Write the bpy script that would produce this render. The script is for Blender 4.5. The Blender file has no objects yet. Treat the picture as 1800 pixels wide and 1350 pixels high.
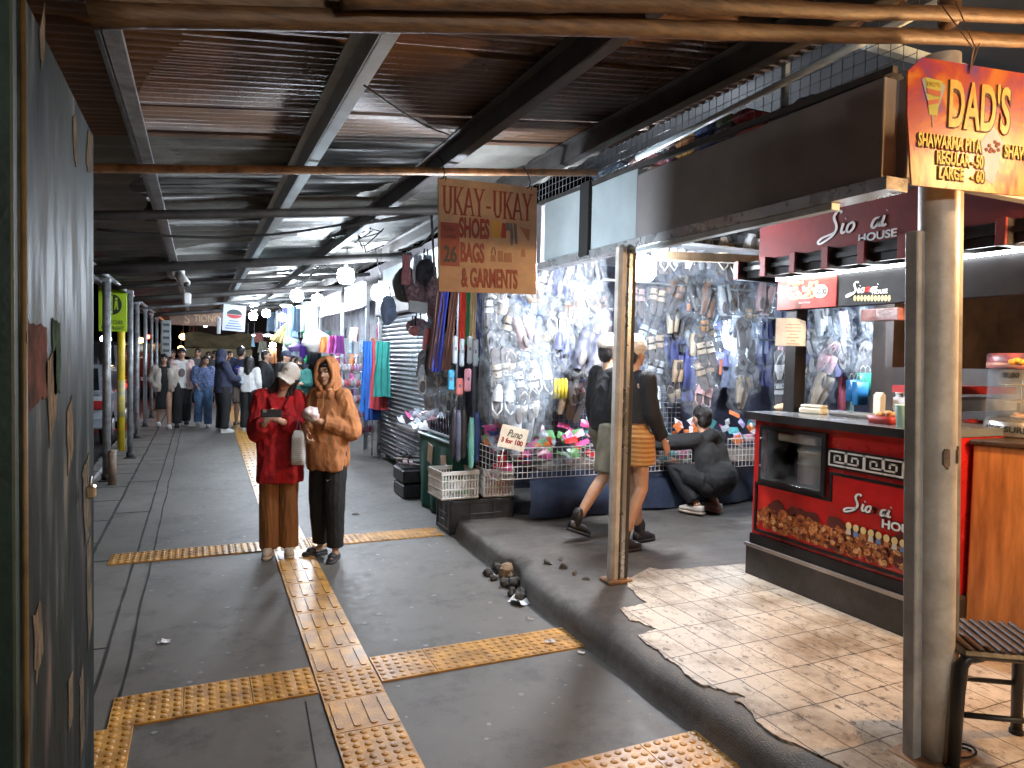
import bpy, math, random
from mathutils import Vector, Matrix, Euler, noise
rnd = random.Random(7)
PI = math.pi
scene = bpy.context.scene
COL = scene.collection
# ------------------------------------------------------------------ camera
HC = 1.66; FPX = 1220.0
YAW, PIT, ROLL = math.radians(24.3), math.radians(-2.2), 0.022
FWD = Vector((math.sin(YAW)*math.cos(PIT), math.cos(YAW)*math.cos(PIT), math.sin(PIT)))
R0 = Vector((math.cos(YAW), -math.sin(YAW), 0)); U0 = R0.cross(FWD)
RGT = R0*math.cos(ROLL) + U0*math.sin(ROLL); UPV = U0*math.cos(ROLL) - R0*math.sin(ROLL)
cd = bpy.data.cameras.new('camera'); cam = bpy.data.objects.new('camera', cd); COL.objects.link(cam)
cam.matrix_world = Matrix(((RGT.x, UPV.x, -FWD.x, 0), (RGT.y, UPV.y, -FWD.y, 0), (RGT.z, UPV.z, -FWD.z, HC), (0, 0, 0, 1)))
cd.sensor_width = 36; cd.lens = 36*FPX/1800; cd.clip_start = 0.05; cd.clip_end = 500
scene.camera = cam
# ------------------------------------------------------------------ world: night sky, faint moon
w = bpy.data.worlds.new("World"); scene.world = w; w.use_nodes = True
nt = w.node_tree; bg = nt.nodes['Background']
sky = nt.nodes.new('ShaderNodeTexSky'); sky.sky_type = 'NISHITA'; sky.sun_disc = False
sky.sun_elevation = math.radians(-4); sky.sun_rotation = math.radians(200)
nt.links.new(sky.outputs[0], bg.inputs[0]); bg.inputs[1].default_value = 0.06
sl = bpy.data.lights.new('moon', 'SUN'); sl.energy = 0.02; sl.angle = math.radians(0.5)
so = bpy.data.objects.new('moon', sl); COL.objects.link(so); so.rotation_euler = (math.radians(50), 0, math.radians(200))
scene.view_settings.view_transform = 'Standard'; scene.view_settings.look = 'None'
scene.view_settings.exposure = 1.55; scene.view_settings.gamma = 1
try:
    scene.cycles.use_denoising = True; scene.cycles.max_bounces = 7; scene.cycles.transparent_max_bounces = 16
    scene.cycles.sample_clamp_indirect = 4; scene.cycles.caustics_reflective = False; scene.cycles.caustics_refractive = False
except Exception: pass
BULB_W = 1.8      # one knob for all the cold bulbs
# ------------------------------------------------------------------ where a direction of sight meets a plane of the place
def ray(x, y): return FWD + RGT*((x-900)/FPX) - UPV*((y-675)/FPX)
def fl(x, y, z=0.0):
    d = ray(x, y); return d*((z-HC)/d.z) + Vector((0, 0, HC))
def onX(x, y, X):
    d = ray(x, y); return d*(X/d.x) + Vector((0, 0, HC))
def onY(x, y, Y):
    d = ray(x, y); return d*(Y/d.y) + Vector((0, 0, HC))
# ------------------------------------------------------------------ materials
MATS = {}
def mat(name, col, rough=.6, metal=0., var=.15, scale=6., bump=.15, bscale=60., spec=.5, tint=None, emit=0., stretch=None, coat=0., rvar=.1, dist=.01):
    if name in MATS: return MATS[name]
    m = bpy.data.materials.new(name); m.use_nodes = True; t = m.node_tree; N = t.nodes; L = t.links
    b = N['Principled BSDF']; tc = N.new('ShaderNodeTexCoord')
    src = tc.outputs['Object']
    if stretch:
        mp = N.new('ShaderNodeMapping'); mp.inputs['Scale'].default_value = stretch; L.new(src, mp.inputs[0]); src = mp.outputs[0]
    n = N.new('ShaderNodeTexNoise'); n.inputs['Scale'].default_value = scale; n.inputs['Detail'].default_value = 6; n.inputs['Roughness'].default_value = .62
    L.new(src, n.inputs['Vector'])
    cr = N.new('ShaderNodeValToRGB')
    c0 = [max(0, c*(1-var*1.6)) for c in col]; c1 = [min(1, c*(1+var*1.2)) for c in col]
    if tint: c0 = tint
    cr.color_ramp.elements[0].position = .32; cr.color_ramp.elements[1].position = .68
    cr.color_ramp.elements[0].color = (*c0, 1); cr.color_ramp.elements[1].color = (*c1, 1)
    L.new(n.outputs[0], cr.inputs[0]); L.new(cr.outputs[0], b.inputs['Base Color'])
    b.inputs['Roughness'].default_value = rough; b.inputs['Metallic'].default_value = metal
    b.inputs['Specular IOR Level'].default_value = spec; b.inputs['Coat Weight'].default_value = coat
    if rvar:
        mr = N.new('ShaderNodeMapRange'); mr.inputs[3].default_value = max(.03, rough-rvar); mr.inputs[4].default_value = min(1, rough+rvar)
        L.new(n.outputs[0], mr.inputs[0]); L.new(mr.outputs[0], b.inputs['Roughness'])
    if bump:
        n2 = N.new('ShaderNodeTexNoise'); n2.inputs['Scale'].default_value = bscale; n2.inputs['Detail'].default_value = 4
        L.new(src, n2.inputs['Vector'])
        bp = N.new('ShaderNodeBump'); bp.inputs['Strength'].default_value = bump; bp.inputs['Distance'].default_value = dist
        L.new(n2.outputs[0], bp.inputs['Height']); L.new(bp.outputs[0], b.inputs['Normal'])
    if emit:
        L.new(cr.outputs[0], b.inputs['Emission Color']); b.inputs['Emission Strength'].default_value = emit
    MATS[name] = m; return m
def paint(col, rough=.6, **k):
    return mat('tone_%02d_%02d_%02d_%d' % (*[int(c*99) for c in col], int(rough*10)), col, rough, **k)
def emitter(name, col, s):
    if name in MATS: return MATS[name]
    m = bpy.data.materials.new(name); m.use_nodes = True; t = m.node_tree
    t.nodes.remove(t.nodes['Principled BSDF']); e = t.nodes.new('ShaderNodeEmission')
    e.inputs[0].default_value = (*col, 1); e.inputs[1].default_value = s
    t.links.new(e.outputs[0], t.nodes['Material Output'].inputs[0]); MATS[name] = m; return m
def clear(name, tintc=(.9,.95,1), mixf=.75, rough=.12, bscale=35., bump=.6):
    """thin clear plastic or glass: mostly see-through, the rest a crinkled shine"""
    if name in MATS: return MATS[name]
    m = bpy.data.materials.new(name); m.use_nodes = True; t = m.node_tree; N = t.nodes; L = t.links
    N.remove(N['Principled BSDF'])
    tr = N.new('ShaderNodeBsdfTransparent'); tr.inputs[0].default_value = (*tintc, 1)
    g = N.new('ShaderNodeBsdfPrincipled'); g.inputs['Base Color'].default_value = (.52, .56, .60, 1); g.inputs['Roughness'].default_value = rough
    g.inputs['Specular IOR Level'].default_value = .9
    n = N.new('ShaderNodeTexNoise'); n.inputs['Scale'].default_value = bscale; n.inputs['Detail'].default_value = 3
    tc = N.new('ShaderNodeTexCoord'); L.new(tc.outputs['Object'], n.inputs['Vector'])
    bp = N.new('ShaderNodeBump'); bp.inputs['Strength'].default_value = bump; bp.inputs['Distance'].default_value = .02
    L.new(n.outputs[0], bp.inputs['Height']); L.new(bp.outputs[0], g.inputs['Normal'])
    mx = N.new('ShaderNodeMixShader')
    mr = N.new('ShaderNodeMapRange'); mr.inputs[1].default_value = .35; mr.inputs[2].default_value = .7
    mr.inputs[3].default_value = max(0, 1-mixf-.14); mr.inputs[4].default_value = min(1, 1-mixf+.14)
    L.new(n.outputs[0], mr.inputs[0]); L.new(mr.outputs[0], mx.inputs[0])
    L.new(tr.outputs[0], mx.inputs[1]); L.new(g.outputs[0], mx.inputs[2])
    L.new(mx.outputs[0], N['Material Output'].inputs[0]); MATS[name] = m; return m
# ------------------------------------------------------------------ mesh builder
class MB:
    def __init__(s): s.v = []; s.f = []; s.m = []; s.s = []; s.cur = 0
    def add(s, vs, fs, smooth=False):
        o = len(s.v); s.v += [Vector(v) for v in vs]
        for f in fs: s.f.append([i+o for i in f]); s.m.append(s.cur); s.s.append(smooth)
        return s
    def box(s, c, size, rot=None):
        c = Vector(c); h = Vector(size)/2
        vs = [Vector((x*h.x, y*h.y, z*h.z)) for x in (-1, 1) for y in (-1, 1) for z in (-1, 1)]
        if rot is not None: vs = [rot @ v for v in vs]
        return s.add([v+c for v in vs], [(0,1,3,2),(4,6,7,5),(0,4,5,1),(2,3,7,6),(0,2,6,4),(1,5,7,3)])
    def bev(s, c, size, b=.01, rot=None):
        """box with chamfered edges"""
        c = Vector(c); hx, hy, hz = [q/2 for q in size]; b = min(b, hx*.9, hy*.9, hz*.9)
        rings = []
        for z, i in ((-hz, b), (-hz+b, 0), (hz-b, 0), (hz, b)):
            x, y = hx-i, hy-i; q = b if i == 0 else b*.6
            rings.append([Vector(p) for p in ((x-q,-y,z),(x,-y+q,z),(x,y-q,z),(x-q,y,z),(-x+q,y,z),(-x,y-q,z),(-x,-y+q,z),(-x+q,-y,z))])
        vs = [(rot @ p if rot is not None else p)+c for r in rings for p in r]; fs = []
        for k in range(3):
            for j in range(8): fs.append((k*8+j, k*8+(j+1) % 8, k*8+8+(j+1) % 8, k*8+8+j))
        fs.append(tuple(range(7, -1, -1))); fs.append(tuple(range(24, 32)))
        return s.add(vs, fs)
    def beam(s, a, b, w, h, up=(0,0,1)):
        a, b = Vector(a), Vector(b); d = b-a; z = d.normalized(); x = Vector(up).cross(z)
        if x.length < 1e-4: x = Vector((1,0,0)).cross(z)
        x.normalize(); y = z.cross(x)
        return s.box((a+b)/2, (w, h, d.length), Matrix((x, y, z)).transposed())
    def tube(s, pts, r, n=8, cap=True, smooth=True, closed=False):
        pts = [Vector(p) for p in pts]; k = len(pts); rs = r if isinstance(r, (list, tuple)) else [r]*k
        vs = []; fs = []; prev = None
        for i, p in enumerate(pts):
            d = (pts[min(i+1, k-1)]-pts[max(i-1, 0)]); d = d.normalized() if d.length > 1e-9 else Vector((0,0,1))
            if prev is None: x = d.orthogonal().normalized()
            else:
                x = prev - d*prev.dot(d); x = x.normalized() if x.length > 1e-6 else d.orthogonal().normalized()
            prev = x; y = d.cross(x)
            for j in range(n):
                a = 2*PI*j/n; vs.append(p + (x*math.cos(a)+y*math.sin(a))*rs[i])
        for i in range(k-1):
            for j in range(n): fs.append((i*n+j, i*n+(j+1) % n, (i+1)*n+(j+1) % n, (i+1)*n+j))
        if cap: fs.append(tuple(range(n-1, -1, -1))); fs.append(tuple(range((k-1)*n, k*n)))
        return s.add(vs, fs, smooth)
    def cap2(s, a, ra, b, rb, n=12, m=4):
        """tapered limb with round ends"""
        a, b = Vector(a), Vector(b); d = b-a; L = max(d.length, 1e-5); z = d/L if d.length > 1e-5 else Vector((0,0,1))
        pts = []; rr = []
        for i in range(m+1):
            t = PI/2*(1-i/m); pts.append(a - z*ra*math.sin(t)); rr.append(max(ra*math.cos(t), .0006))
        for i in range(1, m+1):
            t = PI/2*i/m; pts.append(b + z*rb*math.sin(t)); rr.append(max(rb*math.cos(t), .0006))
        pts.insert(m+1, b); rr.insert(m+1, rb)
        return s.tube(pts, rr, n)
    def ell(s, c, r, rot=None, nu=14, nv=9):
        c = Vector(c); vs = []; fs = []
        for i in range(nv+1):
            t = PI*i/nv
            for j in range(nu):
                a = 2*PI*j/nu; p = Vector((r[0]*max(math.sin(t), .002)*math.cos(a), r[1]*max(math.sin(t), .002)*math.sin(a), r[2]*math.cos(t)))
                vs.append((rot @ p if rot is not None else p)+c)
        for i in range(nv):
            for j in range(nu): fs.append((i*nu+j, (i+1)*nu+j, (i+1)*nu+(j+1) % nu, i*nu+(j+1) % nu))
        fs.append(tuple(range(nu))); fs.append(tuple(range((nv+1)*nu-1, nv*nu-1, -1)))
        return s.add(vs, fs, True)
    def loft(s, rings, cap=True, smooth=True):
        n = len(rings[0]); vs = [p for r in rings for p in r]; fs = []
        for i in range(len(rings)-1):
            for j in range(n): fs.append((i*n+j, i*n+(j+1) % n, (i+1)*n+(j+1) % n, (i+1)*n+j))
        if cap: fs.append(tuple(range(n-1, -1, -1))); fs.append(tuple(range((len(rings)-1)*n, len(rings)*n)))
        return s.add(vs, fs, smooth)
    def stack(s, secs, n=20, e=2.3):
        """vertical body of superellipse sections (cx, cy, z, rx, ry)"""
        rings = []
        for cx, cy, z, rx, ry in secs:
            r = []
            for j in range(n):
                a = 2*PI*j/n; c, q = math.cos(a), math.sin(a)
                r.append(Vector((cx+rx*math.copysign(abs(c)**(2/e), c), cy+ry*math.copysign(abs(q)**(2/e), q), z)))
            rings.append(r)
        return s.loft(rings)
    def lathe(s, prof, c=(0,0,0), n=20, smooth=True, axis=None):
        c = Vector(c); rings = [[Vector((max(r, .0004)*math.cos(2*PI*j/n), max(r, .0004)*math.sin(2*PI*j/n), z)) for j in range(n)] for r, z in prof]
        if axis is not None:
            q = Vector((0,0,1)).rotation_difference(Vector(axis)).to_matrix(); rings = [[q @ p for p in r] for r in rings]
        return s.loft([[p+c for p in r] for r in rings], True, smooth)
    def prism(s, poly, o, x, y, t):
        """flat outline poly (2-D) at origin o with axes x, y, thickness t along x cross y"""
        o, x, y = Vector(o), Vector(x), Vector(y); z = x.cross(y).normalized(); n = len(poly)
        vs = [o+x*p[0]+y*p[1] for p in poly]+[o+x*p[0]+y*p[1]+z*t for p in poly]
        fs = [tuple(range(n-1, -1, -1)), tuple(range(n, 2*n))]+[(i, (i+1) % n, n+(i+1) % n, n+i) for i in range(n)]
        return s.add(vs, fs)
    def grid(s, fn, nu, nv, smooth=True, thick=0.):
        vs = [Vector(fn(i/nu, j/nv)) for j in range(nv+1) for i in range(nu+1)]
        fs = [(j*(nu+1)+i, j*(nu+1)+i+1, (j+1)*(nu+1)+i+1, (j+1)*(nu+1)+i) for j in range(nv) for i in range(nu)]
        return s.add(vs, fs, smooth)
    def mesh(s, name, mats):
        me = bpy.data.meshes.new(name); me.from_pydata([tuple(v) for v in s.v], [], s.f)
        for m in (mats if isinstance(mats, (list, tuple)) else [mats]): me.materials.append(m)
        me.polygons.foreach_set('material_index', s.m); me.polygons.foreach_set('use_smooth', s.s); me.update(); return me
    def build(s, name, mats, parent=None, world=False, **tags):
        if world and parent is not None:
            q = parent.location; s.v = [v-q for v in s.v]
        return put(name, s.mesh(name, mats), parent, **tags)
def put(name, me, parent=None, label=None, cat=None, group=None, kind=None, loc=None, rot=None):
    o = bpy.data.objects.new(name, me); COL.objects.link(o)
    if parent is not None: o.parent = parent
    if loc is not None: o.location = loc
    if rot is not None: o.rotation_euler = rot
    return tag(o, label, cat, group, kind)
def tag(o, label=None, cat=None, group=None, kind=None):
    if label: o['label'] = label
    if cat: o['category'] = cat
    if group: o['group'] = group
    if kind: o['kind'] = kind
    return o
def thing(name, label, cat, loc=(0,0,0), rz=0., group=None, rot=None):
    o = bpy.data.objects.new(name, None); COL.objects.link(o); o.location = loc; o.rotation_euler = rot or (0, 0, rz)
    o.empty_display_size = .1
    return tag(o, label, cat, group)
KIDS = {}
def copy_thing(o, loc=None, rz=None, label=None, group=None, scale=None):
    """a copy of a thing, its parts and sub-parts"""
    def cp(a, par):
        c = a.copy(); COL.objects.link(c)
        if par is not None: c.parent = par
        for ch in list(a.children): cp(ch, c)
        return c
    r = cp(o, None)
    if loc is not None: r.location = loc
    if rz is not None: r.rotation_euler = (0, 0, rz)
    if scale is not None: r.scale = scale
    if label: r['label'] = label
    if group: r['group'] = group
    return r
def recolour(o, m):
    for i, sl_ in enumerate(o.material_slots):
        if i == 0: sl_.link = 'OBJECT'; sl_.material = m
def text_mesh(body, name, m, width, height, bold=.0, extrude=.002, shear=0., space=1.0):
    cu = bpy.data.curves.new(name, 'FONT'); cu.body = body; cu.size = 1; cu.align_x = 'LEFT'; cu.offset = bold; cu.shear = shear
    cu.space_character = space; cu.extrude = .01; cu.resolution_u = 4
    o = bpy.data.objects.new(name, cu); COL.objects.link(o)
    me = bpy.data.meshes.new_from_object(o.evaluated_get(bpy.context.evaluated_depsgraph_get()))
    bpy.data.objects.remove(o); bpy.data.curves.remove(cu)
    xs = [v.co.x for v in me.vertices]; ys = [v.co.y for v in me.vertices]
    x0, x1, y0, y1 = min(xs), max(xs), min(ys), max(ys)
    for v in me.vertices:
        v.co.x = (v.co.x-x0)/(x1-x0)*width; v.co.y = (v.co.y-y0)/(y1-y0)*height; v.co.z *= extrude/.01
    me.materials.clear(); me.materials.append(m); return me
def lettering(body, o, x, y, width, height, m, parent, name='lettering', world=False, **k):
    """text whose lower end starts at o, running along x, standing along y (in the parent's space)"""
    me = text_mesh(body, name, m, width, height, **k); x, y = Vector(x).normalized(), Vector(y).normalized(); z = x.cross(y)
    if world: o = Vector(o)-parent.location
    for v in me.vertices: v.co = Vector(o)+x*v.co.x+y*v.co.y+z*v.co.z
    return put(name, me, parent)
def serif_letters(body, o, x, y, width, height, m, parent, name='lettering', stem=.10, space=.22):
    """tall condensed serif capitals built from strokes"""
    S = {'U': [((.15,1),(.15,.25)),((.15,.25),(.3,.04)),((.3,.04),(.6,.04)),((.6,.04),(.75,.25)),((.75,.25),(.75,1))],
         'K': [((.15,0),(.15,1)),((.8,1),(.2,.42)),((.35,.55),(.85,0))], 'A': [((.02,0),(.45,1)),((.45,1),(.88,0)),((.2,.33),(.7,.33))],
         'Y': [((.05,1),(.45,.5)),((.85,1),(.45,.5)),((.45,.5),(.45,0))], '-': [((.15,.36),(.55,.36))]}
    F = {'U': [(.15,1),(.75,1)], 'K': [(.15,0),(.15,1),(.8,1),(.85,0)], 'A': [(.04,0),(.86,0)], 'Y': [(.05,1),(.85,1),(.45,0)], '-': []}
    Wd = {'-': .7}; tot = sum(Wd.get(c, .9)+space for c in body)-space; u = width/tot; b = MB(); cx = 0
    x, y = Vector(x).normalized(), Vector(y).normalized(); z = x.cross(y); o = Vector(o)
    for c in body:
        for k, (p, q) in enumerate(S[c]):
            a = Vector(((cx+p[0])*u, p[1]*height)); e = Vector(((cx+q[0])*u, q[1]*height)); d = (e-a).normalized(); nn = Vector((-d.y, d.x))
            t = stem*u*(1.25 if (k % 2 == 0) else .85)
            poly = [a-nn*t-d*t*.3, e-nn*t+d*t*.3, e+nn*t+d*t*.3, a+nn*t-d*t*.3]
            b.prism([(v.x, v.y) for v in poly], o+z*(.0005*k), x, y, .002)
        for p in F[c]:
            a = Vector(((cx+p[0])*u, p[1]*height)); b.prism([(a.x-.22*u, a.y-.02*height), (a.x+.22*u, a.y-.02*height), (a.x+.22*u, a.y+.02*height), (a.x-.22*u, a.y+.02*height)], o+z*.0027, x, y, .001)
        cx += Wd.get(c, .9)+space
    return b.build(name, m, parent)
# handwriting: strokes on a 1 x 1 body, used for the dumpling stall's name
SCRIPT = {'S': [[(.92,1.28),(.8,1.42),(.55,1.38),(.38,1.15),(.45,.9),(.62,.62),(.66,.3),(.4,-.05),(-.1,-.3),(-.5,-.42),(-.62,-.25),(-.3,-.05),(.2,.05),(.6,.15)]],
          'i': [[(.1,.62),(.02,.2),(.1,.02),(.3,.1)], [(.2,.86),(.23,.89)]],
          'o': [[(.4,.58),(.12,.45),(.05,.15),(.25,.0),(.5,.2),(.52,.48),(.36,.58)]],
          'm': [[(.0,.0),(.12,.58),(.16,.3),(.34,.6),(.36,.05),(.42,.3),(.62,.6),(.6,.1),(.78,.05)]],
          'a': [[(.55,.55),(.2,.5),(.05,.15),(.2,.0),(.45,.2),(.56,.55),(.5,.1),(.7,.06)]]}
def handwriting(parts, o, x, y, unit, parent, thick=.075):
    """parts: [(text, dx, material)]"""
    x, y = Vector(x).normalized(), Vector(y).normalized(); z = x.cross(y); o = Vector(o)-parent.location      # o in world space
    for word, dx, m in parts:
        b = MB(); cx = dx
        for c in word:
            for st in SCRIPT[c]:
                pts = [Vector((cx+p[0]+p[1]*.12, p[1], 0)) for p in st]
                fine = []
                for i in range(len(pts)-1):
                    p0, p1, p2, p3 = pts[max(i-1,0)], pts[i], pts[i+1], pts[min(i+2, len(pts)-1)]
                    for k in range(5):
                        t = k/5; fine.append(.5*((2*p1)+(p2-p0)*t+(2*p0-5*p1+4*p2-p3)*t*t+(3*p1-p0-3*p2+p3)*t**3))
                fine.append(pts[-1])
                left = []; right = []
                for i, p in enumerate(fine):
                    d = (fine[min(i+1, len(fine)-1)]-fine[max(i-1, 0)]); d = d.normalized() if d.length > 1e-6 else Vector((1,0,0))
                    nn = Vector((-d.y, d.x, 0)); t = thick*(.75+.5*abs(d.y)); left.append(p+nn*t); right.append(p-nn*t)
                n = len(fine); q = lambda v, h: o+x*(v.x*unit)+y*(v.y*unit)+z*h
                vs = [q(v, 0) for v in left]+[q(v, 0) for v in right]+[q(v, .003) for v in left]+[q(v, .003) for v in right]
                fs = []
                for i in range(n-1):
                    fs += [(2*n+i, 3*n+i, 3*n+i+1, 2*n+i+1), (i, i+1, n+i+1, n+i), (i, 2*n+i, 2*n+i+1, i+1), (n+i, n+i+1, 3*n+i+1, 3*n+i)]
                b.add(vs, fs)
            cx += {'S': 1.0, 'i': .36, 'o': .62, 'm': .85, 'a': .72}[c]
        b.build('lettering', m, parent)
def remeshed(b, name, voxel, mats, parent=None, smooth=2, fold=None, paintfn=None, loc=None):
    """joins the builder's solids into one continuous skin; fold = (amount, (sx, sy, sz)) gives cloth its creases"""
    me = b.mesh(name, mats); o = bpy.data.objects.new(name, me); COL.objects.link(o)
    r = o.modifiers.new('r', 'REMESH'); r.mode = 'VOXEL'; r.voxel_size = voxel; r.use_smooth_shade = True
    if smooth:
        q = o.modifiers.new('s', 'SMOOTH'); q.factor = .5; q.iterations = smooth
    me2 = bpy.data.meshes.new_from_object(o.evaluated_get(bpy.context.evaluated_depsgraph_get()))
    bpy.data.objects.remove(o); bpy.data.meshes.remove(me)
    me2.materials.clear()
    for m in (mats if isinstance(mats, (list, tuple)) else [mats]): me2.materials.append(m)
    if fold:
        a, sc = fold; off = Vector((rnd.random()*9, rnd.random()*9, rnd.random()*9)); mv = []
        for v in me2.vertices:
            p = Vector((v.co.x*sc[0], v.co.y*sc[1], v.co.z*sc[2]))+off
            mv.append(v.co + v.normal*a*(noise.noise(p)+.55*(.45-abs(noise.noise(p*1.7+Vector((3,1,2)))*2))+.12*(.4-abs(noise.noise(p*4.1)*2))))
        for v, c in zip(me2.vertices, mv): v.co = c
    for p in me2.polygons:
        p.use_smooth = True; p.material_index = 0
        if paintfn: p.material_index = paintfn(p.center, p.normal)
    me2.name = name; me2.update()
    return put(name, me2, parent, loc=loc)
# ================================================================== ground
def ground_mat(name, col, col2, rough, speck=.25, big=.8, bump=.25):
    m = bpy.data.materials.new(name); m.use_nodes = True; t = m.node_tree; N = t.nodes; L = t.links; b = N['Principled BSDF']
    tc = N.new('ShaderNodeTexCoord')
    def nz(sc, d=6, r=.6):
        n = N.new('ShaderNodeTexNoise'); n.inputs['Scale'].default_value = sc; n.inputs['Detail'].default_value = d; n.inputs['Roughness'].default_value = r
        L.new(tc.outputs['Object'], n.inputs['Vector']); return n
    n1, n2, n3 = nz(big), nz(14, 8, .7), nz(160, 3)
    cr = N.new('ShaderNodeValToRGB'); cr.color_ramp.elements[0].position = .33; cr.color_ramp.elements[1].position = .68
    cr.color_ramp.elements[0].color = (*col, 1); cr.color_ramp.elements[1].color = (*col2, 1); L.new(n1.outputs[0], cr.inputs[0])
    mx = N.new('ShaderNodeMix'); mx.data_type = 'RGBA'; mx.blend_type = 'OVERLAY'; mx.inputs[0].default_value = speck*2
    L.new(cr.outputs[0], mx.inputs[6]); L.new(n2.outputs[0], mx.inputs[7])
    mx2 = N.new('ShaderNodeMix'); mx2.data_type = 'RGBA'; mx2.blend_type = 'OVERLAY'; mx2.inputs[0].default_value = speck
    L.new(mx.outputs[2], mx2.inputs[6]); L.new(n3.outputs[0], mx2.inputs[7]); 
    n4 = nz(2.6, 11, .78); st_ = N.new('ShaderNodeValToRGB'); st_.color_ramp.elements[0].position = .36; st_.color_ramp.elements[0].color = (.45,.43,.42,1); st_.color_ramp.elements[1].position = .49; st_.color_ramp.elements[1].color = (1,1,1,1); L.new(n4.outputs[0], st_.inputs[0])
    mp = N.new('ShaderNodeMapping'); mp.inputs['Rotation'].default_value = (0,0,.5); mp.inputs['Scale'].default_value = (1.2,7,1); L.new(tc.outputs['Object'], mp.inputs[0]); n5 = N.new('ShaderNodeTexNoise'); n5.inputs['Scale'].default_value = 2.1; n5.inputs['Detail'].default_value = 9; n5.inputs['Roughness'].default_value = .75; L.new(mp.outputs[0], n5.inputs['Vector'])
    s5 = N.new('ShaderNodeValToRGB'); s5.color_ramp.elements[0].position = .60; s5.color_ramp.elements[0].color = (1,1,1,1); s5.color_ramp.elements[1].position = .74; s5.color_ramp.elements[1].color = (1.0,1.0,1.0,1); s5.color_ramp.elements[0].color = (.72,.72,.72,1); L.new(n5.outputs[0], s5.inputs[0])
    m4 = N.new('ShaderNodeMix'); m4.data_type = 'RGBA'; m4.blend_type = 'MULTIPLY'; m4.inputs[0].default_value = .8; L.new(mx2.outputs[2], m4.inputs[6]); L.new(st_.outputs[0], m4.inputs[7])
    m5 = N.new('ShaderNodeMix'); m5.data_type = 'RGBA'; m5.blend_type = 'MULTIPLY'; m5.inputs[0].default_value = .8; L.new(m4.outputs[2], m5.inputs[6]); L.new(s5.outputs[0], m5.inputs[7]); L.new(m5.outputs[2], b.inputs['Base Color'])
    mr = N.new('ShaderNodeMapRange'); mr.inputs[1].default_value = .3; mr.inputs[2].default_value = .7; mr.inputs[3].default_value = rough-.13; mr.inputs[4].default_value = rough+.15
    L.new(n2.outputs[0], mr.inputs[0]); L.new(mr.outputs[0], b.inputs['Roughness'])
    bp = N.new('ShaderNodeBump'); bp.inputs['Strength'].default_value = bump; bp.inputs['Distance'].default_value = .004
    L.new(n3.outputs[0], bp.inputs['Height']); L.new(bp.outputs[0], b.inputs['Normal']); return m
CONC = ground_mat('walkway_concrete', (.112,.103,.092), (.175,.163,.147), .58)
CONC2 = ground_mat('platform_cement', (.085,.075,.066), (.19,.17,.15), .65, .5, 1.6, 1.0)
ASPH = ground_mat('road_asphalt', (.03,.03,.032), (.05,.05,.052), .5)
DARK = mat('dark_gap', (.012,.012,.012), .9, bump=0)
def sheet(name, pts, z, m, kind='structure'):
    b = MB(); b.add([(p[0], p[1], z) for p in pts], [tuple(range(len(pts)))]); return b.build(name, m, kind=kind)
b = MB(); b.box((40, 40, -.25), (200, 200, .1)); b.build('ground', ASPH, kind='structure')
b = MB(); b.add([(-40,-10,-.155),(-1.34,-10,-.155),(-1.34,90,-.155),(-40,90,-.155)], [(0,1,2,3)]); b.build('road', ASPH, kind='structure')
b = MB(); b.box((4.4, 20, -.1), (11.2, 60, .2)); b.build('walkway', CONC, kind='structure')
b = MB()
for i in range(46): b.bev((-1.26, -3+i*1.0, -.06), (.16, .99, .2), .02)
b.build('kerb', ground_mat('kerb_concrete', (.1,.1,.1), (.17,.165,.16), .6), kind='structure')
# drain slits and slab joints
b = MB()
def wavy(x0, y0, y1, w0, seed):
    pts = []; n = int((y1-y0)/.12)
    for i in range(n+1):
        y = y0+(y1-y0)*i/n; x = x0+.012*noise.noise(Vector((seed, y*1.3, 0))); w_ = w0*(.8+.6*noise.noise(Vector((seed+5, y*5, 0)))); pts.append((x, y, w_))
    vs = [(p[0]-p[2], p[1], .003) for p in pts]+[(p[0]+p[2], p[1], .003) for p in pts]; k = len(pts)
    b.add(vs, [(i, k+i, k+i+1, i+1) for i in range(k-1)])
wavy(-.775, 1.0, 24, .016, 1); wavy(-.455, 1.0, 24, .010, 2); wavy(-.335, 1.0, 24, .008, 3)
for k in range(24):
    y = 2.2+k*.92+rnd.uniform(-.08,.08); b.box((-1.0, y, .002), (.42, .008, .002))
    if k % 2 == 0: b.box((-.61, y+.3, .002), (.30, .006, .002))
b.beam((.47, 3.35, .001), (.36, 1.5, .001), .006, .002)
b.build('floor_joints', DARK, kind='structure')
# ---- raised platform with a worn rounded kerb
def kerb_x(y): 
    x = 2.03 if y < 4.0 else 2.03+.13*(y-4.0)/2.0
    return x+.018*noise.noise(Vector((0, y*1.7, 3)))
ys = [-1.5+i*.03 for i in range(int(7.62/.03)+1)]
prof = []
b = MB(); rows = []
for y in ys:
    x = kerb_x(y); h = .16 if y < 4.6 else .16-.03*(y-4.6)/1.5; r = []
    brk = math.exp(-((y-4.62)/.2)**2)
    for dx, z in ((-.035, -.02), (0, .0), (.012, .06), (.03, .115), (.062, .15), (.12, h), (.3, h)):
        q = noise.noise(Vector((dx*20, y*6, z*20)))*.008+noise.noise(Vector((dx*70, y*23, z*60)))*.006+noise.noise(Vector((dx*30, y*3, z*25)))*.006; zz = min(z, h); dx2 = dx+brk*.08*(1 if z > -.01 and dx < .2 else 0)*(1+q*40)
        r.append(Vector((x+dx2+q, y+q, zz+q*.4)))
    r.append(Vector((12.0, y, h))); rows.append(r)
b.loft(rows, False, True)
b.build('raised_platform', CONC2, kind='structure')
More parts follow.
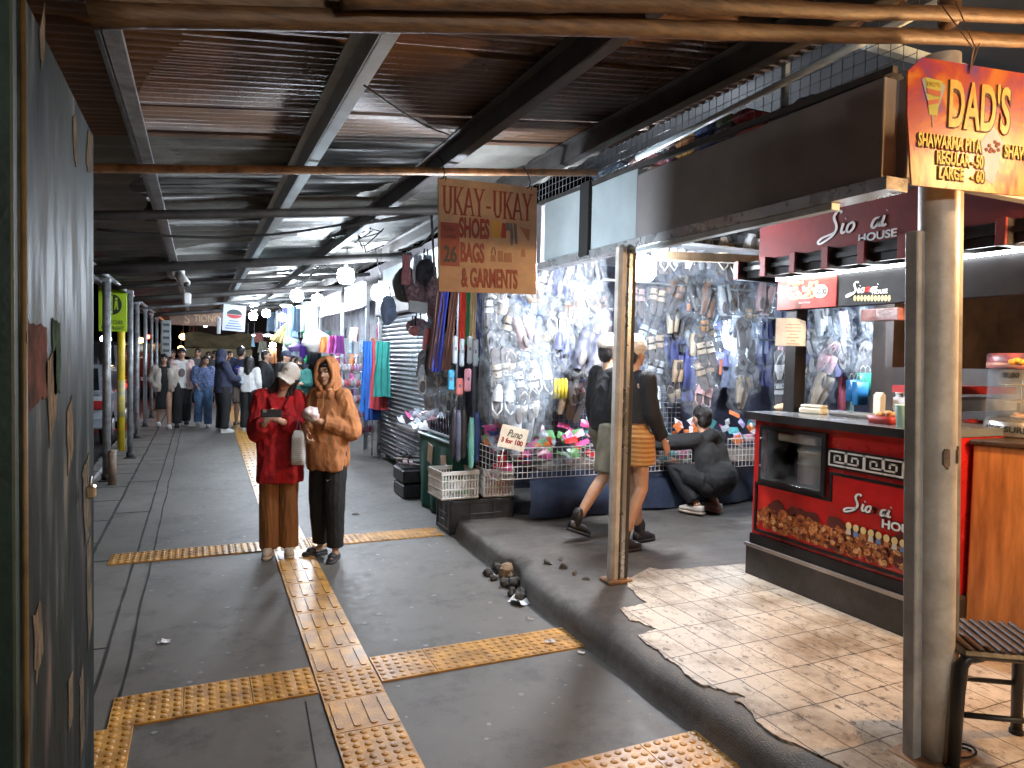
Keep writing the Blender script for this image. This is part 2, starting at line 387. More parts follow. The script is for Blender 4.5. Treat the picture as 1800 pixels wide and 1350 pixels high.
# ---- old cream floor tiles on the platform, broken edge
def tile_mat():
    m = bpy.data.materials.new('old_floor_tiles'); m.use_nodes = True; t = m.node_tree; N = t.nodes; L = t.links; bs = N['Principled BSDF']
    tc = N.new('ShaderNodeTexCoord'); mp = N.new('ShaderNodeMapping'); mp.inputs['Rotation'].default_value = (0, 0, PI/2)
    L.new(tc.outputs['Object'], mp.inputs[0])
    nz = N.new('ShaderNodeTexNoise'); nz.inputs['Scale'].default_value = 9; nz.inputs['Detail'].default_value = 5; L.new(tc.outputs['Object'], nz.inputs['Vector'])
    va = N.new('ShaderNodeMix'); va.data_type = 'RGBA'; va.blend_type = 'LINEAR_LIGHT'; va.inputs[0].default_value = .010
    L.new(mp.outputs[0], va.inputs[6]); L.new(nz.outputs['Color'], va.inputs[7])
    br = N.new('ShaderNodeTexBrick'); br.offset = .0; br.inputs['Scale'].default_value = 1; br.inputs['Brick Width'].default_value = .31; br.inputs['Row Height'].default_value = .155
    br.inputs['Mortar Size'].default_value = .004; br.inputs['Mortar Smooth'].default_value = .3
    br.inputs['Color1'].default_value = (.60,.51,.40,1); br.inputs['Color2'].default_value = (.50,.43,.34,1); br.inputs['Mortar'].default_value = (.10,.07,.05,1)
    L.new(va.outputs[2], br.inputs['Vector'])
    d1 = N.new('ShaderNodeTexNoise'); d1.inputs['Scale'].default_value = 2.2; d1.inputs['Detail'].default_value = 9; d1.inputs['Roughness'].default_value = .7; L.new(tc.outputs['Object'], d1.inputs['Vector'])
    r1 = N.new('ShaderNodeValToRGB'); r1.color_ramp.elements[0].position = .36; r1.color_ramp.elements[0].color = (.45,.37,.29,1); r1.color_ramp.elements[1].position = .56; r1.color_ramp.elements[1].color = (1,1,1,1)
    L.new(d1.outputs[0], r1.inputs[0])
    m1 = N.new('ShaderNodeMix'); m1.data_type = 'RGBA'; m1.blend_type = 'MULTIPLY'; m1.inputs[0].default_value = 1
    L.new(br.outputs[0], m1.inputs[6]); L.new(r1.outputs[0], m1.inputs[7])
    d2 = N.new('ShaderNodeTexNoise'); d2.inputs['Scale'].default_value = 23; d2.inputs['Detail'].default_value = 5; d2.inputs['Roughness'].default_value = .75
    mp2 = N.new('ShaderNodeMapping'); mp2.inputs['Scale'].default_value = (1, .55, 1); L.new(tc.outputs['Object'], mp2.inputs[0]); L.new(mp2.outputs[0], d2.inputs['Vector'])
    r2 = N.new('ShaderNodeValToRGB'); r2.color_ramp.elements[0].position = .35; r2.color_ramp.elements[0].color = (.16,.12,.09,1); r2.color_ramp.elements[1].position = .435; r2.color_ramp.elements[1].color = (1,1,1,1)
    L.new(d2.outputs[0], r2.inputs[0])
    m2 = N.new('ShaderNodeMix'); m2.data_type = 'RGBA'; m2.blend_type = 'MULTIPLY'; m2.inputs[0].default_value = .9
    L.new(m1.outputs[2], m2.inputs[6]); L.new(r2.outputs[0], m2.inputs[7])
    # hairline cracks
    vo = N.new('ShaderNodeTexVoronoi'); vo.feature = 'DISTANCE_TO_EDGE'; vo.inputs['Scale'].default_value = 2.6
    va2 = N.new('ShaderNodeMix'); va2.data_type = 'RGBA'; va2.blend_type = 'LINEAR_LIGHT'; va2.inputs[0].default_value = .16
    L.new(tc.outputs['Object'], va2.inputs[6]); L.new(nz.outputs['Color'], va2.inputs[7]); L.new(va2.outputs[2], vo.inputs['Vector'])
    r3 = N.new('ShaderNodeValToRGB'); r3.color_ramp.elements[0].position = .0; r3.color_ramp.elements[0].color = (.12,.09,.07,1); r3.color_ramp.elements[1].position = .014; r3.color_ramp.elements[1].color = (1,1,1,1)
    L.new(vo.outputs['Distance'], r3.inputs[0])
    m3 = N.new('ShaderNodeMix'); m3.data_type = 'RGBA'; m3.blend_type = 'MULTIPLY'; m3.inputs[0].default_value = .6
    L.new(m2.outputs[2], m3.inputs[6]); L.new(r3.outputs[0], m3.inputs[7]); L.new(m3.outputs[2], bs.inputs['Base Color'])
    mr = N.new('ShaderNodeMapRange'); mr.inputs[3].default_value = .62; mr.inputs[4].default_value = .32; L.new(d1.outputs[0], mr.inputs[0]); L.new(mr.outputs[0], bs.inputs['Roughness'])
    bp = N.new('ShaderNodeBump'); bp.inputs['Strength'].default_value = .5; bp.inputs['Distance'].default_value = .004; L.new(m3.outputs[2], bp.inputs['Height']); L.new(bp.outputs[0], bs.inputs['Normal'])
    return m
edge = [(1314,991),(1163,1003),(1142,998),(1104,1019),(1104,1033),(1137,1061),(1090,1070),(1107,1092),(1156,1106),(1121,1117),(1152,1141),(1185,1168),(1232,1204),(1257,1211),(1295,1218),(1312,1226),(1290,1235),(1323,1259),(1351,1284),(1400,1317)]
pts = [fl(x, y, .164) for x, y in edge]; fine = []
for i in range(len(pts)-1):
    for k in range(7):
        p = pts[i].lerp(pts[i+1], k/7); q = .03*noise.noise(Vector((p.x*9, p.y*9, 1)))+.016*noise.noise(Vector((p.x*31, p.y*31, 4))); fine.append((p.x+q, p.y+q*.8))
fine += [(2.2, 1.72), (2.24, 1.2), (2.2, -1.2), (8.5, -1.2), (8.5, 3.9), (4.2, 3.95)]
b = MB(); b.prism([(p[0], p[1]) for p in fine][::-1], (0,0,.158), (1,0,0), (0,1,0), .010); b.build('tiled_floor', tile_mat(), kind='structure')
# crumbling cement where the kerb broke away: rubble lumps
def rock(name, c, r, m, label, group, seed):
    b = MB(); b.ell((0,0,0), r, None, 9, 6)
    for i, v in enumerate(b.v): b.v[i] = v*(1+.45*noise.noise(v*38+Vector((seed,0,0))))
    b.s = [False]*len(b.s); return b.build(name, m, label=label, cat='rubble', group=group, loc=c, rot=(seed, seed*.7, seed*2))
RUB = ground_mat('rubble_cement', (.04,.035,.03), (.11,.1,.09), .8, .4, 9)
spots = [(873,995,.05),(890,1003,.07),(905,1020,.055),(858,1000,.04),(915,1040,.05),(900,1035,.04),(930,1000,.05),(888,1018,.045),(868,1008,.03),(912,1005,.04)]
for i, (x, y, r) in enumerate(spots):
    p = fl(x, y+8, .02); rock('broken_kerb_lump', (p.x, p.y, r*.6+.0), (r*1.1, r*.9, r*.8), RUB if i != 1 else paint((.22,.15,.09), .8), 'jagged dark lump of cement at the broken corner of the kerb' if i != 1 else 'squarish brown lump sticking up at the broken kerb', 'rubble at the broken kerb', i+1.3)
for i, (x, y, r) in enumerate([(965,990,.05),(990,1000,.04),(1010,1010,.035),(985,985,.03),(1030,1020,.025)]):
    p = fl(x, y, .16); rock('cement_chunk', (p.x, p.y, .165), (r, r*.8, r*.35), ground_mat('pale_rubble', (.13,.11,.09), (.24,.2,.16), .8) if 'pale_rubble' not in bpy.data.materials else bpy.data.materials['pale_rubble'], 'flat pale chunk of cement lying behind the broken kerb', 'chunks on the platform edge', i+.4)
# ---- tactile paving
YEL = mat('tactile_yellow', (.54,.285,.065), .36, var=.14, scale=7, bump=.2, bscale=90, tint=(.27,.14,.042), rvar=.12)
def tactile(name, o, u, n_along, kinds, width=.30):
    """tiles of .3 m laid from o along unit vector u; kinds(i) -> 'dome' | 'bar'"""
    o = Vector((o[0], o[1], 0)); u = Vector((u[0], u[1], 0)).normalized(); v = Vector((-u.y, u.x, 0)); b = MB(); rot = Matrix((u, v, (0,0,1))).transposed()
    for i in range(n_along):
        c = o+u*(.3*i+.15); jit = rnd.uniform(-.0008, .0008)
        b.bev(c+Vector((0,0,.004+jit)), (.2985, width-.001, .012), .002, rot)
        if kinds(i) == 'dome':
            n = 6; m_ = max(2, int(round(width/.05)))
            for a in range(n):
                for q in range(m_):
                    p = c+u*(-.125+.05*a)+v*(-width/2+.025+(width-.05)*q/(m_-1))
                    b.lathe([(.0165, 0.0095), (.015, .0125), (.0105, .0148), (.0, .0152)], (p.x, p.y, 0), 10)
        else:
            for q in range(4):
                p = c+v*(-.1125+.075*q)
                x, y = .125, .0165; poly = []
                for s_ in (1, -1):
                    for k in range(6):
                        a = -PI/2+PI*k/5; poly.append((s_*(x-y+y*math.cos(a)), s_*(y*math.sin(a))))
                b.prism(poly, p+Vector((0,0,.0095)), u, v, .0055)
    return b.build(name, YEL, kind='structure')
d0 = Vector((.685, 2.69)); d1 = Vector((.82, 15.5)); u_ = (d1-d0).normalized(); st = d0-u_*1.2
# tile numbers: crossings near 3.55 m and 6.2 m
def main_kind(i):
    y = st.y+.3*i+.15
    return 'dome' if (y < 3.12 or abs(y-3.55) < .17 or abs(y-6.19) < .17) else 'bar'
tactile('tactile_paving', st, u_, 70, main_kind)
def cross(y0, x0, x1, y1=None):
    y1 = y0 if y1 is None else y1; n = max(1, int(round((x1-x0)/.3))); 
    tactile('tactile_paving', (x0, y0), (x1-x0, y1-y0), n, lambda i: 'dome')
xm = lambda y: d0.x+(d1.x-d0.x)*(y-d0.y)/(d1.y-d0.y)
cross(3.55, xm(3.55)-.155-.9, xm(3.55)-.155); cross(3.55, xm(3.55)+.155, xm(3.55)+.155+1.2)
cross(6.19, xm(6.19)-.155-1.2, xm(6.19)-.155); cross(6.19, xm(6.19)+.155, xm(6.19)+.155+1.2)
cross(2.28, xm(2.28)+.155, xm(2.28)+.155+1.2)
tactile('tactile_paving', (-.405, 1.9), (.0, 1), 5, lambda i: 'dome', .30)
# ---- litter
def scrap(x, y, z, s, label, m=None, asp=.7):
    p = fl(x, y, z); b = MB(); sd = rnd.random()*50
    def fn(u, v):
        q = Vector(((u-.5)*s, (v-.5)*s*asp, 0)); k = 1+.25*noise.noise(Vector((u*3+sd, v*3, 0)))
        return (q.x*k, q.y*k, .004+.35*s*max(0, noise.noise(Vector((u*2.5+sd, v*2.5, 2)))))
    b.grid(fn, 6, 6, False); b.build('paper_scrap', m or paint((.62,.64,.66), .7), loc=(p.x, p.y, z+.003), rot=(0, 0, rnd.uniform(-.6,.6)), label=label, cat='litter')
scrap(919,1058,.0,.17,'large white paper scrap lying at the foot of the kerb', asp=.8)
scrap(289,1129,0,.07,'small white torn paper on the concrete between slits and tactile path')
scrap(967,1129,.012,.06,'tiny grey wrapper on the second tactile cross strip', paint((.5,.45,.42), .6))
scrap(1022,1149,0,.04,'tiny crumpled foil beside the end of the tactile cross strip')
scrap(860,1010,0,.09,'pale plastic wrapper wedged beside the broken kerb rubble', paint((.45,.5,.55), .5))
scrap(931,1090,0,.05,'thin pale wrapper strip by the kerb foot below the large paper', asp=.3)
scrap(625,904,0,.08,'pale flat scrap on the floor behind the orange hoodie')
scrap(1345,800,.16,.001,'tiny bit of litter by the counter') if False else None
# flattened gum spots: nobody could count these
b = MB()
for i in range(420):
    x, y = rnd.uniform(-.3, 2.0), rnd.uniform(1.5, 14); r = rnd.uniform(.005, .016)
    if abs(x-xm(y)) < .17 or abs(y-3.55) < .17 or abs(y-6.19) < .17: continue
    b.add([(x+r*math.cos(a*.785)*rnd.uniform(.8,1.3), y+r*math.sin(a*.785)*rnd.uniform(.8,1.3), .0025) for a in range(8)], [tuple(range(8))])
b.build('gum_spots', paint((.2,.2,.2), .6), kind='stuff', label='flattened pale gum spots on the concrete')
# ================================================================== the roof over the walkway
def roofz(x): return 2.66+.12*x
RUST = mat('brown_roof_metal', (.135,.074,.042), .5, .0, .3, 3, .25, 30, tint=(.08,.05,.035), spec=.3)
GREYR = mat('grey_roof_metal', (.16,.16,.147), .58, .05, .25, 2.5, .25, 12, tint=(.085,.08,.072), spec=.2)
PALE = mat('pale_blue_paint', (.50,.58,.61), .45, 0, .12, 7, .1)
STEEL = mat('grey_steel', (.30,.32,.34), .42, .35, .25, 9, .15, tint=(.15,.15,.15))
DSTEEL = mat('dark_steel', (.040,.036,.034), .65, .1, .3, 8, .15)
RPIPE = mat('rusty_pipe', (.30,.17,.09), .55, .2, .4, 10, .3, 40, tint=(.10,.055,.03))
canopy = thing('canopy_roof', 'long sloping corrugated metal roof on steel purlins over the walkway', 'roof', (0, 6, 2.6))
def roof_sheet(y0, y1, m, pitch, amp, lip, step):
    n = int((y1-y0)/pitch*step); xs = [-1.45, -.6, .3, 1.2, 2.1, 2.62]; b = MB(); rows = []
    for i in range(n+1):
        y = y0+(y1-y0)*i/n; ph = ((y-y0) % lip)/lip
        z = amp*math.cos(2*PI*y/pitch)+(.018 if ph < .06 else 0)+.004*noise.noise(Vector((0, y*.9, 0)))
        rows.append([Vector((x, y, roofz(x)+.16+z+.008*noise.noise(Vector((x*2, y*.7, 5))))) for x in xs])
    b.loft(rows, False, True); b.build('roof_sheet', m, canopy, True)
roof_sheet(.2, 4.22, RUST, .064, .006, .86, 6)
roof_sheet(4.22, 28, GREYR, .30, .010, 1.6, 5)
for x, m, wd in ((-.29, STEEL, .05), (.57, PALE, .055), (1.42, DSTEEL, .05), (2.22, DSTEEL, .05)):
    b = MB()      # a C-channel: web and two lips
    b.beam((x, .3, roofz(x)+.095), (x, 28, roofz(x)+.095), .010, .11)
    b.beam((x+.03, .3, roofz(x)+.043), (x+.03, 28, roofz(x)+.043), .06, .006)
    b.beam((x-.025, .3, roofz(x)+.147), (x-.025, 28, roofz(x)+.147), .05, .006)
    b.beam((x+.058, .3, roofz(x)+.053), (x+.058, 28, roofz(x)+.053), .006, .016)
    b.build('purlin', m, canopy, True)
for y, r, m in ((4.2, .024, RPIPE), (5.55, .034, DSTEEL), (8.8, .055, DSTEEL), (11.2, .03, DSTEEL), (13.6, .05, DSTEEL), (16.5, .03, STEEL), (19.5, .05, DSTEEL)):
    b = MB(); b.tube([(x, y+.01*noise.noise(Vector((x, y, 0))), roofz(x)-.005-r*.3) for x in (-1.2, -.5, .2, 1, 1.8, 2.5)], r, 10); b.build('cross_pipe', m, canopy, True)
b = MB(); b.tube([(-1.06, y, roofz(-1.06)+.01+.003*y) for y in range(1, 30, 2)], .03, 10); b.build('eave_pipe', STEEL, canopy, True)
b = MB(); b.beam((-1.32, .5, roofz(-1.3)+.12), (-1.32, 28, roofz(-1.3)+.17), .03, .14); b.build('eave_gutter', DSTEEL, canopy, True)
# eave posts on the kerb
def eave_post(y, r, label, m=STEEL, x=-1.05, h=None, base=True):
    t = thing('steel_post', label, 'post', (x, y, 0), group='steel posts along the road kerb'); b = MB(); h = h or roofz(x)-.0
    b.tube([(0,0,0), (0,0,h)], r, 12); b.build('shaft', m, t)
    if base:
        b = MB(); b.bev((0,0,.008), (.16,.16,.016), .004); b.tube([(0,0,.01),(0,0,.09)], r+.012, 10); b.build('base_plate', DSTEEL, t)
    b = MB(); b.bev((0,0,h-.03), (.09,.12,.05), .006); b.build('head_bracket', m, t)
eave_post(9.97, .048, 'thickest grey steel post nearest the painted kiosk, beside the yellow sign pole')
eave_post(11.97, .04, 'grey steel post just beyond the yellow sign pole', x=-.95)
eave_post(14.6, .04, 'grey steel post second beyond the yellow sign pole')
eave_post(16.76, .038, 'slim grey post third beyond the yellow sign pole', mat('galvanised', (.38,.41,.44), .4, .5))
eave_post(18.9, .038, 'grey post fourth beyond the yellow sign pole, by the walking woman in beige')
eave_post(21.2, .038, 'grey post fifth beyond the yellow sign pole')
eave_post(24.0, .038, 'last small grey post before the dark street end')
b = MB(); b.tube([(0,0,0),(0,0,.4)], .045, 10); b.ell((0,0,.4), (.045,.045,.03))
p = fl(197, 852); b.build('short_bollard', mat('worn_brown_paint', (.2,.13,.08), .6, 0, .4, 12, tint=(.1,.09,.08)), loc=(p.x, p.y, 0), label='short worn brown pipe stub standing on the concrete by the thick post', cat='bollard')
p = fl(172, 885); b = MB(); b.tube([(0,0,0),(0,0,2.4)], .035, 10); b.build('steel_post', DSTEEL, loc=(-1.06, 8.3, 0), label='dark post in front of the thick grey post, half behind the painted kiosk', cat='post', group='steel posts along the road kerb')
# kerbside ribbon rail at knee height
# green shared-lane sign
YP = mat('yellow_pole_paint', (.70,.53,.02), .4, 0, .1, 5, .1, tint=(.55,.40,.03))
LIME = mat('lime_sign_face', (.44,.66,.02), .4, 0, .06, 4, .05)
BLK = mat('black_ink', (.02,.025,.02), .5, bump=0, rvar=0)
pb = fl(213, 792); q = onY(205, 583, pb.y); tz = q.z
sg = thing('shared_lane_sign', 'lime green shared lane bicycles sign on a scuffed yellow pole', 'sign', (pb.x, pb.y, 0))
b = MB(); b.tube([(0,0,0),(0,0,tz+.75)], .056, 14); b.build('pole', YP, sg)
b = MB(); b.tube([(0,0,.55),(0,0,1.15)], .0575, 14); b.build('scuffed_band', mat('scuffed_yellow', (.62,.5,.04), .5, 0, .3, 7, .2, tint=(.22,.25,.27)), sg)
h_ = onY(202, 487, pb.y).z-tz; wd = .40
b = MB(); b.bev((-.11, -.075, tz+h_/2), (wd, .012, h_), .004); face = b.build('sign_plate', LIME, sg)
X, Z = (1,0,0), (0,0,1); ox = -.11-wd/2
for s_, zz, hh, w0 in (('SHARED', .86, .075, .30), ('LANE', .745, .075, .19), ('BICYCLES', .135, .065, .28), ('KEEP RIGHT', .035, .06, .32)):
    lettering(s_, (-.11-w0/2, -.083, tz+zz*h_), X, Z, w0, hh*h_/.98, BLK, face, bold=.012)
b = MB(); cz = tz+.49*h_; rr = .145; ring = []
N_ = 28
vs = []
for k in range(N_): a = 2*PI*k/N_; vs += [(-.11+rr*.86*math.cos(a), -.0835, cz+rr*1.12*math.sin(a)), (-.11+rr*.76*math.cos(a), -.0835, cz+rr*1.02*math.sin(a))]
b.add(vs, [(2*k, 2*((k+1) % N_), 2*((k+1) % N_)+1, 2*k+1) for k in range(N_)])
b.prism([(rr*.76*math.cos(a*PI/12-PI/2), rr*1.02*math.sin(a*PI/12-PI/2)) for a in range(13)], (-.11, -.082, cz), X, Z, .001)
b.prism([(-.09,-.02),(-.02,-.02),(-.02,.05),(-.05,.09),(-.08,.05)], (-.11,-.082,cz), X, Z, .001); b.prism([(-.08,-.1),(-.06,-.1),(-.05,-.03),(-.03,-.1),(-.015,-.1),(-.03,-.01),(-.08,-.01)], (-.11,-.082,cz), X, Z, .001)
b.build('emblem', BLK, face)
b = MB(); b.prism([(.02,-.08),(.035,-.08),(.045,0),(.06,-.08),(.075,-.08),(.065,.06),(.03,.06)], (-.11,-.0845,cz), X, Z, .001); b.ell((-.11+.048,-.0845,cz+.09), (.018,.002,.022)); b.build('emblem_figure', LIME, face)
# ================================================================== near painted kiosk
PEEL = None
def peel_mat():
    m = bpy.data.materials.new('peeling_paint_with_sheen'); m.use_nodes = True; t = m.node_tree; N = t.nodes; L = t.links; bs = N['Principled BSDF']
    tc = N.new('ShaderNodeTexCoord'); mp = N.new('ShaderNodeMapping'); mp.inputs['Scale'].default_value = (1, 5.0, .9); L.new(tc.outputs['Object'], mp.inputs[0])
    n1 = N.new('ShaderNodeTexNoise'); n1.inputs['Scale'].default_value = 2.2; n1.inputs['Detail'].default_value = 8; n1.inputs['Roughness'].default_value = .6; L.new(mp.outputs[0], n1.inputs['Vector'])
    c1 = N.new('ShaderNodeValToRGB'); e = c1.color_ramp.elements; e[0].position = .3; e[0].color = (.008,.012,.011,1); e[1].position = .52; e[1].color = (.026,.031,.031,1)  # greys run lighter to carry the panel's sheen in the colour
    for p_, c_ in ((.60, (.06,.068,.068,1)), (.68, (.16,.13,.095,1)), (.74, (.26,.21,.15,1))): el = c1.color_ramp.elements.new(p_); el.color = c_
    L.new(n1.outputs[0], c1.inputs[0])
    n3 = N.new('ShaderNodeTexNoise'); n3.inputs['Scale'].default_value = 1.1; n3.inputs['Detail'].default_value = 3; L.new(mp.outputs[0], n3.inputs['Vector'])
    c3 = N.new('ShaderNodeValToRGB'); e = c3.color_ramp.elements; e[0].position = .62; e[0].color = (0,0,0,1); e[1].position = .70; e[1].color = (.25,.25,.25,1); L.new(n3.outputs[0], c3.inputs[0])
    mx = N.new('ShaderNodeMix'); mx.data_type = 'RGBA'; mx.inputs[7].default_value = (.16,.035,.025,1); L.new(c3.outputs[0], mx.inputs[0]); L.new(c1.outputs[0], mx.inputs[6]); L.new(mx.outputs[2], bs.inputs['Base Color'])
    mr = N.new('ShaderNodeMapRange'); mr.inputs[1].default_value = .45; mr.inputs[2].default_value = .7; mr.inputs[3].default_value = .5; mr.inputs[4].default_value = .8; bs.inputs['Specular IOR Level'].default_value = .02; L.new(n1.outputs[0], mr.inputs[0]); L.new(mr.outputs[0], bs.inputs['Roughness'])
    n2 = N.new('ShaderNodeTexNoise'); n2.inputs['Scale'].default_value = 26; n2.inputs['Detail'].default_value = 4; mp2 = N.new('ShaderNodeMapping'); mp2.inputs['Rotation'].default_value = (.6,0,0); mp2.inputs['Scale'].default_value = (1,1,.3)
    L.new(tc.outputs['Object'], mp2.inputs[0]); L.new(mp2.outputs[0], n2.inputs['Vector'])
    bp = N.new('ShaderNodeBump'); bp.inputs['Strength'].default_value = .35; bp.inputs['Distance'].default_value = .003; L.new(n2.outputs[0], bp.inputs['Height'])
    bp2 = N.new('ShaderNodeBump'); bp2.inputs['Strength'].default_value = .3; bp2.inputs['Distance'].default_value = .004; L.new(n1.outputs[0], bp2.inputs['Height']); L.new(bp.outputs[0], bp2.inputs['Normal']); L.new(bp2.outputs[0], bs.inputs['Normal'])
    return m
PEEL = peel_mat()
kx = -.30
ks = thing('painted_kiosk', 'dark green painted steel kiosk with peeling poster scraps and a padlock', 'kiosk', (kx-.5, 2.0, 0))
y1_ = onX(165, 620, kx).y; y0_ = onX(45, 620, kx).y
b = MB(); b.bev((.5-.035, (y0_+y1_)/2-2.0, 1.16), (.07, y1_-y0_, 2.32), .008); b.build('side_panel', PEEL, ks)
b = MB(); b.bev((-.04, y0_-.022-2.0, 1.2), (1.06, .04, 2.44), .004); b.build('front_panel', mat('very_dark_green', (.012,.03,.022), .55, 0, .3, 4), ks)
b = MB(); b.bev((-.065, (y0_+y1_)/2-2.0, 1.15), (.98, y1_-y0_-.02, 2.3), .01); b.build('body', DSTEEL, ks)
b = MB(); b.tube([(.497, y0_-2.0+.004, .02), (.497, y0_-2.0+.004, 2.4)], .006, 6); b.build('edge_strip', mat('ochre_edge', (.12,.075,.025), .5, 0, .3, 9), ks)
pl = onX(160, 856, kx+.03)
pk = thing('padlock', 'small brass padlock hanging on the edge of the green kiosk', 'padlock', pl)
b = MB(); b.bev((0,0,-.012), (.022,.04,.034), .004); b.build('lock_body', paint((.42,.33,.2), .35, metal=.8), pk)
b = MB(); b.tube([(0, .013*math.cos(PI*k/8), .005+.022*math.sin(PI*k/8)) for k in range(9)], .004, 8); b.build('shackle', paint((.4,.4,.4), .3, metal=.9), pk)
# poster scraps: thin torn paper on the panel
def torn(yz, label, m):
    b = MB(); pts = []
    P_ = [onX(x, y, kx+.002) for x, y in yz]
    for i in range(len(P_)):
        a, c = P_[i], P_[(i+1) % len(P_)]
        for k in range(6):
            q = a.lerp(c, k/6); j = .013*noise.noise(q*45); pts.append((q.y+j, q.z+j*1.5))
    b.prism(pts, (kx+.0012, 0, 0), (0,1,0), (0,0,1), .0012); b.build('torn_poster', m, ks, True)
TAN = mat('torn_paper_backing', (.13,.10,.072), .9, 0, .5, 14, tint=(.035,.037,.035), stretch=(1,4,1), spec=0)
for yz in ([(128,205),(134,205),(136,285),(131,290)], [(155,228),(163,240),(161,300),(156,308),(152,280)], [(80,640),(98,610),(100,720),(88,780)], [(118,720),(126,700),(130,790),(120,830)], [(145,830),(156,800),(160,920),(150,960)], [(152,960),(160,940),(162,1090),(155,1150)], [(58,1080),(72,1060),(76,1150),(64,1200)], [(120,1200),(128,1180),(128,1260),(122,1290)], [(140,1190),(146,1170),(149,1300),(142,1330)], [(70,55),(78,10),(80,90),(74,120)]):
    torn(yz, None, TAN)
torn([(48,560),(82,575),(84,690),(50,720)], None, mat('faded_red_poster', (.085,.04,.035), .8, 0, .5, 12, .1, tint=(.035,.033,.032), spec=0))
torn([(92,560),(106,566),(106,690),(94,700)], None, mat('faded_green_poster', (.04,.06,.048), .8, 0, .3, 20, .1, spec=0))
# dark awning board above the kiosk with its lit lower edge drawn as a pale strip
kx2 = -.42
a0 = onX(150, 0, kx2); a1 = onX(201, 240, kx2)
aw = thing('kiosk_awning', 'dark awning board above the green kiosk, its lit lower edge coloured pale', 'awning', (kx2, a1.y-.6, 2.5))
b = MB(); b.box((kx2-.8, a1.y-.9, a1.z+.16), (1.6, 1.8, .3)); b.build('board', DARK, aw, True)
b = MB(); b.beam((kx2+.006, a1.y-1.8, a1.z+.01), (kx2+.006, a1.y, a1.z+.01), .01, .016); b.build('lip', PALE, aw, True)
b = MB(); b.box((kx2-.9, a1.y-.62, 2.42), (1.3, 1.2, .2)); b.build('underside', DARK, aw, True)
# ================================================================== fascia beam, posts, front pipes
X, Y, Z = (1,0,0), (0,1,0), (0,0,1)
FASC = mat('grey_fascia', (.20,.185,.18), .55, 0, .1, 4, .08, 80)
FASB = mat('pale_fascia', (.32,.38,.40), .5, 0, .08, 4, .06)
fx = 2.60
fa = thing('fascia_beam', 'long fascia board above the shop fronts, grey for its shaded stretch, pale where lit', 'fascia', (fx, 3.6, 2.45))
b = MB(); b.bev((fx+.06, 2.96, 2.66), (.10, 1.80, .42), .004); b.build('shaded_panel', FASC, fa, True)
b = MB(); b.bev((fx+.062, 4.16, 2.69), (.10, .60, .46), .004); b.bev((fx+.062, 4.87, 2.72), (.10, .66, .5), .004); b.build('lit_panel', FASB, fa, True)  # shaded and lit stretches of one board, the difference put into the colours
b = MB(); b.bev((fx-.005, 4.50, 2.69), (.03, .13, .54), .003); b.build('black_strap', DARK, fa, True)
b = MB(); b.beam((fx+.06, 2.02, 2.42), (fx+.06, 5.3, 2.43), .13, .055); b.build('steel_rail', mat('shiny_steel', (.42,.43,.44), .28, .7, .15, 6), fa, True)
b = MB(); b.beam((fx+.03, 2.3, 2.375), (fx+.03, 4.0, 2.38), .05, .03); b.build('lower_trim', PALE, fa, True)
b = MB(); b.bev((fx+.75, 2.04, 2.66), (1.3, .06, .42), .004); b.build('return_panel', FASC, fa, True)
b = MB(); b.box((fx+.07, 6.6, 2.72), (.08, 2.6, .5)); b.build('far_panel', mat('dim_fascia', (.16,.15,.16), .6), fa, True)
b = MB(); b.beam((fx+.02, 2.02, 2.885), (fx+.02, 5.3, 2.96), .03, .03); b.build('top_angle', DSTEEL, fa, True)
WHP = mat('chipped_cream_paint', (.56,.52,.46), .45, 0, .14, 6, .25, 40, tint=(.36,.32,.27))
# middle post: round pipe, flat steel, dark channel
mp_ = thing('corner_post', 'worn cream post with steel and dark strips standing on the platform edge', 'post', (2.575, 3.93, .16))
b = MB(); b.bev((-.026, 0, 1.13), (.062, .08, 2.26), .02); b.build('cream_pipe', WHP, mp_)
b = MB(); b.bev((.03, -.01, 1.13), (.034, .05, 2.26), .004); b.build('steel_strip', mat('shiny_steel', (.42,.43,.44), .28, .7), mp_)
b = MB(); b.bev((.062, .0, 1.12), (.03, .06, 2.24), .003); b.build('dark_strip', DSTEEL, mp_)
b = MB(); b.bev((.004, 0, .012), (.19, .13, .03), .008); b.build('foot_plate', RPIPE, mp_)
# right post: leans a little
rp = thing('round_post', 'thick cream round post with square steel tubes beside it and worn tape marks', 'post', (2.58, 1.70, .16), rot=(0, -.055, 0))
b = MB(); b.tube([(0, 0, z) for z in (0, .4, .9, 1.4, 1.9, 2.4, 2.62)], .066, 22); b.build('pipe', WHP, rp)
b = MB(); b.bev((.105, .02, 1.26), (.055, .06, 2.52), .006); b.build('square_tube', mat('dusty_steel', (.30,.26,.22), .55, .2, .25, 7), rp)
b = MB(); b.bev((-.085, .03, 1.0), (.045, .05, 2.0), .004); b.build('angle_iron', mat('worn_grey_paint', (.36,.36,.35), .5, 0, .2, 7), rp)
b = MB()
for k in range(5):
    a = -2.2+k*.06; b.box((.0675*math.cos(a), .0675*math.sin(a), 1.165+.012*rnd.random()), (.011, .006, .05+.03*rnd.random()), Matrix.Rotation(a, 3, 'Z'))
for k in range(3):
    a = -1.35+k*.06; b.box((.0675*math.cos(a), .0675*math.sin(a), 1.17+.012*rnd.random()), (.006, .012, .04+.03*rnd.random()), Matrix.Rotation(a+PI/2, 3, 'Z').to_3x3())
b.build('tape_mark', mat('brown_tape', (.22,.14,.09), .6, 0, .3, 30), rp)
b = MB(); b.bev((-.01, 0, .01), (.26, .2, .02), .006); b.build('foot_plate', RPIPE, rp)
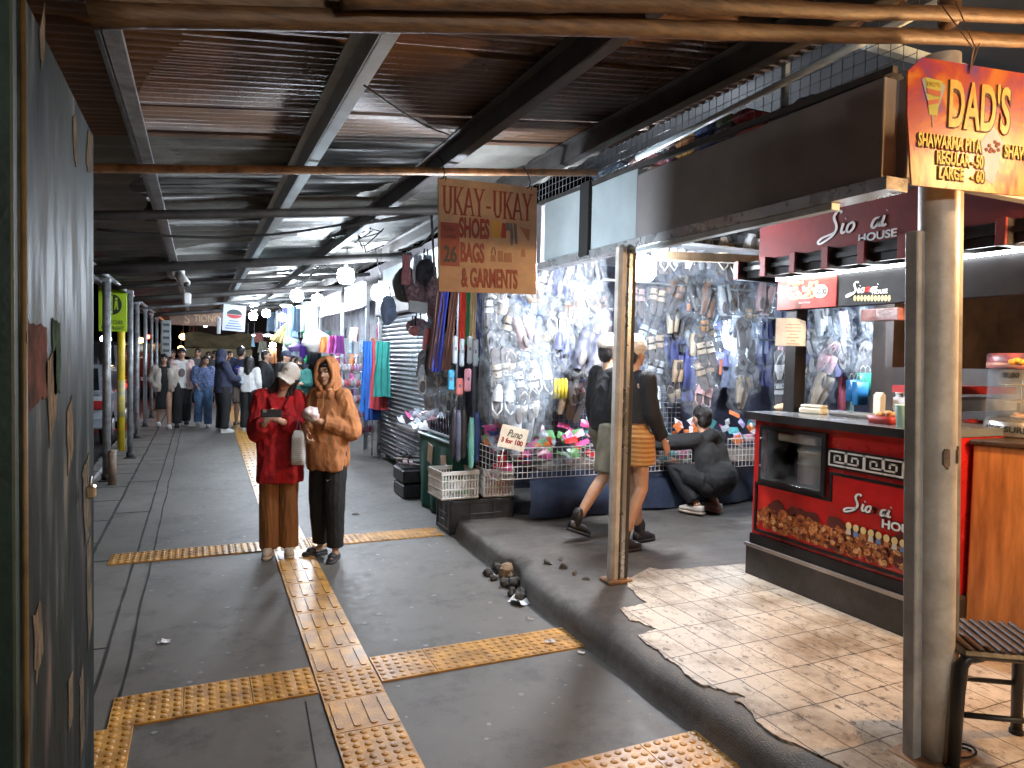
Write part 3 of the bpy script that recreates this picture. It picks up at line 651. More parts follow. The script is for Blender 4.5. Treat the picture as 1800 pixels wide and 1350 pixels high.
# bamboo-coloured scaffold pipes overhead
TANP = mat('tan_bamboo', (.115,.062,.027), .55, 0, .35, 9, .25, 30, tint=(.05,.025,.012), stretch=(1,6,6))
def pole(pa, pb, r, label, nodes=5):
    a, c = Vector(pa), Vector(pb); b = MB(); pts = []; rr = []
    n = 40
    for i in range(n+1):
        t = i/n; p = a.lerp(c, t); p.z += .012*noise.noise(Vector((t*4, r*90, 0))); pts.append(p)
        f = (t*nodes) % 1; rr.append(r*(1.14 if f < .035 else 1.0)*(1+.05*noise.noise(Vector((t*9, 2, r)))))
    b.tube(pts, rr, 12); return b.build('bamboo_pole', TANP, label=label, cat='pole', group='bamboo poles overhead')
p1, p2 = onY(150, -14, 1.72), onY(1830, 52, 1.72)
pole(p1+Vector((0,.06,-.02)), onY(1830, 72, 1.78), .027, 'lower tan bamboo pole running across the top of the view above the orange menu', 6)
pole(onY(600, -6, 1.7), onY(1830, 30, 1.7), .025, 'upper tan bamboo pole running across above the lower pole', 5)
b = MB(); a_, c_ = onY(170, 2, 1.8), onY(1130, 36, 1.83); b.beam(a_, c_, .03, .07); b.build('roof_batten', mat('brown_wood', (.20,.12,.065), .65, 0, .35, 8, .2, 30, stretch=(1,8,8)), label='brown weathered wooden batten under the front edge of the roof', cat='batten')
b = MB(); q = onY(1672, 20, 1.74); b.tube([q+Vector((-.04,-.02,-.05)), q+Vector((.06,.05,.12))], [.038,.042], 12); b.build('bamboo_stub', TANP, label='short thick bamboo stub tied at an angle above the orange menu', cat='pole')
# ================================================================== orange menu sign
def flame_mat():
    m = bpy.data.materials.new('flame_print'); m.use_nodes = True; t = m.node_tree; N = t.nodes; L = t.links; bs = N['Principled BSDF']
    tc = N.new('ShaderNodeTexCoord'); mp = N.new('ShaderNodeMapping'); mp.inputs['Rotation'].default_value = (0,.7,0); mp.inputs['Scale'].default_value = (2.6,1,5.5); L.new(tc.outputs['Object'], mp.inputs[0])
    n = N.new('ShaderNodeTexNoise'); n.inputs['Scale'].default_value = 1.25; n.inputs['Detail'].default_value = 4; n.inputs['Distortion'].default_value = 1.6; L.new(mp.outputs[0], n.inputs['Vector'])
    c = N.new('ShaderNodeValToRGB'); e = c.color_ramp.elements; e[0].position = .28; e[0].color = (.12,.08,.30,1); e[1].position = .38; e[1].color = (.42,.045,.10,1)
    for p_, q in ((.46,(.62,.08,.03)), (.54,(.75,.20,.02)), (.64,(.82,.36,.05)), (.75,(.90,.68,.28))): el = c.color_ramp.elements.new(p_); el.color = (*q,1)
    L.new(n.outputs[0], c.inputs[0])
    # flames at the foot of the print
    mp2 = N.new('ShaderNodeMapping'); mp2.inputs['Scale'].default_value = (14,1,5); L.new(tc.outputs['Object'], mp2.inputs[0])
    n2 = N.new('ShaderNodeTexNoise'); n2.inputs['Scale'].default_value = 1.2; n2.inputs['Detail'].default_value = 5; n2.inputs['Distortion'].default_value = 1.2; L.new(mp2.outputs[0], n2.inputs['Vector'])
    c2 = N.new('ShaderNodeValToRGB'); e = c2.color_ramp.elements; e[0].position = .38; e[0].color = (.55,.06,.02,1); e[1].position = .62; e[1].color = (.92,.55,.10,1); L.new(n2.outputs[0], c2.inputs[0])
    sx = N.new('ShaderNodeSeparateXYZ'); L.new(tc.outputs['Object'], sx.inputs[0])
    ad = N.new('ShaderNodeMath'); ad.operation = 'ADD'; L.new(sx.outputs[2], ad.inputs[0]); sc = N.new('ShaderNodeMath'); sc.operation = 'MULTIPLY'; sc.inputs[1].default_value = .22; L.new(n2.outputs[0], sc.inputs[0]); L.new(sc.outputs[0], ad.inputs[1])
    mr = N.new('ShaderNodeMapRange'); mr.inputs[1].default_value = .24; mr.inputs[2].default_value = .20; L.new(ad.outputs[0], mr.inputs[0])
    mx = N.new('ShaderNodeMix'); mx.data_type = 'RGBA'; L.new(mr.outputs[0], mx.inputs[0]); L.new(c.outputs[0], mx.inputs[6]); L.new(c2.outputs[0], mx.inputs[7]); L.new(mx.outputs[2], bs.inputs['Base Color'])
    bs.inputs['Roughness'].default_value = .3; return m
FLAME = flame_mat()
o_ = onY(1603, 325, 1.58); tl = onY(1588, 95, 1.58); W_ = 1.15; Hs = (tl-o_).length
dx = Vector((.986, -.168, 0))
ds = thing('menu_sign', "flaming orange DAD'S shawarma menu board hung on wires from the bamboo", 'sign', o_, math.atan2(dx.y, dx.x))
# local frame: x along the board, z up, front towards -y
tilt = .03
lx = -.02
b = MB(); pl_ = [(.0,0),(W_,0),(W_,Hs),(.02,Hs),(-.035,Hs-.05),(-.03,Hs*.55)]
b.prism([(p[0]+0, p[1]) for p in pl_], (0, .008, 0), X, Z, .008); b.build('board', FLAME, ds)
YL, OL = mat('menu_yellow', (.88,.62,.05), .4, bump=0, var=.05), mat('menu_outline', (.10,.03,.02), .5, bump=0)
YG = mat('menu_gold', (.90,.55,.10), .35, bump=0, var=.2, scale=14, tint=(.85,.38,.03))
def two(s_, x, z, w, h, m=YL, bold=.03, out=.055):
    lettering(s_, (x-.004, -.0022, z-.004), X, Z, w+.012, h+.004, OL, ds, extrude=.0008, bold=out); lettering(s_, (x, -.0045, z), X, Z, w, h, m, ds, extrude=.0012, bold=bold)
u = W_/1.15
sxp = lambda px: (px-1596)/212*.462      # px across the board face, near its own distance
def zz(py, px): 
    top = 88+.135*(px-1590); bot = 324+.075*(px-1603); return Hs*(bot-py)/(bot-top)
two("DAD'S", sxp(1657), zz(217, 1657)-.0, sxp(1775)-sxp(1657), .165, YG, .02, .05)
two('SHAWARMA PITA', sxp(1602), zz(252,1602), sxp(1722)-sxp(1602), .045); two('REGULAR - 50', sxp(1638), zz(284,1638), sxp(1727)-sxp(1638), .045); two('LARGE   - 60', sxp(1643), zz(311,1643), sxp(1730)-sxp(1643), .043)
two('SHAWARMA RICE', sxp(1768), zz(270,1768), .27, .045)
b = MB()      # cone emblem: spit of meat between two blades
cx, cz = sxp(1627), zz(195, 1627)
b.cur = 0; b.prism([(cx-.034, cz+.12), (cx+.036, cz+.115), (cx+.02, cz+.0), (cx-.012, cz+.0)], (0,0,0), X, Z, .002)
b.cur = 1; b.prism([(cx-.028, cz+.085), (cx+.030, cz+.08), (cx+.027, cz+.062), (cx-.025, cz+.067)], (0,-.0025,0), X, Z, .001); b.prism([(cx-.022, cz+.045), (cx+.024, cz+.055), (cx+.022, cz+.04), (cx-.019, cz+.03)], (0,-.0025,0), X, Z, .001)
b.cur = 2; b.prism([(cx-.048, cz+.11), (cx-.036, cz+.12), (cx-.014, cz+.02), (cx-.02, cz+.04)], (0,-.001,0), X, Z, .001); b.prism([(cx+.05, cz+.1), (cx+.036, cz+.11), (cx+.02, cz+.02), (cx+.03, cz+.04)], (0,-.001,0), X, Z, .001); b.prism([(cx, cz), (cx+.006, cz), (cx+.004, cz-.04), (cx+.002, cz-.04)], (0,-.001,0), X, Z, .001)
b.build('cone_emblem', [paint((.55,.48,.05), .4, bump=0), paint((.60,.10,.03), .4, bump=0), paint((.35,.36,.34), .4, bump=0)], ds)
lettering("DAD'S", (cx-.026, -.004, cz+.092), X, Z, .054, .016, paint((.75,.45,.05), .4, bump=0), ds, extrude=.0006)
b = MB(); wx, wz = sxp(1745), zz(320, 1745)
b.cur = 0; b.prism([(wx-.05,wz+.14),(wx-.0,wz+.20),(wx+.045,wz+.15),(wx+.03,wz+.06),(wx+.01,wz),(wx-.025,wz+.02),(wx-.04,wz+.09)], (0,0,0), X, Z, .0015); b.cur = 1
for k in range(9): b.ell((wx-.028+.055*rnd.random(), -.002, wz+.11+.04*rnd.random()), (.009,.001,.007), None, 7, 4)
b.build('wrap_picture', [paint((.85,.80,.78), .5, bump=0), paint((.45,.12,.06), .5, bump=0)], ds)
b = MB(); b.tube([(.21,-.004,Hs-.03),(.215,-.01,Hs+.05),(.19,.1,Hs+.24)], .0022, 5); b.tube([(.21,-.004,Hs-.03),(.22,-.01,Hs+.06),(.25,.1,Hs+.26)], .0022, 5); b.tube([(.21,-.004,Hs-.03),(.24,-.01,Hs+.07),(.31,.05,Hs+.10)], .002, 5); b.build('hanging_wire', RPIPE, ds)
# ================================================================== dumpling stall (red counter)
PZ = .16
RED = mat('counter_red', (.50,.018,.016), .28, 0, .15, 3, .03, spec=.5, coat=.3)
REDP = mat('counter_print_red', (.62,.015,.014), .22, 0, .12, 2.4, .02, tint=(.45,.01,.01), coat=.4)
BLKG = mat('black_laminate', (.016,.014,.014), .42, 0, .3, 6, .05, spec=.25)
WHITE = mat('white_print', (.78,.76,.73), .4, bump=0, var=.04)
kx0 = 3.56; ky1, ky0 = 3.73, 2.47
ct = thing('dumpling_counter', 'red dumpling stall counter with white key pattern, glass door and black plinth', 'counter', (kx0, 2.8, PZ))
def cy(px, py=None): return onX(px, 900, kx0).y
def cpt(px, py, d=.0):
    q = onX(px, py, kx0-d); return (q.y, q.z)
b = MB(); b.bev((kx0+.37, (ky0+ky1)/2, PZ+.11), (.78, ky1-ky0+.06, .22), .012); b.build('plinth', mat('worn_black_plinth', (.035,.028,.025), .4, 0, .4, 5, .2, 40), ct, True)
b = MB(); b.beam((kx0-.022, ky0, PZ+.222), (kx0-.022, ky1+.03, PZ+.222), .02, .022); b.build('plinth_rail', mat('dull_chrome', (.35,.30,.27), .35, .6), ct, True)
b = MB()
for zc in (PZ+.265,): b.box((kx0-.004+.012, (ky0+ky1)/2, zc), (.03, ky1-ky0+.004, .075))
b.build('black_band', BLKG, ct, True)
ztop = 1.315
b = MB(); pts = [(0,ky0),(.86,ky0),(.86,ky1+.05),(-.03,ky1+.05),(-.075,ky1-.25),(-.075,ky0)]
b.prism([(p[0], p[1]) for p in pts], (kx0, 0, ztop-.045), X, Y, .045); b.build('counter_top', mat('steel_top', (.30,.32,.34), .25, .5, .15, 4, .05), ct, True)
b = MB(); b.beam((kx0-.08, ky0, ztop-.024), (kx0-.08, ky1-.25, ztop-.024), .014, .05); b.beam((kx0-.08, ky1-.25, ztop-.024), (kx0-.035, ky1+.055, ztop-.024), .014, .05); b.build('top_edge', BLKG, ct, True)
# key pattern band along the top
ka, kb = cpt(1450, 783), cpt(1600, 795); kz = PZ+.925; kh = .085
# glass door with a steel steamer pot behind it
gy1, gy0 = cpt(1340, 840)[0], cpt(1450, 840)[0]; gz1, gz0 = cpt(1344, 742)[1]-.0, cpt(1344, 845)[1]+.005
gz1 = min(gz1, 1.215)
b = MB(); yc, zc = (gy0+gy1)/2, (gz0+gz1)/2
bb = MB(); X0, X1 = kx0+.01, kx0+.73
for y0_b, y1_b, z0_b, z1_b in ((ky0, gy0, .378, 1.266), (gy0, gy1, .378, gz0), (gy0, gy1, gz1, 1.266), (gy1, ky1, .378, 1.266)):
    bb.box(((X0+X1)/2, (y0_b+y1_b)/2, (z0_b+z1_b)/2), (X1-X0, abs(y1_b-y0_b), z1_b-z0_b))
bb.build('body', RED, ct, True)
bb = MB(); bb.box((kx0+.53, yc, zc), (.2, gy1-gy0, gz1-gz0)); 
for y_ in (gy0+.008, gy1-.008): bb.box((kx0+.23, y_, zc), (.40, .012, gz1-gz0-.004))
for z_ in (gz0+.008, gz1-.008): bb.box((kx0+.23, yc, z_), (.40, abs(gy1-gy0)-.03, .012))
bb.build('cabinet_lining', mat('cabinet_dark', (.05,.047,.045), .5), ct, True)
for y_, w2 in ((gy0, .03), (gy1, .03)): b.box((kx0-.012, y_, zc), (.024, w2, gz1-gz0+.03))
for z_, h2 in ((gz0, .036), (gz1, .03)): b.box((kx0-.0121, yc, z_), (.0238, gy1-gy0-.03, h2))
dr = b.build('door', BLKG, ct, True)
b = MB(); b.bev((kx0-.0265, yc, zc), (.004, gy1-gy0-.02, gz1-gz0-.02), .001); b.build('door_glass', clear('door_glass', (.92,.92,.91), .97, .05, 4, .02), ct, True)
pot = MB(); pcy = gy1-(gy1-gy0)*.66; pr0 = (gy1-gy0)*.25; pcx = kx0+.15; H_ = gz1-gz0
pot.lathe([(pr0, gz0+.03), (pr0, gz0+H_*.40), (pr0*1.06, gz0+H_*.41), (pr0*1.06, gz0+H_*.44), (pr0, gz0+H_*.45), (pr0, gz0+H_*.62), (pr0*1.12, gz0+H_*.64), (pr0*1.12, gz0+H_*.67), (pr0*.9, gz0+H_*.70), (0, gz0+H_*.74)], (pcx, pcy, 0), 28)
pot.bev((pcx, gy1-(gy1-gy0)*.50, gz0+H_*.86), (.25, (gy1-gy0)*.62, H_*.16), .01)
pot.build('steamer_pot', mat('pot_steel', (.40,.41,.39), .32, .25, .06, 2, .0), ct, True)
b = MB()
for z_ in (.28,.8): b.ell((kx0-.03, gy1-.005, gz0+(gz1-gz0)*z_), (.006,.009,.009), None, 8, 5)
b.build('hinge', mat('dull_chrome', (.35,.30,.27), .35, .6), ct, True)
b = MB(); b.box((kx0-.003, (ky0+gy0)/2-.01, kz), (.008, gy0-ky0-.03, kh+.036)); b.build('pattern_band', BLKG, ct, True)
b = MB(); t_ = .0105; g = .125; yy = gy0-.03; k = 0
while yy-g > ky0:
    s_ = kh/2; flip = 1 if k % 2 == 0 else -1; xx = kx0-.0085; w2 = g*.47; yc = yy-g/2
    seg = [((-w2,-s_),(-w2,s_)), ((-w2,s_),(w2,s_)), ((w2,s_),(w2,-s_*.5)), ((w2,-s_*.5),(-w2*.35,-s_*.5)), ((-w2*.35,-s_*.5),(-w2*.35,s_*.45)), ((-w2*.35,s_*.45),(w2*.35,s_*.45)), ((w2*.35,s_*.45),(w2*.35,-.05*s_))]
    for p, q in seg:
        y1s, y2s = yc-p[0]*flip, yc-q[0]*flip; b.box((xx, (y1s+y2s)/2, kz+(p[1]+q[1])/2), (.003+.0002*k, abs(y1s-y2s)+t_, abs(p[1]-q[1])+t_))
    b.box((xx, yc, kz-s_), (.0025, g*.97, t_)); yy -= g; k += 1
b.build('key_pattern', WHITE, ct, True)
# printed panel: stepped outline with black border
st_px = [(1340,855),(1470,890),(1470,808),(1640,830),(1640,1052),(1340,955)]
pz = [cpt(*q) for q in st_px]
pz = [(ky1-.045, gz0-.03), (gy0-.05, gz0-.03), (gy0-.05, PZ+.83), (ky0+.02, PZ+.83), (ky0+.02, PZ+.335), (ky1-.045, PZ+.335)]
def ring(poly, grow):
    c = Vector((sum(p[0] for p in poly)/6, sum(p[1] for p in poly)/6)); return poly
b = MB()
for i in range(6):
    p, q = pz[i], pz[(i+1) % 6]; b.box((kx0-.004-.0004*i, (p[0]+q[0])/2, (p[1]+q[1])/2), (.008, abs(p[0]-q[0])+.018, abs(p[1]-q[1])+.018))
b.build('panel_border', BLKG, ct, True)
b = MB(); b.prism([(p[0], p[1]) for p in reversed(pz)], (kx0-.001, 0, 0), Y, Z, .003); 
b.s = [False]*len(b.s); b.build('printed_panel', REDP, ct, True)
# printed fried dumplings along the foot of the panel: flat shapes in browns
fr = [paint((.34,.085,.022), .35, bump=0, var=.5, scale=45), paint((.50,.17,.05), .35, bump=0, var=.5, scale=45), paint((.62,.30,.12), .35, bump=0, var=.4, scale=50), paint((.10,.018,.012), .35, bump=0)]
b = MB(); rr_ = random.Random(3)
def blob(yc, zc, r, layer, mi):
    n = 11; b.cur = mi; ph = rr_.random()*9
    b.prism([(yc-r*(1+.38*noise.noise(Vector((k*.9, ph, layer))))*math.cos(2*PI*k/n), zc+r*.85*(1+.38*noise.noise(Vector((k*1.1, ph, 7))))*math.sin(2*PI*k/n)) for k in range(n)][::-1], (kx0-.0062-.00022*layer, 0, 0), Y, Z, .0002)
L0 = 0
yv = ky1-.085
lim = lambda y: PZ+.355+.20+.05*noise.noise(Vector((y*4, 0, 0)))
for i in range(60):
    y = ky0+.09+(ky1-ky0-.19)*rr_.random(); z = PZ+.39+.12*rr_.random(); blob(y, z+.02, .04+.02*rr_.random(), i % 12, 3)
for i in range(90):
    y = ky0+.08+(ky1-ky0-.17)*rr_.random(); z = PZ+.385+.11*rr_.random(); blob(y, z, .028+.02*rr_.random(), 14+i % 24, rr_.choice([0,0,1]))
for i in range(260):
    y = ky0+.07+(ky1-ky0-.15)*rr_.random(); z = PZ+.37+.125*rr_.random(); blob(y, z, .008+.013*rr_.random(), 40+i % 30, rr_.choice([1,1,2,0,3]))
b.build('fried_food_print', fr, ct, True)
SM = mat('dark_red_script', (.26,.03,.02), .4, bump=0)
ys_ = cpt(1495, 880)[0]
o0 = Vector((kx0-.0052, cpt(1497, 893)[0], cpt(1497, 893)[1]))
handwriting([('S', .0, BLKG), ('io', 1.15, BLKG), ('ai', 2.98, BLKG)], o0+Vector((0.0015,.004,-.006)), (0,-1,0), Z, .066, ct, .125)
for n_, o in enumerate([q for q in ct.children if q.name.startswith('lettering')]): pass
handwriting([('S', .0, WHITE), ('io', 1.15, WHITE), ('m', 2.13, SM), ('ai', 2.98, WHITE)], o0+Vector((-.004,0,0)), (0,-1,0), Z, .066, ct, .085)
hp = cpt(1553, 918); hp = (hp[0], hp[1]-.03)
lettering('HOUSE', (kx0-.0106, hp[0]+.006, hp[1]-.004), (0,-1,0), Z, .262, .058, BLKG, ct, bold=.06, extrude=.0008, world=True); lettering('HOUSE', (kx0-.0125, hp[0], hp[1]), (0,-1,0), Z, .25, .05, WHITE, ct, bold=.03, extrude=.001, world=True)
# a plain printed row where the photo has small painted faces: simple rounded tokens
b = MB(); rr2 = random.Random(5)
for k in range(9):
    y = cpt(1490, 925)[0]-.028-.05*k; z = cpt(1490+14*k, 922+4.5*k)[1]
    b.cur = 0; b.prism([(y+.02*math.cos(a*.6283), z+.022*math.sin(a*.6283)) for a in range(10)][::-1], (kx0-.0262,0,0), Y, Z, .0008)
    b.cur = 1+k % 3; b.prism([(y-.018, z-.05), (y-.013, z-.018), (y+.013, z-.018), (y+.018, z-.05)], (kx0-.0252,0,0), Y, Z, .0007)
b.build('printed_token_row', [paint((.70,.52,.22), .4, bump=0, var=.2), paint((.55,.5,.42), .4, bump=0), paint((.12,.2,.38), .4, bump=0), paint((.45,.16,.05), .4, bump=0)], ct, True)
# ---- things on the counter
def on_counter(px, py, z=ztop): return fl(px, py, z)
p = on_counter(1383, 722); b = MB(); b.ell((0,0,.02), (.075,.1,.035)); 
b.build('bread_tray', mat('tan_bread', (.42,.27,.14), .7, 0, .3, 20), loc=(p.x, p.y, ztop), label='low tan food heap on the counter at the foot of the black stall post', cat='food')
p = on_counter(1430, 727); bt = thing('takeaway_box', 'pale folded foam takeaway box on the steel counter', 'box', (p.x, p.y, ztop), .3)
b = MB(); b.bev((0,0,.02), (.12,.16,.04), .008); b.build('base', paint((.62,.60,.48), .6), bt); b = MB(); b.bev((.006,0,.052), (.11,.15,.02), .008); b.build('lid', paint((.68,.66,.55), .6), bt)
p = on_counter(1510, 735); b = MB(); b.bev((0,0,.012), (.30,.42,.02), .006); b.beam((-.15,-.2,.025), (-.15,.2,.025), .012, .012); b.build('steel_tray', mat('pot_steel', (.42,.43,.40), .28, .6), loc=(p.x+.1, p.y, ztop), label='flat steel tray on the counter below the blue gift bags', cat='tray')
p = on_counter(1545, 728); cp_ = thing('cream_carton', 'upright cream carton standing on the counter before the blue bags', 'carton', (p.x, p.y, ztop))
b = MB(); b.bev((0,0,.065), (.055,.06,.13), .004); b.build('box', paint((.62,.60,.50), .6), cp_); b = MB(); b.prism([(-.028,0),(.028,0),(0,.025)], (0,.03,.13), X, Z, .06); b.build('gable', paint((.66,.64,.54), .6), cp_)
p = on_counter(1555, 745); rb = thing('red_food_bin', 'red plastic bin heaped with tan food beside the mint cup', 'bin', (p.x+.02, p.y, ztop))
b = MB(); b.stack([(0,0,.0,.075,.08),(0,0,.045,.085,.09)], 18, 5); b.build('bin', paint((.36,.025,.02), .4), rb)
b = MB()
for k in range(12): b.ell((.06*(rnd.random()-.5), .1*(rnd.random()-.5), .05+.02*rnd.random()), (.022,.02,.014), None, 8, 5)
b.build('food_heap', paint((.5,.33,.16), .7, var=.3, scale=30), rb)
p = on_counter(1592, 752); mc = thing('mint_cup', 'pale mint plastic cup on the counter next to the cream post', 'cup', (p.x, p.y+.02, ztop))
b = MB(); b.lathe([(.032,0),(.041,.12),(.0425,.125),(.039,.124),(.031,.008),(0,.006)], (0,0,0), 18); b.build('cup', paint((.42,.70,.62), .4), mc)
b = MB(); b.lathe([(.041,.118),(.044,.121),(.044,.127),(.040,.128)], (0,0,0), 18); b.build('rim', paint((.5,.76,.69), .4), mc)
for i, (px, py, c, lb) in enumerate([(1578,725,(.5,.5,.48),'clear lidded jar with a red base standing on the counter'), (1592,722,(.07,.12,.10),'dark green bottle behind the mint cup on the counter')]):
    p = on_counter(px, py); j = thing('sauce_jar', lb, 'jar', (p.x+.08, p.y+.05, ztop))
    b = MB(); b.lathe([(.035,0),(.038,.02),(.038,.10),(.026,.12),(.026,.135)], (0,0,0), 16); b.build('jar_body', paint(c, .2), j)
    b = MB(); b.lathe([(.029,.132),(.029,.155),(0,.157)], (0,0,0), 14); b.build('lid', paint((.6,.6,.58) if i == 0 else (.1,.1,.1), .4), j)
    if i == 0: b = MB(); b.lathe([(.0385,.02),(.0388,.055),(.0385,.056)], (0,0,0), 16); b.build('label_band', paint((.5,.03,.03), .4), j)
# ---- stall roof: black posts, maroon name board, slatted pergola, light box
bp_ = onY(1397, 660, 3.70)
b = MB(); b.bev((bp_.x, 3.70, (ztop+2.1)/2), (.105, .10, 2.1-ztop), .004); po = b.build('stall_post', BLKG, label='black square post between the dumpling counter and its light box', cat='post')
sr = thing('stall_canopy', 'maroon slatted dumpling stall roof with grey script name board', 'stall roof', (3.8, 3.3, 2.4))
MAR = mat('maroon_board', (.085,.012,.012), .7, 0, .25, 3, .05, spec=.12)
MARE = mat('maroon_rafter', (.14,.018,.018), .6, 0, .2, 5, spec=.2)
b = MB(); b.bev((3.82, 2.95, 2.555), (.04, 2.1, .30), .004); b.build('name_board', MAR, sr, True)
GS = mat('grey_script', (.36,.34,.33), .4, bump=0)
q0 = onX(1452, 420, 3.79); handwriting([('S', .0, GS), ('io', 1.05, GS), ('ai', 3.15, GS)], (3.797, q0.y, q0.z+.018), (0,-1,0), Z, .105, sr, .07)
q1 = onX(1510, 418, 3.79); lettering('HOUSE', (3.797, q1.y+.01, q1.z-.028), (0,-1,0), Z, .265, .05, GS, sr, bold=.02, world=True)
b = MB(); b.box((4.05, 2.95, 2.345), (.8, 2.3, .03)); b.build('soffit', BLKG, sr, True)
for k in range(9):
    y = 4.02-.265*k
    if y < 2.0: break
    b = MB(); b.bev((3.87, y, 2.335), (.50, .05, .135), .004); b.build('rafter', BLKG, sr, True)
    b = MB(); b.bev((3.612, y, 2.335), (.016, .052, .137), .003); b.build('rafter_tip', MARE, sr, True)
b = MB(); b.bev((3.69, 2.99, 2.34), (.02, 2.0, .12), .003); b.build('front_board', BLKG, sr, True)
lb = thing('stall_light_box', 'long menu light box with price disc and white tube under the stall roof', 'menu board', (3.8, 3.0, 2.1))
b = MB(); b.bev((3.85, 2.95, 2.145), (.06, 1.70, .215), .004); b.build('case', BLKG, lb, True)
def lbp(px, py): q = onX(px, py, 3.815); return (q.y, q.z)
ya, yb_ = lbp(1367,515)[0], lbp(1470,515)[0]
b = MB(); b.bev((3.8165, (ya+yb_)/2, 2.145), (.006, ya-yb_, .205), .001); b.build('food_panel', mat('menu_print', (.42,.03,.02), .3, 0, .4, 9, bump=0, tint=(.10,.03,.02), emit=.35), lb, True)
b = MB(); rr3 = random.Random(8)
for k in range(46):
    yy, zz_ = lbp(1385+52*rr3.random(), 495+30*rr3.random()); b.cur = rr3.choice([0,1,2]); b.ell((3.8125-.0002*k/10, yy, zz_), (.0006,.02*rr3.uniform(.6,1.2),.014), None, 9, 4)
b.cur = 3; yy, zz_ = lbp(1443, 512); b.ell((3.811, yy, zz_), (.002, .062, .046), None, 18, 6)
b.build('food_picture', [paint((.45,.2,.08), .4, bump=0, emit=.3), paint((.62,.42,.2), .4, bump=0, emit=.3), paint((.3,.33,.1), .4, bump=0, emit=.3), mat('lit_white', (.75,.75,.72), .4, bump=0, emit=.5)], lb, True)
yy, zz_ = lbp(1435, 519); lettering('50.00', (3.808, yy, zz_), (0,-1,0), Z, .085, .042, BLK, lb, bold=.01, extrude=.001, world=True)
for i, s_ in enumerate(('Pork shrimp', 'Steamed Siomai')):
    yy, zz_ = lbp(1405, 527+6*i); lettering(s_, (3.811, yy, zz_-.005*i), (0,-1,0), Z, .095, .013, WHITE, lb, extrude=.001, world=True)
yy, zz_ = lbp(1494, 516); WL = mat('lit_white', (.75,.75,.72), .4, bump=0, emit=.5)
handwriting([('S', .1, WL), ('io', 1.15, WL), ('m', 2.1, mat('lit_red', (.5,.03,.02), .4, bump=0, emit=.4)), ('ai', 2.95, WL)], (3.817, yy, zz_), (0,-1,0), Z, .05, lb, .085)
yy, zz_ = lbp(1533, 514); lettering('HOUSE', (3.816, yy, zz_-.012), (0,-1,0), Z, .105, .027, WL, lb, bold=.02, extrude=.001, world=True)
b = MB()
for k in range(11): yy, zz_ = lbp(1502+6*k, 524); b.prism([(yy+.011*math.cos(a*.785), zz_+.02*math.sin(a*.785)) for a in range(8)][::-1], (3.8185,0,0), Y, Z, .001)
b.build('printed_token_row', paint((.65,.5,.22), .4, bump=0, var=.3, scale=60, emit=.3), lb, True)
b = MB(); yy = lbp(1601, 500)[0]; b.bev((3.8165, yy-.12, 2.145), (.006, .24, .205), .001); b.build('red_panel', mat('lit_red', (.5,.03,.02), .4, bump=0, emit=.4), lb, True)
b = MB(); b.tube([(3.785, 3.80, 2.258), (3.785, 2.1, 2.258)], .010, 8); b.build('tube_lamp', emitter('tube_light', (.88,.95,1), 14), lb, True)
b = MB(); yy, zz_ = lbp(1550, 552); b.bev((3.84, yy, zz_-.005), (.1, .26, .075), .004); b.build('hanging_shelf', mat('glass_shelf', (.30,.12,.10), .15, 0, .3, 8), lb, True)
# paper notice taped to the stall post
pn = thing('paper_notice', 'white paper notice with a bent corner taped to the black stall post', 'notice', (bp_.x-.02, 3.62, 1.95), 0)
b = MB(); wN, hN = .205, .19
def fn(u, v):
    c = max(0, u+v-1.62); return ((u-.5)*wN*.98-.25*c*wN, -.03-.025*math.sin(u*3)-.12*c, (v-.5)*hN-.3*c*hN)
b.grid(fn, 12, 12); dd = R0
b.build('sheet', paint((.82,.84,.86), .6, bump=0), pn); pn.rotation_euler = (0, 0, -.55)
b = MB()
for i, wl in enumerate((.09,.11,.10,.05,.08,.03,.09)): b.box((.01, -.0585, .07-.022*i-.02), (wl, .002, .005))
b.build('printed_lines', paint((.4,.38,.38), .6, bump=0), pn)
q = onY(1388, 584, 3.62); pn.location = q
# ================================================================== shawarma stall at the edge of the view
WOODC = mat('orange_wood', (.40,.165,.05), .38, 0, .32, 3.2, .06, 40, tint=(.24,.085,.025), stretch=(6,6,.7), coat=.25)
q0, q1 = Vector((3.895, 2.43)), Vector((4.42, 1.15))   # front face from the post towards the frame edge
wc = thing('wooden_counter', 'orange varnished wooden stall counter behind the cream post', 'counter', (q0.x, q0.y, PZ), math.atan2(q1.y-q0.y, q1.x-q0.x))
L_ = (q1-q0).length
b = MB(); b.bev((L_/2, .30, .55), (L_, .56, 1.045), .006); b.build('body', WOODC, wc)
b = MB(); b.bev((L_/2, .30, 1.087), (L_+.04, .60, .028), .006); b.build('top', mat('dark_top', (.05,.03,.02), .3), wc)
b = MB(); b.bev((L_/2, .30, .014), (L_-.02, .53, .028), .002); b.build('kick_board', DARK, wc)
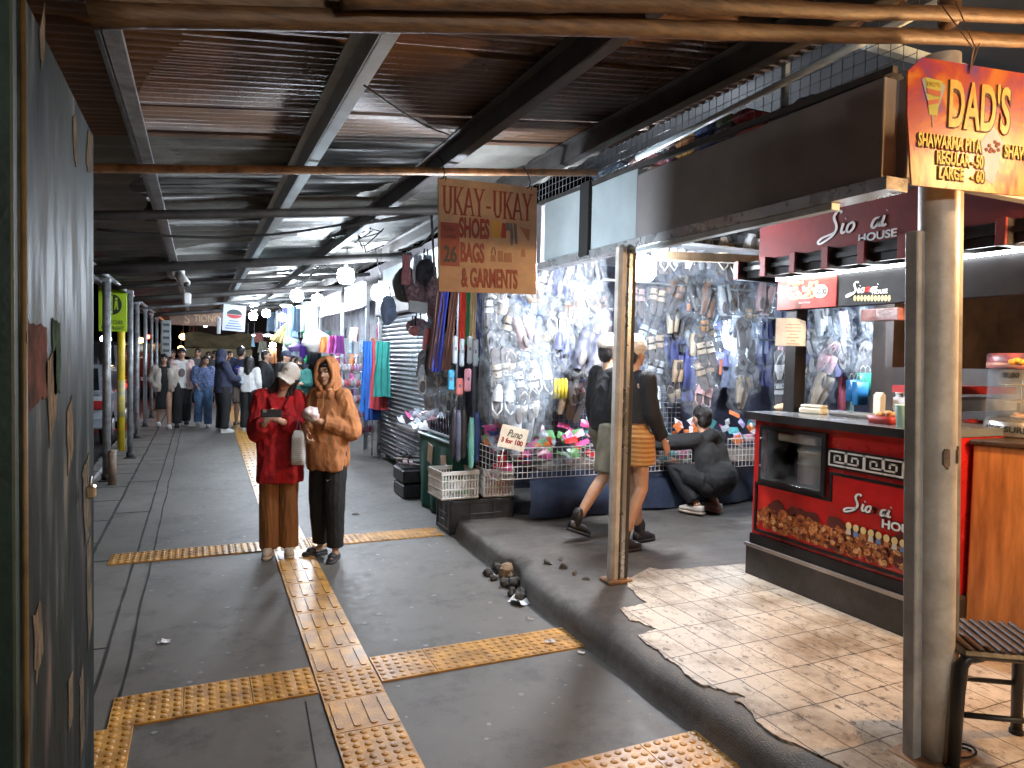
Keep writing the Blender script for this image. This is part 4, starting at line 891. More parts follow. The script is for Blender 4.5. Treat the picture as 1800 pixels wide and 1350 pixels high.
# warmer: glass drum on a steel ring
wr = fl(1797, 768, PZ+1.102)
fw = thing('food_warmer', 'round glass food warmer with HOT SURFACE steel base and price', 'food warmer', (wr.x+.045, wr.y+.03, PZ+1.102))
R_ = .185
b = MB(); b.lathe([(R_,0),(R_+.004,.01),(R_+.004,.085),(R_-.01,.10),(0,.10)], (0,0,0), 32); b.build('base_ring', mat('brushed_steel', (.52,.52,.50), .3, .85, .15, 12, .05), fw)
b = MB(); b.lathe([(R_-.004,.10),(R_-.004,.40)], (0,0,0), 32); b.f = [f for f in b.f if len(f) == 4]; b.m = b.m[:len(b.f)]; b.s = b.s[:len(b.f)]; b.build('glass_drum', clear('warmer_glass', (.92,.95,.95), .74, .05, 6, .02), fw)
b = MB(); b.lathe([(R_,.395),(R_+.004,.40),(R_+.004,.475),(R_-.006,.485),(0,.49)], (0,0,0), 32); b.build('top_drum', mat('top_print', (.35,.08,.08), .35, 0, .5, 14, bump=0, tint=(.05,.06,.10)), fw)
b = MB()
for z_ in (.20,.30): b.lathe([(.12,z_),(.125,z_+.004),(.12,z_+.008),(0,z_+.006)], (0,0,0), 24)
b.build('rack', mat('brass_rack', (.42,.32,.16), .3, .7), fw)
b = MB(); b.ell((.03,-.02,.115), (.10,.09,.022)); 
for k in range(14): b.ell((.03+.08*math.cos(k), -.02+.07*math.sin(k*1.7), .13), (.022,.02,.012), None, 7, 5)
b.build('pastry', paint((.52,.25,.11), .5, var=.35, scale=30), fw)
b = MB(); b.lathe([(.012,.1),(.012,.4)], (0,0,0), 8); b.build('spindle', mat('brushed_steel', (.5,.5,.5), .3, .8), fw)
def curved(s_, a0, z, h, da, m, parent, rad, name='lettering', bold=.02):
    n = len(s_)
    me = text_mesh(s_, name, m, da*rad*n, h, bold=bold)
    for v in me.vertices:
        a = a0+v.co.x/rad; r = rad+v.co.z; v.co = Vector((r*math.cos(a), r*math.sin(a), z+v.co.y))
    put(name, me, parent)
curved('HOT SURFACE', -3.70, .03, .034, .155, BLK, fw, R_+.006); curved('35.00', -3.25, .345, .03, .10, BLK, fw, R_-.002)
b = MB(); 
for k in range(3): a = -2.95+.12*k; b.ell(((R_+.004)*math.cos(a), (R_+.004)*math.sin(a), .435+.008*(k % 2)), (.022,.022,.017), None, 10, 6)
b.build('egg_print', paint((.75,.36,.05), .4, bump=0, var=.15), fw)
b = MB(); b.lathe([(R_+.0045,.405),(R_+.0047,.42),(R_+.0045,.43)], (0,0,0), 32); b.build('pink_band', paint((.62,.30,.22), .4, bump=0), fw)
p = fl(1706, 757, PZ+1.102)
rd = thing('red_tub', 'small dark pot with red lid on the wooden counter beside the warmer', 'pot', (p.x+.03, p.y, PZ+1.102)); b = MB(); b.lathe([(.05,0),(.06,.03),(.058,.05)], (0,0,0), 14); b.build('pot', DARK, rd); b = MB(); b.lathe([(.06,.05),(.06,.065),(.0,.075)], (0,0,0), 14); b.build('lid', paint((.5,.03,.02), .35), rd)
# back of the shawarma stall: dark shelves seen past the post
bk = thing('stall_back_wall', 'dark back wall of the shawarma stall with red and white shelf edges', 'wall', (5.4, 2.6, PZ))
b = MB(); b.box((5.6, 2.9, 1.5), (.08, 3.0, 2.8)); b.box((5.0, 3.35, 2.1), (1.2, .06, .9)); b.build('panel', mat('dark_board', (.035,.022,.018), .5, 0, .5, 3), bk, True)
b = MB(); b.box((4.9, 3.2, 1.50), (.9, .3, .05)); b.build('red_shelf', paint((.35,.02,.02), .4), bk, True); b = MB(); b.box((4.9, 3.19, 1.40), (.9, .3, .08)); b.build('white_shelf', paint((.5,.5,.5), .5), bk, True)
b = MB(); b.box((4.75, 3.30, 2.2), (.3, .02, .3)); b.build('framed_picture', mat('dim_picture', (.14,.05,.03), .4, 0, .6, 12), bk, True)
# ================================================================== stool
sp0 = fl(1722, 1322, PZ)
sx_, sy_ = 2.80, 1.64
stl = thing('slatted_stool', 'dark stool with ribbed brown seat and thick bent black legs', 'stool', (sx_, sy_, PZ), -.6)
b = MB(); b.bev((0,0,.445), (.36,.36,.03), .012); b.build('seat_frame', paint((.02,.018,.018), .35), stl)
b = MB()
for k in range(9): b.bev((-.145+.036*k, 0, .465), (.022,.33,.016), .005)
b.build('seat', mat('brown_slats', (.075,.045,.032), .55, 0, .3, 9, spec=.2), stl)
for sx in (-1, 1):
    for sy in (-1, 1):
        b = MB(); b.tube([(sx*.10, sy*.15, .435), (sx*.15, sy*.155, .43), (sx*.172, sy*.16, .40), (sx*.18, sy*.165, .3), (sx*.19, sy*.175, 0)], [.018,.022,.024,.023,.021], 10); l_ = b.build('leg', paint((.02,.018,.018), .3), stl)
        b = MB(); b.lathe([(.026,0),(.027,.02),(.022,.03)], (sx*.19, sy*.175, .0), 10); b.build('foot_cap', DARK, l_)
b = MB(); b.tube([(-.18,-.165,.22),(.18,-.165,.22)], .011, 8); b.tube([(-.18,.165,.22),(.18,.165,.22)], .011, 8); b.build('stretcher', paint((.02,.018,.018), .35), stl)
b = MB(); b.tube([(.06*math.cos(a*.4), .04*math.sin(a*.4), .008+.001*a) for a in range(24)], .005, 6); p = fl(1690, 1332, PZ); b.build('cable_coil', DARK, loc=(p.x, p.y, PZ+.006), label='small black coil of cable on the tiles by the stool leg', cat='cable')
# warm bulb over the shawarma counter, hung from the bamboo
wl = thing('warm_bulb', 'warm bulb on a cord over the shawarma stall front', 'lamp', (3.35, .25, 2.75))
b = MB(); b.ell((0,0,0), (.05,.05,.06)); b.build('bulb', emitter('warm_bulb_glow', (1,.60,.27), 300), wl)
b = MB(); b.lathe([(.022,.05),(.024,.09),(.006,.10)], (0,0,0), 12); b.tube([(0,0,.09),(0,.1,.5)], .004, 5); b.build('socket', DARK, wl)
wl2 = thing('warm_bulb', 'second warm bulb under the shawarma stall roof over the stool', 'lamp', (3.75, 1.40, 2.35))
b = MB(); b.ell((0,0,0), (.05,.05,.06)); b.build('bulb', emitter('warm_bulb_stall_glow', (1,.58,.25), 620), wl2)
b = MB(); b.lathe([(.022,.05),(.024,.09),(.006,.10)], (0,0,0), 12); b.tube([(0,0,.09),(0,0,.5)], .004, 5); b.build('socket', DARK, wl2)
# ================================================================== goods stored above the fascia behind wire mesh
GRIDM = mat('mesh_wire', (.10,.11,.12), .5, .4, bump=0)
um = thing('storage_mesh', 'square wire mesh screen standing on top of the fascia', 'mesh screen', (2.72, 3.6, 2.9))
b = MB(); zt = 3.42
for k in range(58): y = 2.0+.062*k; b.tube([(2.72, y, 2.89), (2.72, y, zt)], .0018, 4, False, False)
for k in range(10): b.tube([(2.72, 2.0, 2.91+.055*k), (2.72, 5.6, 2.91+.055*k)], .0018, 4, False, False)
b.build('wire_grid', GRIDM, um, True)
b = MB(); b.tube([(2.70, 1.9, 3.12), (2.70, 4.0, 3.03)], .02, 8); b.build('top_rail', PALE, um, True)
cols = [((.10,.16,.34),'blue'), ((.45,.26,.08),'orange'), ((.30,.10,.16),'plum'), ((.16,.16,.17),'grey'), ((.42,.38,.34),'cream'), ((.34,.05,.05),'red')]
def upbox(y0, y1, z0, z1, c, nm, lab):
    t = thing('stacked_bundle', lab, 'bundle', (2.95, (y0+y1)/2, z0), group='bundles stored above the fascia')
    n = max(2, int((z1-z0)/.06)); 
    for k in range(n):
        b = MB(); b.bev((rnd.uniform(-.02,.02), rnd.uniform(-.01,.01), (z1-z0)*(k+.5)/n), (.3, (y1-y0)*.94, (z1-z0)/n*.93), .02); b.build('folded_cloth', paint([min(1, q*rnd.uniform(.6,1.3)) for q in c], .8, var=.4, scale=22), t)
upbox(3.06,3.20,2.9,3.10,(.36,.05,.05),'red','red bundle with a pale spot, first above the grey fascia'); 
upbox(3.22,3.36,2.9,3.12,(.22,.22,.22),'grey','grey patterned bundle beside the red one above the fascia')
upbox(3.37,3.54,2.9,3.13,(.10,.15,.33),'blue','blue folded bundle above the grey fascia')
upbox(3.55,3.74,2.9,3.14,(.50,.28,.09),'orange','orange folded bundle above the fascia between blue and plum')
upbox(3.75,3.86,2.9,3.13,(.30,.10,.16),'plum','plum bundle above the fascia behind the orange one')
upbox(4.02,4.30,2.93,3.1,(.40,.37,.34),'cream','cream folded cloth stack above the pale fascia panel'); upbox(4.34,4.8,2.93,3.12,(.2,.2,.22),'dark','dark stack of folded cloth at the far end above the pale fascia')
for i, (y, r, c) in enumerate([(2.92,.11,(.10,.10,.11)),(2.76,.12,(.16,.17,.18)),(2.60,.10,(.12,.12,.12)),(2.46,.09,(.2,.21,.22)),(2.33,.10,(.16,.16,.17))]):
    b = MB(); b.ell((0,0,0), (r,r*.8,r*.75), None, 12, 8)
    for k, v in enumerate(b.v): b.v[k] = v*(1+.3*noise.noise(v*14+Vector((i,0,0))))
    b.build('stuffed_sack', paint(c, .5, var=.4, scale=9), loc=(2.95, y, 2.985), label=['black stuffed sack above the fascia next to the red bundle','grey shiny stuffed sack above the fascia, second from the red bundle','dark stuffed sack above the middle of the grey fascia','pale grey small sack above the fascia before the cage corner','mid grey sack nearest the orange menu above the fascia'][i], cat='sack', group='sacks stored above the fascia')
for i in range(16):
    y = 2.25+.13*i; c = rnd.choice([(.05,.05,.055),(.12,.12,.13),(.03,.03,.04),(.16,.09,.05),(.07,.08,.12)])
    b = MB(); b.bev((0,0,0), (.25,.12,rnd.uniform(.12,.28)), .03); 
    for k, v in enumerate(b.v): b.v[k] = v*(1+.2*noise.noise(v*9+Vector((i,0,0))))
    b.build('stored_sack', paint(c, .7, var=.4, scale=14), loc=(3.3, y, 3.0), rot=(rnd.uniform(-.3,.3),0,rnd.uniform(-.4,.4)), label='dark packed sack in the back row of the caged storage above the fascia', cat='sack', group='back row of stored sacks')
ub = thing('upper_ceiling', 'upper ceiling boards above the caged storage, coloured near black for the shade', 'ceiling', (3.6, 3.4, 3.5))
b = MB(); b.box((4.2, 3.4, 3.62), (3.0, 6.0, .04)); b.build('board', mat('dim_ceiling', (.010,.011,.012), .5, 0, .3, 2), ub, True)  # shade put into the boards as a near-black base colour
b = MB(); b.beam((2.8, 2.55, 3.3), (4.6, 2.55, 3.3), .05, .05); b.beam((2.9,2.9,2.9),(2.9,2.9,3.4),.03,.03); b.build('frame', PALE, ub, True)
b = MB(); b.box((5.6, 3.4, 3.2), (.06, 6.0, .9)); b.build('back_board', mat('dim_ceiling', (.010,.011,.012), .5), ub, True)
# ================================================================== lamps
COLD = (.80, .89, 1.0)
BULB = emitter('cold_bulb_glow', COLD, 80*BULB_W)
def bulb(p, r0, label, name='hanging_bulb', cord=.5, m=None):
    r = r0*1.25; t = thing(name, label, 'lamp', p, group='cold white stall bulbs')
    b = MB(); b.lathe([(r*.35,r*.95),(r*.8,r*.8),(r,r*.35),(r,-r*.45),(r*.72,-r*.85),(0,-r)], (0,0,0), 14); b.build('bulb', m or BULB, t)
    b = MB(); b.lathe([(.02,r*.9),(.024,r*.9+.06),(.008,r*.9+.08)], (0,0,0), 10); b.build('socket', DARK, t)
    b = MB(); b.tube([(0,0,r+.05),(.02*rnd.random(),.0,r+cord)], .004, 5); b.build('cord', DARK, t); return t
def flat_lamp(p, r, label):
    t = thing('flat_lamp', label, 'lamp', p, group='flat white lamps further along')
    b = MB(); b.lathe([(r,0),(r*.8,-.03),(0,-.04)], (0,0,0), 14); b.build('diffuser', emitter('flat_glow', COLD, 30*BULB_W), t)
    b = MB(); b.lathe([(r*1.03,.012),(r*.5,.04),(0.01,.06)], (0,0,0), 14); b.tube([(0,0,.05),(0,0,.4)], .005, 5); b.build('housing', paint((.5,.52,.55), .5), t)
def px_w(p): return (Vector(p)-Vector((0,0,HC))).dot(FWD)
B1 = onX(668, 515, 2.05); bulb(B1, .085, 'biggest white bulb, hanging by the roller shutter under the roof edge', cord=.45)
B2 = onX(608, 485, 1.72); bulb(B2, .085, 'large white bulb hanging higher, beyond the biggest bulb', cord=.3)
B3 = onX(522, 520, 1.55); bulb(B3, .085, 'white bulb over the walkway above the caps of the far shoppers', cord=.35)
B4 = onX(558, 527, 2.05); bulb(B4, .085, 'white bulb blending into the glowing shop sign boards', cord=.35)
for i, (x, y, X0, lab) in enumerate([(446,541,1.35,'upper one of the two small far bulbs one above the other'), (445,556,1.2,'lower one of the two small far bulbs one above the other'), (468,551,1.5,'small far bulb beside the pair of small bulbs'), (496,558,1.8,'small far bulb above the straw brooms'), (479,607,2.2,'low far bulb at head height above the orange print')]):
    bulb(onX(x, y, X0), .075, lab, cord=.35, m=emitter('far_bulb_glow', COLD, 45*BULB_W))
flat_lamp(onX(503, 537, 1.9), .14, 'flat white lamp in front of the hanging blue clothes'); flat_lamp(onX(529, 539, 2.0), .1, 'flat bright lamp between the flat lamp and the glowing boards')
flat_lamp(onX(436, 589, 1.5), .12, 'flat lamp above the pale blue hanging shorts'); flat_lamp(onX(447, 589, 1.6), .1, 'second flat lamp beside the pale blue shorts'); flat_lamp(onX(471, 589, 1.8), .13, 'flat lamp hanging low before the straw brooms')
B6 = onY(1129, 472, 4.75); bulb(B6, .088, 'dazzling white bulb right behind the cream corner post in the shoe stall', cord=.25, m=emitter('stall_bulb_glow', (.87,.92,1), 140*BULB_W))
B7 = onY(1283, 604, 6.25); bulb(B7, .05, 'small round white bulb between the hanging strips of shoes', cord=.5, m=emitter('inner_bulb_glow', COLD, 75*BULB_W))
B8 = onY(1588, 575, 5.4); bulb(B8, .07, 'white bulb half hidden behind the round post above the counter', cord=.4, m=emitter('inner_bulb_glow', COLD, 75*BULB_W))
bulb((1.60, 4.46, 2.33), .06, 'white bulb hidden just behind the hanging cardboard sign', cord=.35, m=emitter('sign_bulb_glow', COLD, 70*BULB_W))
B9 = (.9, -1.6, 2.35); bulb(B9, .085, 'white bulb under the roof at the near end of the walkway', cord=.4, m=emitter('near_bulb_glow', (1,.93,.85), 46*BULB_W))
bulb((2.3, -2.6, 2.5), .085, 'second white bulb under the roof at the near end of the walkway', cord=.4, m=emitter('near_bulb_glow', (1,.93,.85), 46*BULB_W))
# ================================================================== hanging cardboard sign
CARD = mat('sign_cardboard', (.42,.27,.17), .45, 0, .12, 5, .08, tint=(.30,.18,.11), coat=.25)
RINK = mat('dark_red_ink', (.22,.022,.016), .5, bump=0, var=.1)
us = thing('second_hand_sign', 'brown hanging UKAY-UKAY shoes bags and garments sign with red letters', 'sign', (1.34, 4.1, 2.055), 0, rot=(0.02, -.045+.015, .03))
SW, SH = .68, .69
b = MB(); b.bev((SW/2, 0, SH/2), (SW, .014, SH), .002); b.build('board', CARD, us)
f_ = -.0085
serif_letters('UKAY-UKAY', (.028, f_, .475), X, Z, .61, .165, RINK, us, stem=.085, space=.14)
lettering('SHOES', (.135, f_, .335), X, Z, .205, .128, RINK, us, bold=.035); lettering('BAGS', (.145, f_, .185), X, Z, .16, .125, RINK, us, bold=.035); lettering('& GARMENTS', (.15, f_, .03), X, Z, .39, .125, RINK, us, bold=.03)
b = MB(); b.bev((.075, f_-.001, .29), (.125, .003, .265), .001); pt = b.build('red_panel', mat('dull_red_panel', (.24,.04,.025), .45, bump=0, var=.2), us)
lettering('26', (.03, f_-.003, .18), X, Z, .09, .105, BLK, us, bold=.03); lettering('STALL', (.025, f_-.003, .37), X, Z, .08, .03, mat('dark_red_print', (.13,.02,.015), .5, bump=0), us); lettering('NUMBER', (.025, f_-.003, .325), X, Z, .09, .026, mat('dark_red_print', (.13,.02,.015), .5, bump=0), us)
b = MB()
b.cur = 0; b.prism([(.355,.35),(.42,.35),(.42,.45),(.40,.465),(.385,.45),(.37,.465),(.352,.45)], (0,f_,0), X, Z, -.0012); b.cur = 1; b.prism([(.42,.35),(.455,.35),(.46,.44),(.43,.45)], (0,f_-.0005,0), X, Z, -.0012)
b.cur = 2; b.prism([(.455,.40),(.485,.40),(.48,.45),(.45,.45)], (0,f_-.001,0), X, Z, -.0012); b.prism([(.49,.31),(.505,.31),(.51,.36),(.50,.45),(.485,.45)], (0,f_,0), X, Z, -.0012); b.prism([(.52,.32),(.54,.32),(.53,.45),(.51,.45)], (0,f_,0), X, Z, -.0012)
b.cur = 3; b.prism([(.35,.20),(.385,.20),(.38,.24),(.355,.24)], (0,f_,0), X, Z, -.0012); b.prism([(.40,.20),(.435,.20),(.435,.27),(.40,.27)], (0,f_-.0003,0), X, Z, -.0012); b.prism([(.44,.20),(.50,.20),(.495,.26),(.445,.26)], (0,f_-.0006,0), X, Z, -.0012); b.prism([(.565,.24),(.60,.24),(.59,.29),(.57,.29)], (0,f_,0), X, Z, -.0012); b.prism([(.555,.43),(.62,.34),(.63,.42)], (0,f_,0), X, Z, -.0012)
b.cur = 3; b.tube([(.36+.01+.013*math.cos(a*.5), f_-.001, .24+.05*math.sin(a*.5)) for a in range(7)], .002, 5)
b.build('clothes_picture', [paint((.45,.24,.04), .5, bump=0), paint((.32,.03,.02), .5, bump=0), paint((.10,.09,.09), .5, bump=0), paint((.26,.11,.05), .5, bump=0)], us)
for x in (.03, .62):
    b = MB(); b.tube([(x, .0, SH-.03), (x+.01, -.01, SH+.03), (x+.012, .04, SH+.10), (x+.008, .09, SH+.15)], .004, 6); b.tube([(x-.015, -.01, SH-.01), (x+.02, -.012, SH+.01), (x+.015, 0, SH-.03)], .004, 6); b.build('hanging_wire', DARK, us)
# ================================================================== merchandise: kinds
CLEAR = clear('clear_plastic', (.97,.985,1), .935, .08, 30, .5)
FOOT = [(-.006,-.125),(.022,-.122),(.033,-.10),(.035,-.06),(.030,-.01),(.036,.04),(.045,.08),(.038,.115),(.012,.128),(-.014,.122),(-.034,.098),(-.040,.06),(-.032,.0),(-.030,-.06),(-.030,-.10)]
def slipper(kind, mirror):
    b = MB(); F = [((-p[0] if mirror else p[0]), p[1]) for p in FOOT]
    if mirror: F = F[::-1]
    b.cur = 1; b.prism(F, (0,.012,0), X, Z, .018); b.cur = 0
    b.prism([(p[0]*.94, p[1]*.96) for p in F], (0,.008+.0,0), X, Z, .005)
    if kind == 'clog':
        rings = []
        for k in range(6):
            t = k/5; z = .125-.125*t; w = .043*math.sin(PI*(.14+.42*t)); r = [Vector((w*math.cos(PI*j/8), -.0-.05*math.sin(PI*j/8)*math.sin(PI*(.18+.34*t)), z)) for j in range(9)]; rings.append(r)
        b.loft(rings, False); b.cur = 1
        for k in range(5): b.ell((-.02+.01*(k*1.9 % 4), -.052, .085-.013*k), (.004,.003,.004), None, 6, 4)
        b.cur = 0; b.tube([(.036,-.01,.0),(.034,-.035,-.06),(.0,-.045,-.10),(-.034,-.035,-.06),(-.036,-.01,0)], .006, 6)
    elif kind == 'sandal':
        for z0, w in ((.07,.022),(.015,.018)):
            rings = [[Vector((.040*math.cos(PI*j/8), .01-.042*math.sin(PI*j/8), z0+s_*w)) for j in range(9)] for s_ in (-1, 1)]; b.loft(rings, False)
        b.cur = 1; b.bev((.012,-.03,.07), (.014,.006,.016), .002)
    elif kind == 'flip':
        b.cur = 1; b.tube([(0,-.0,.09),(.018,-.024,.05),(.033,.008,.0)], .005, 6); b.tube([(0,-.0,.09),(-.018,-.024,.05),(-.033,.008,.0)], .005, 6)
    else:
        rings = []
        for k in range(8):
            t = k/7; z = .122-.24*t; w = .040*(.55+.5*math.sin(PI*(.12+.8*t))); h = .055*(.5+.5*min(1, t*1.8)); r = [Vector((w*math.cos(PI*j/8), -h*math.sin(PI*j/8), z)) for j in range(9)]; rings.append(r)
        b.loft(rings, False); b.cur = 1; b.ell((0,-.052,-.055), (.024,.012,.05), None, 10, 6)
    return b
def plastic_bag(w, h, d, seed, m=None):
    b = MB(); rings = []; nr, nj = 22, 26
    for k in range(nr):
        t = k/(nr-1); z = -h/2+h*t; prof_ = (min(1, (t+.03)*7)**.5)*(1 if t < .62 else max(.13, 1-(t-.62)*2.6)); prof_ = prof_ if t < .93 else .22+.25*(t-.93)/.07
        r = []
        for j in range(nj):
            a = 2*PI*j/nj; q = 1+.30*noise.noise(Vector((math.cos(a)*1.7+seed, math.sin(a)*1.7, z*13)))
            r.append(Vector((w/2*prof_*q*(1+.10*noise.noise(Vector((a*5, t*22, seed))))*math.copysign(abs(math.cos(a))**.75, math.cos(a)), d/2*prof_*q*math.sin(a), z+.014*noise.noise(Vector((a*2, t*5, seed))))))
        rings.append(r)
    b.loft(rings, False, True); return b
SLIP = {(k, mi): slipper(k, mi).mesh('slipper', [paint((.5,.5,.5), .5), paint((.12,.11,.11), .6)]) for k in ('clog','sandal','flip','shoe') for mi in (False, True)}
BAGS = [plastic_bag(.27, .42, .15, s_*3.1).mesh('plastic_bag', CLEAR) for s_ in range(4)]
KINDWORD = {'clog':'clogs','sandal':'strap sandals','flip':'flip-flops','shoe':'closed shoes'}
def hung_pair(p, kind, col, label, s=1., roll_=0., toe=1, sole=None, bag=True, cat='bagged shoes'):
    t = thing('bagged_shoe_pair' if bag else 'hanging_shoe_pair', label, cat, p, group='shoes hung in the stall', rot=(rnd.uniform(-.12,.12), roll_, rnd.uniform(-.25,.25))); t.scale = (s, s, s)
    mm = paint(col, .45, var=.12)
    for i, sd in enumerate((-1, 1)):
        o = put('slipper', SLIP[(kind, sd > 0)], t, loc=(sd*.047, .01*sd, rnd.uniform(-.012,.012)), rot=(rnd.uniform(-.2,.2), 0 if toe > 0 else PI, rnd.uniform(-.35,.35))); recolour(o, mm)
        if sole: o.material_slots[1].link = 'OBJECT'; o.material_slots[1].material = paint(sole, .5)
    if bag: put('plastic_bag', rnd.choice(BAGS), t, loc=(0, 0, .03), rot=(0, 0, rnd.uniform(-.3,.3)+(PI if rnd.random() < .5 else 0)))
    return t
def garment(w, h, m, seed, hang=.0):
    b = MB()
    def fn(u, v):
        x = (u-.5)*w*(1-.25*v+.10*noise.noise(Vector((v*3, seed, 1)))); f = .018*math.sin(u*17+seed+2*noise.noise(Vector((u*3, v*2, seed))))+.02*noise.noise(Vector((u*4, v*3, seed)))
        return (x, f, -h+h*v+.02*noise.noise(Vector((u*3, seed, 0)))*(1-v))
    b.grid(fn, 22, 14); n = len(b.v)      # a second layer behind gives it thickness
    b2 = [v+Vector((0, .018, 0)) for v in b.v]; b.add(b2, [tuple(reversed(f)) for f in b.f[:22*14]], True); return b.mesh('cloth', m)
GARM = [garment(.30, .5, paint((.1,.1,.3), .8), s_*2.3) for s_ in range(3)]; LONG = [garment(.13, .75, paint((.1,.1,.3), .8), s_*1.7+9) for s_ in range(3)]
def hung_cloth(p, col, label, w=.30, h=.5, long=False, name='hanging_garment', cat='garment', group='garments hanging in the stalls', rz=0., tilt=0., m=None):
    t = thing(name, label, cat, p, group=group, rot=(0, tilt, rz+rnd.uniform(-.15,.15)))
    o = put('cloth', rnd.choice(LONG if long else GARM), t); o.scale = (w/(.13 if long else .30), 1, h/(.75 if long else .5)); recolour(o, m or paint(col, .85, var=.15))
    b = MB(); b.tube([(0,.01,-.01),(0,.01,.03),(.012,.01,.045),(.02,.01,.03)], .003, 5); b.build('hanger_hook', STEEL, t); return t
# ================================================================== the shoe stall facing the camera
SY = 5.77
stall = thing('shoe_stall', 'shoe stall table with draped navy cloth and white wire baskets', 'market stall', (4.8, 6.1, .16))
NAVY = mat('navy_cloth', (.030,.045,.085), .85, 0, .3, 4, .2, 90)
b = MB()
def drape(u, v):
    x = 2.80+u*4.4; z = .165+(.60-.165)*v; f = .035*math.sin(x*9+2*noise.noise(Vector((x, 3, 0))))+.05*noise.noise(Vector((x*2.2, z*1.5, 0)))
    sw = .12*math.exp(-((x-3.3)/.5)**2)*math.sin(v*PI)
    return (x, SY+.02-f*(1-v)*.9-sw-.03*(1-v), z+.02*noise.noise(Vector((x*3, 0, 1)))*(1-v))
b.grid(drape, 120, 12); b.build('table_cloth', NAVY, stall, True)
b = MB(); b.box((5.1, 6.22, .59), (4.3, .86, .03)); b.build('table_top', paint((.2,.17,.14), .7), stall, True)
b = MB(); b.beam((2.9, 5.83, .20), (3.5, 5.83, .20), .03, .03); b.build('foot_rail', STEEL, stall, True)
WIRE = mat('white_wire', (.62,.60,.58), .4, .1, bump=0)
def wire_basket(x0, x1, y, z0, z1, label, step=.05, m=WIRE, d=.45, r=.0035, name='wire_basket'):
    t = thing(name, label, 'basket', ((x0+x1)/2, y, z0), group='wire baskets on the stalls'); b = MB(); n = max(2, int((x1-x0)/step)); k_ = max(2, int((z1-z0)/step))
    for i in range(n+1): x = x0+(x1-x0)*i/n; b.tube([(x, y, z0), (x, y, z1)], r, 5, False)
    for k in range(k_+1): z = z0+(z1-z0)*k/k_; b.tube([(x0, y, z), (x1, y, z)], r, 5, False)
    b.build('front_grid', m, t, True); b = MB()
    for xx in (x0, x1):
        for i in range(6): b.tube([(xx, y+d*i/5, z0), (xx, y+d*i/5, z1)], r, 4, False)
        for k in range(k_+1): z = z0+(z1-z0)*k/k_; b.tube([(xx, y, z), (xx, y+d, z)], r, 4, False)
    b.build('side_grid', m, t, True); b = MB(); b.tube([(x0, y, z1), (x1, y, z1)], r*2, 6); b.tube([(x0, y, z1), (x0, y+d, z1)], r*1.6, 6); b.tube([(x1, y, z1), (x1, y+d, z1)], r*1.6, 6); b.build('rim', m, t, True); return t
bz0, bz1 = onY(960, 838, SY).z, onY(960, 786, SY).z
xA, xB, xC, xD = onY(872,800,SY).x, onY(1050,800,SY).x, onY(1135,800,SY).x, onY(1335,800,SY).x
wire_basket(xA, xB, SY-.03, bz0, bz1, 'white wire basket of red and orange packets beside the price card')
wire_basket(xB+.06, xC+.55, SY-.03, bz0, bz1-.02, 'wire basket of pink packets behind the crouching person')
wire_basket(xC+.62, xD+1.2, SY-.03, bz0, bz1+.02, 'wire basket of pale packets next to the red counter')
# packets heaped on the stall
pk_ = MB(); pk_.grid(lambda u, v: ((u-.5)*.13, .016*math.sin(PI*u)*math.sin(PI*v)+.004*noise.noise(Vector((u*5, v*5, 0))), (v-.5)*.10), 6, 5); pk_.grid(lambda u, v: ((.5-u)*.13, -.012*math.sin(PI*u)*math.sin(PI*v), (v-.5)*.10), 6, 5)
PKM = pk_.mesh('packet', paint((.5,.1,.1), .3))
PKC = [('red',(.45,.03,.03)), ('orange',(.62,.17,.05)), ('hot pink',(.62,.10,.28)), ('pale pink',(.62,.34,.40)), ('white',(.62,.62,.64)), ('teal',(.10,.36,.38)), ('navy',(.05,.06,.2)), ('lilac',(.38,.32,.55)), ('green',(.12,.32,.12)), ('silver',(.4,.43,.47))]
def packet(p, ci, place, s=1.):
    n, c = PKC[ci]; o = put('packet', PKM, None, 'crumpled %s packet in the heap %s' % (n, place), 'packet', 'packets heaped %s' % place, None, p, (rnd.uniform(-1.2,.2), rnd.uniform(-.5,.5), rnd.uniform(-.6,.6))); o.scale = (s*rnd.uniform(.8,1.3), s*1.3, s*rnd.uniform(.8,1.25)); recolour(o, paint(c, .25, bump=.4, bscale=25, var=.25, scale=20)); return o
for i in range(92):
    u, v = rnd.random(), rnd.random(); x = xA+.03+(xB-xA-.08)*u; packet((x, SY+.02+.5*v, bz0+.06+.22*rnd.random()*(1-v*.3)+.26*v), rnd.choice([0,0,1,3,2,4,6,8,2,9]), 'in the basket by the price card', .8)
for i in range(56):
    u, v = rnd.random(), rnd.random(); x = xB+.08+(xC+.5-xB)*u; packet((x, SY+.02+.5*v, bz0+.05+.2*rnd.random()+.26*v), rnd.choice([2,2,3,3,5,5,7,4]), 'behind the crouching person', .8)
for i in range(70):
    u, v = rnd.random(), rnd.random(); x = xC+.66+(xD-xC+.4)*u; packet((x, SY+.02+.5*v, bz0+.05+.22*rnd.random()+.26*v), rnd.choice([3,4,4,9,5,1,1,7,2]), 'beside the red counter', .8)
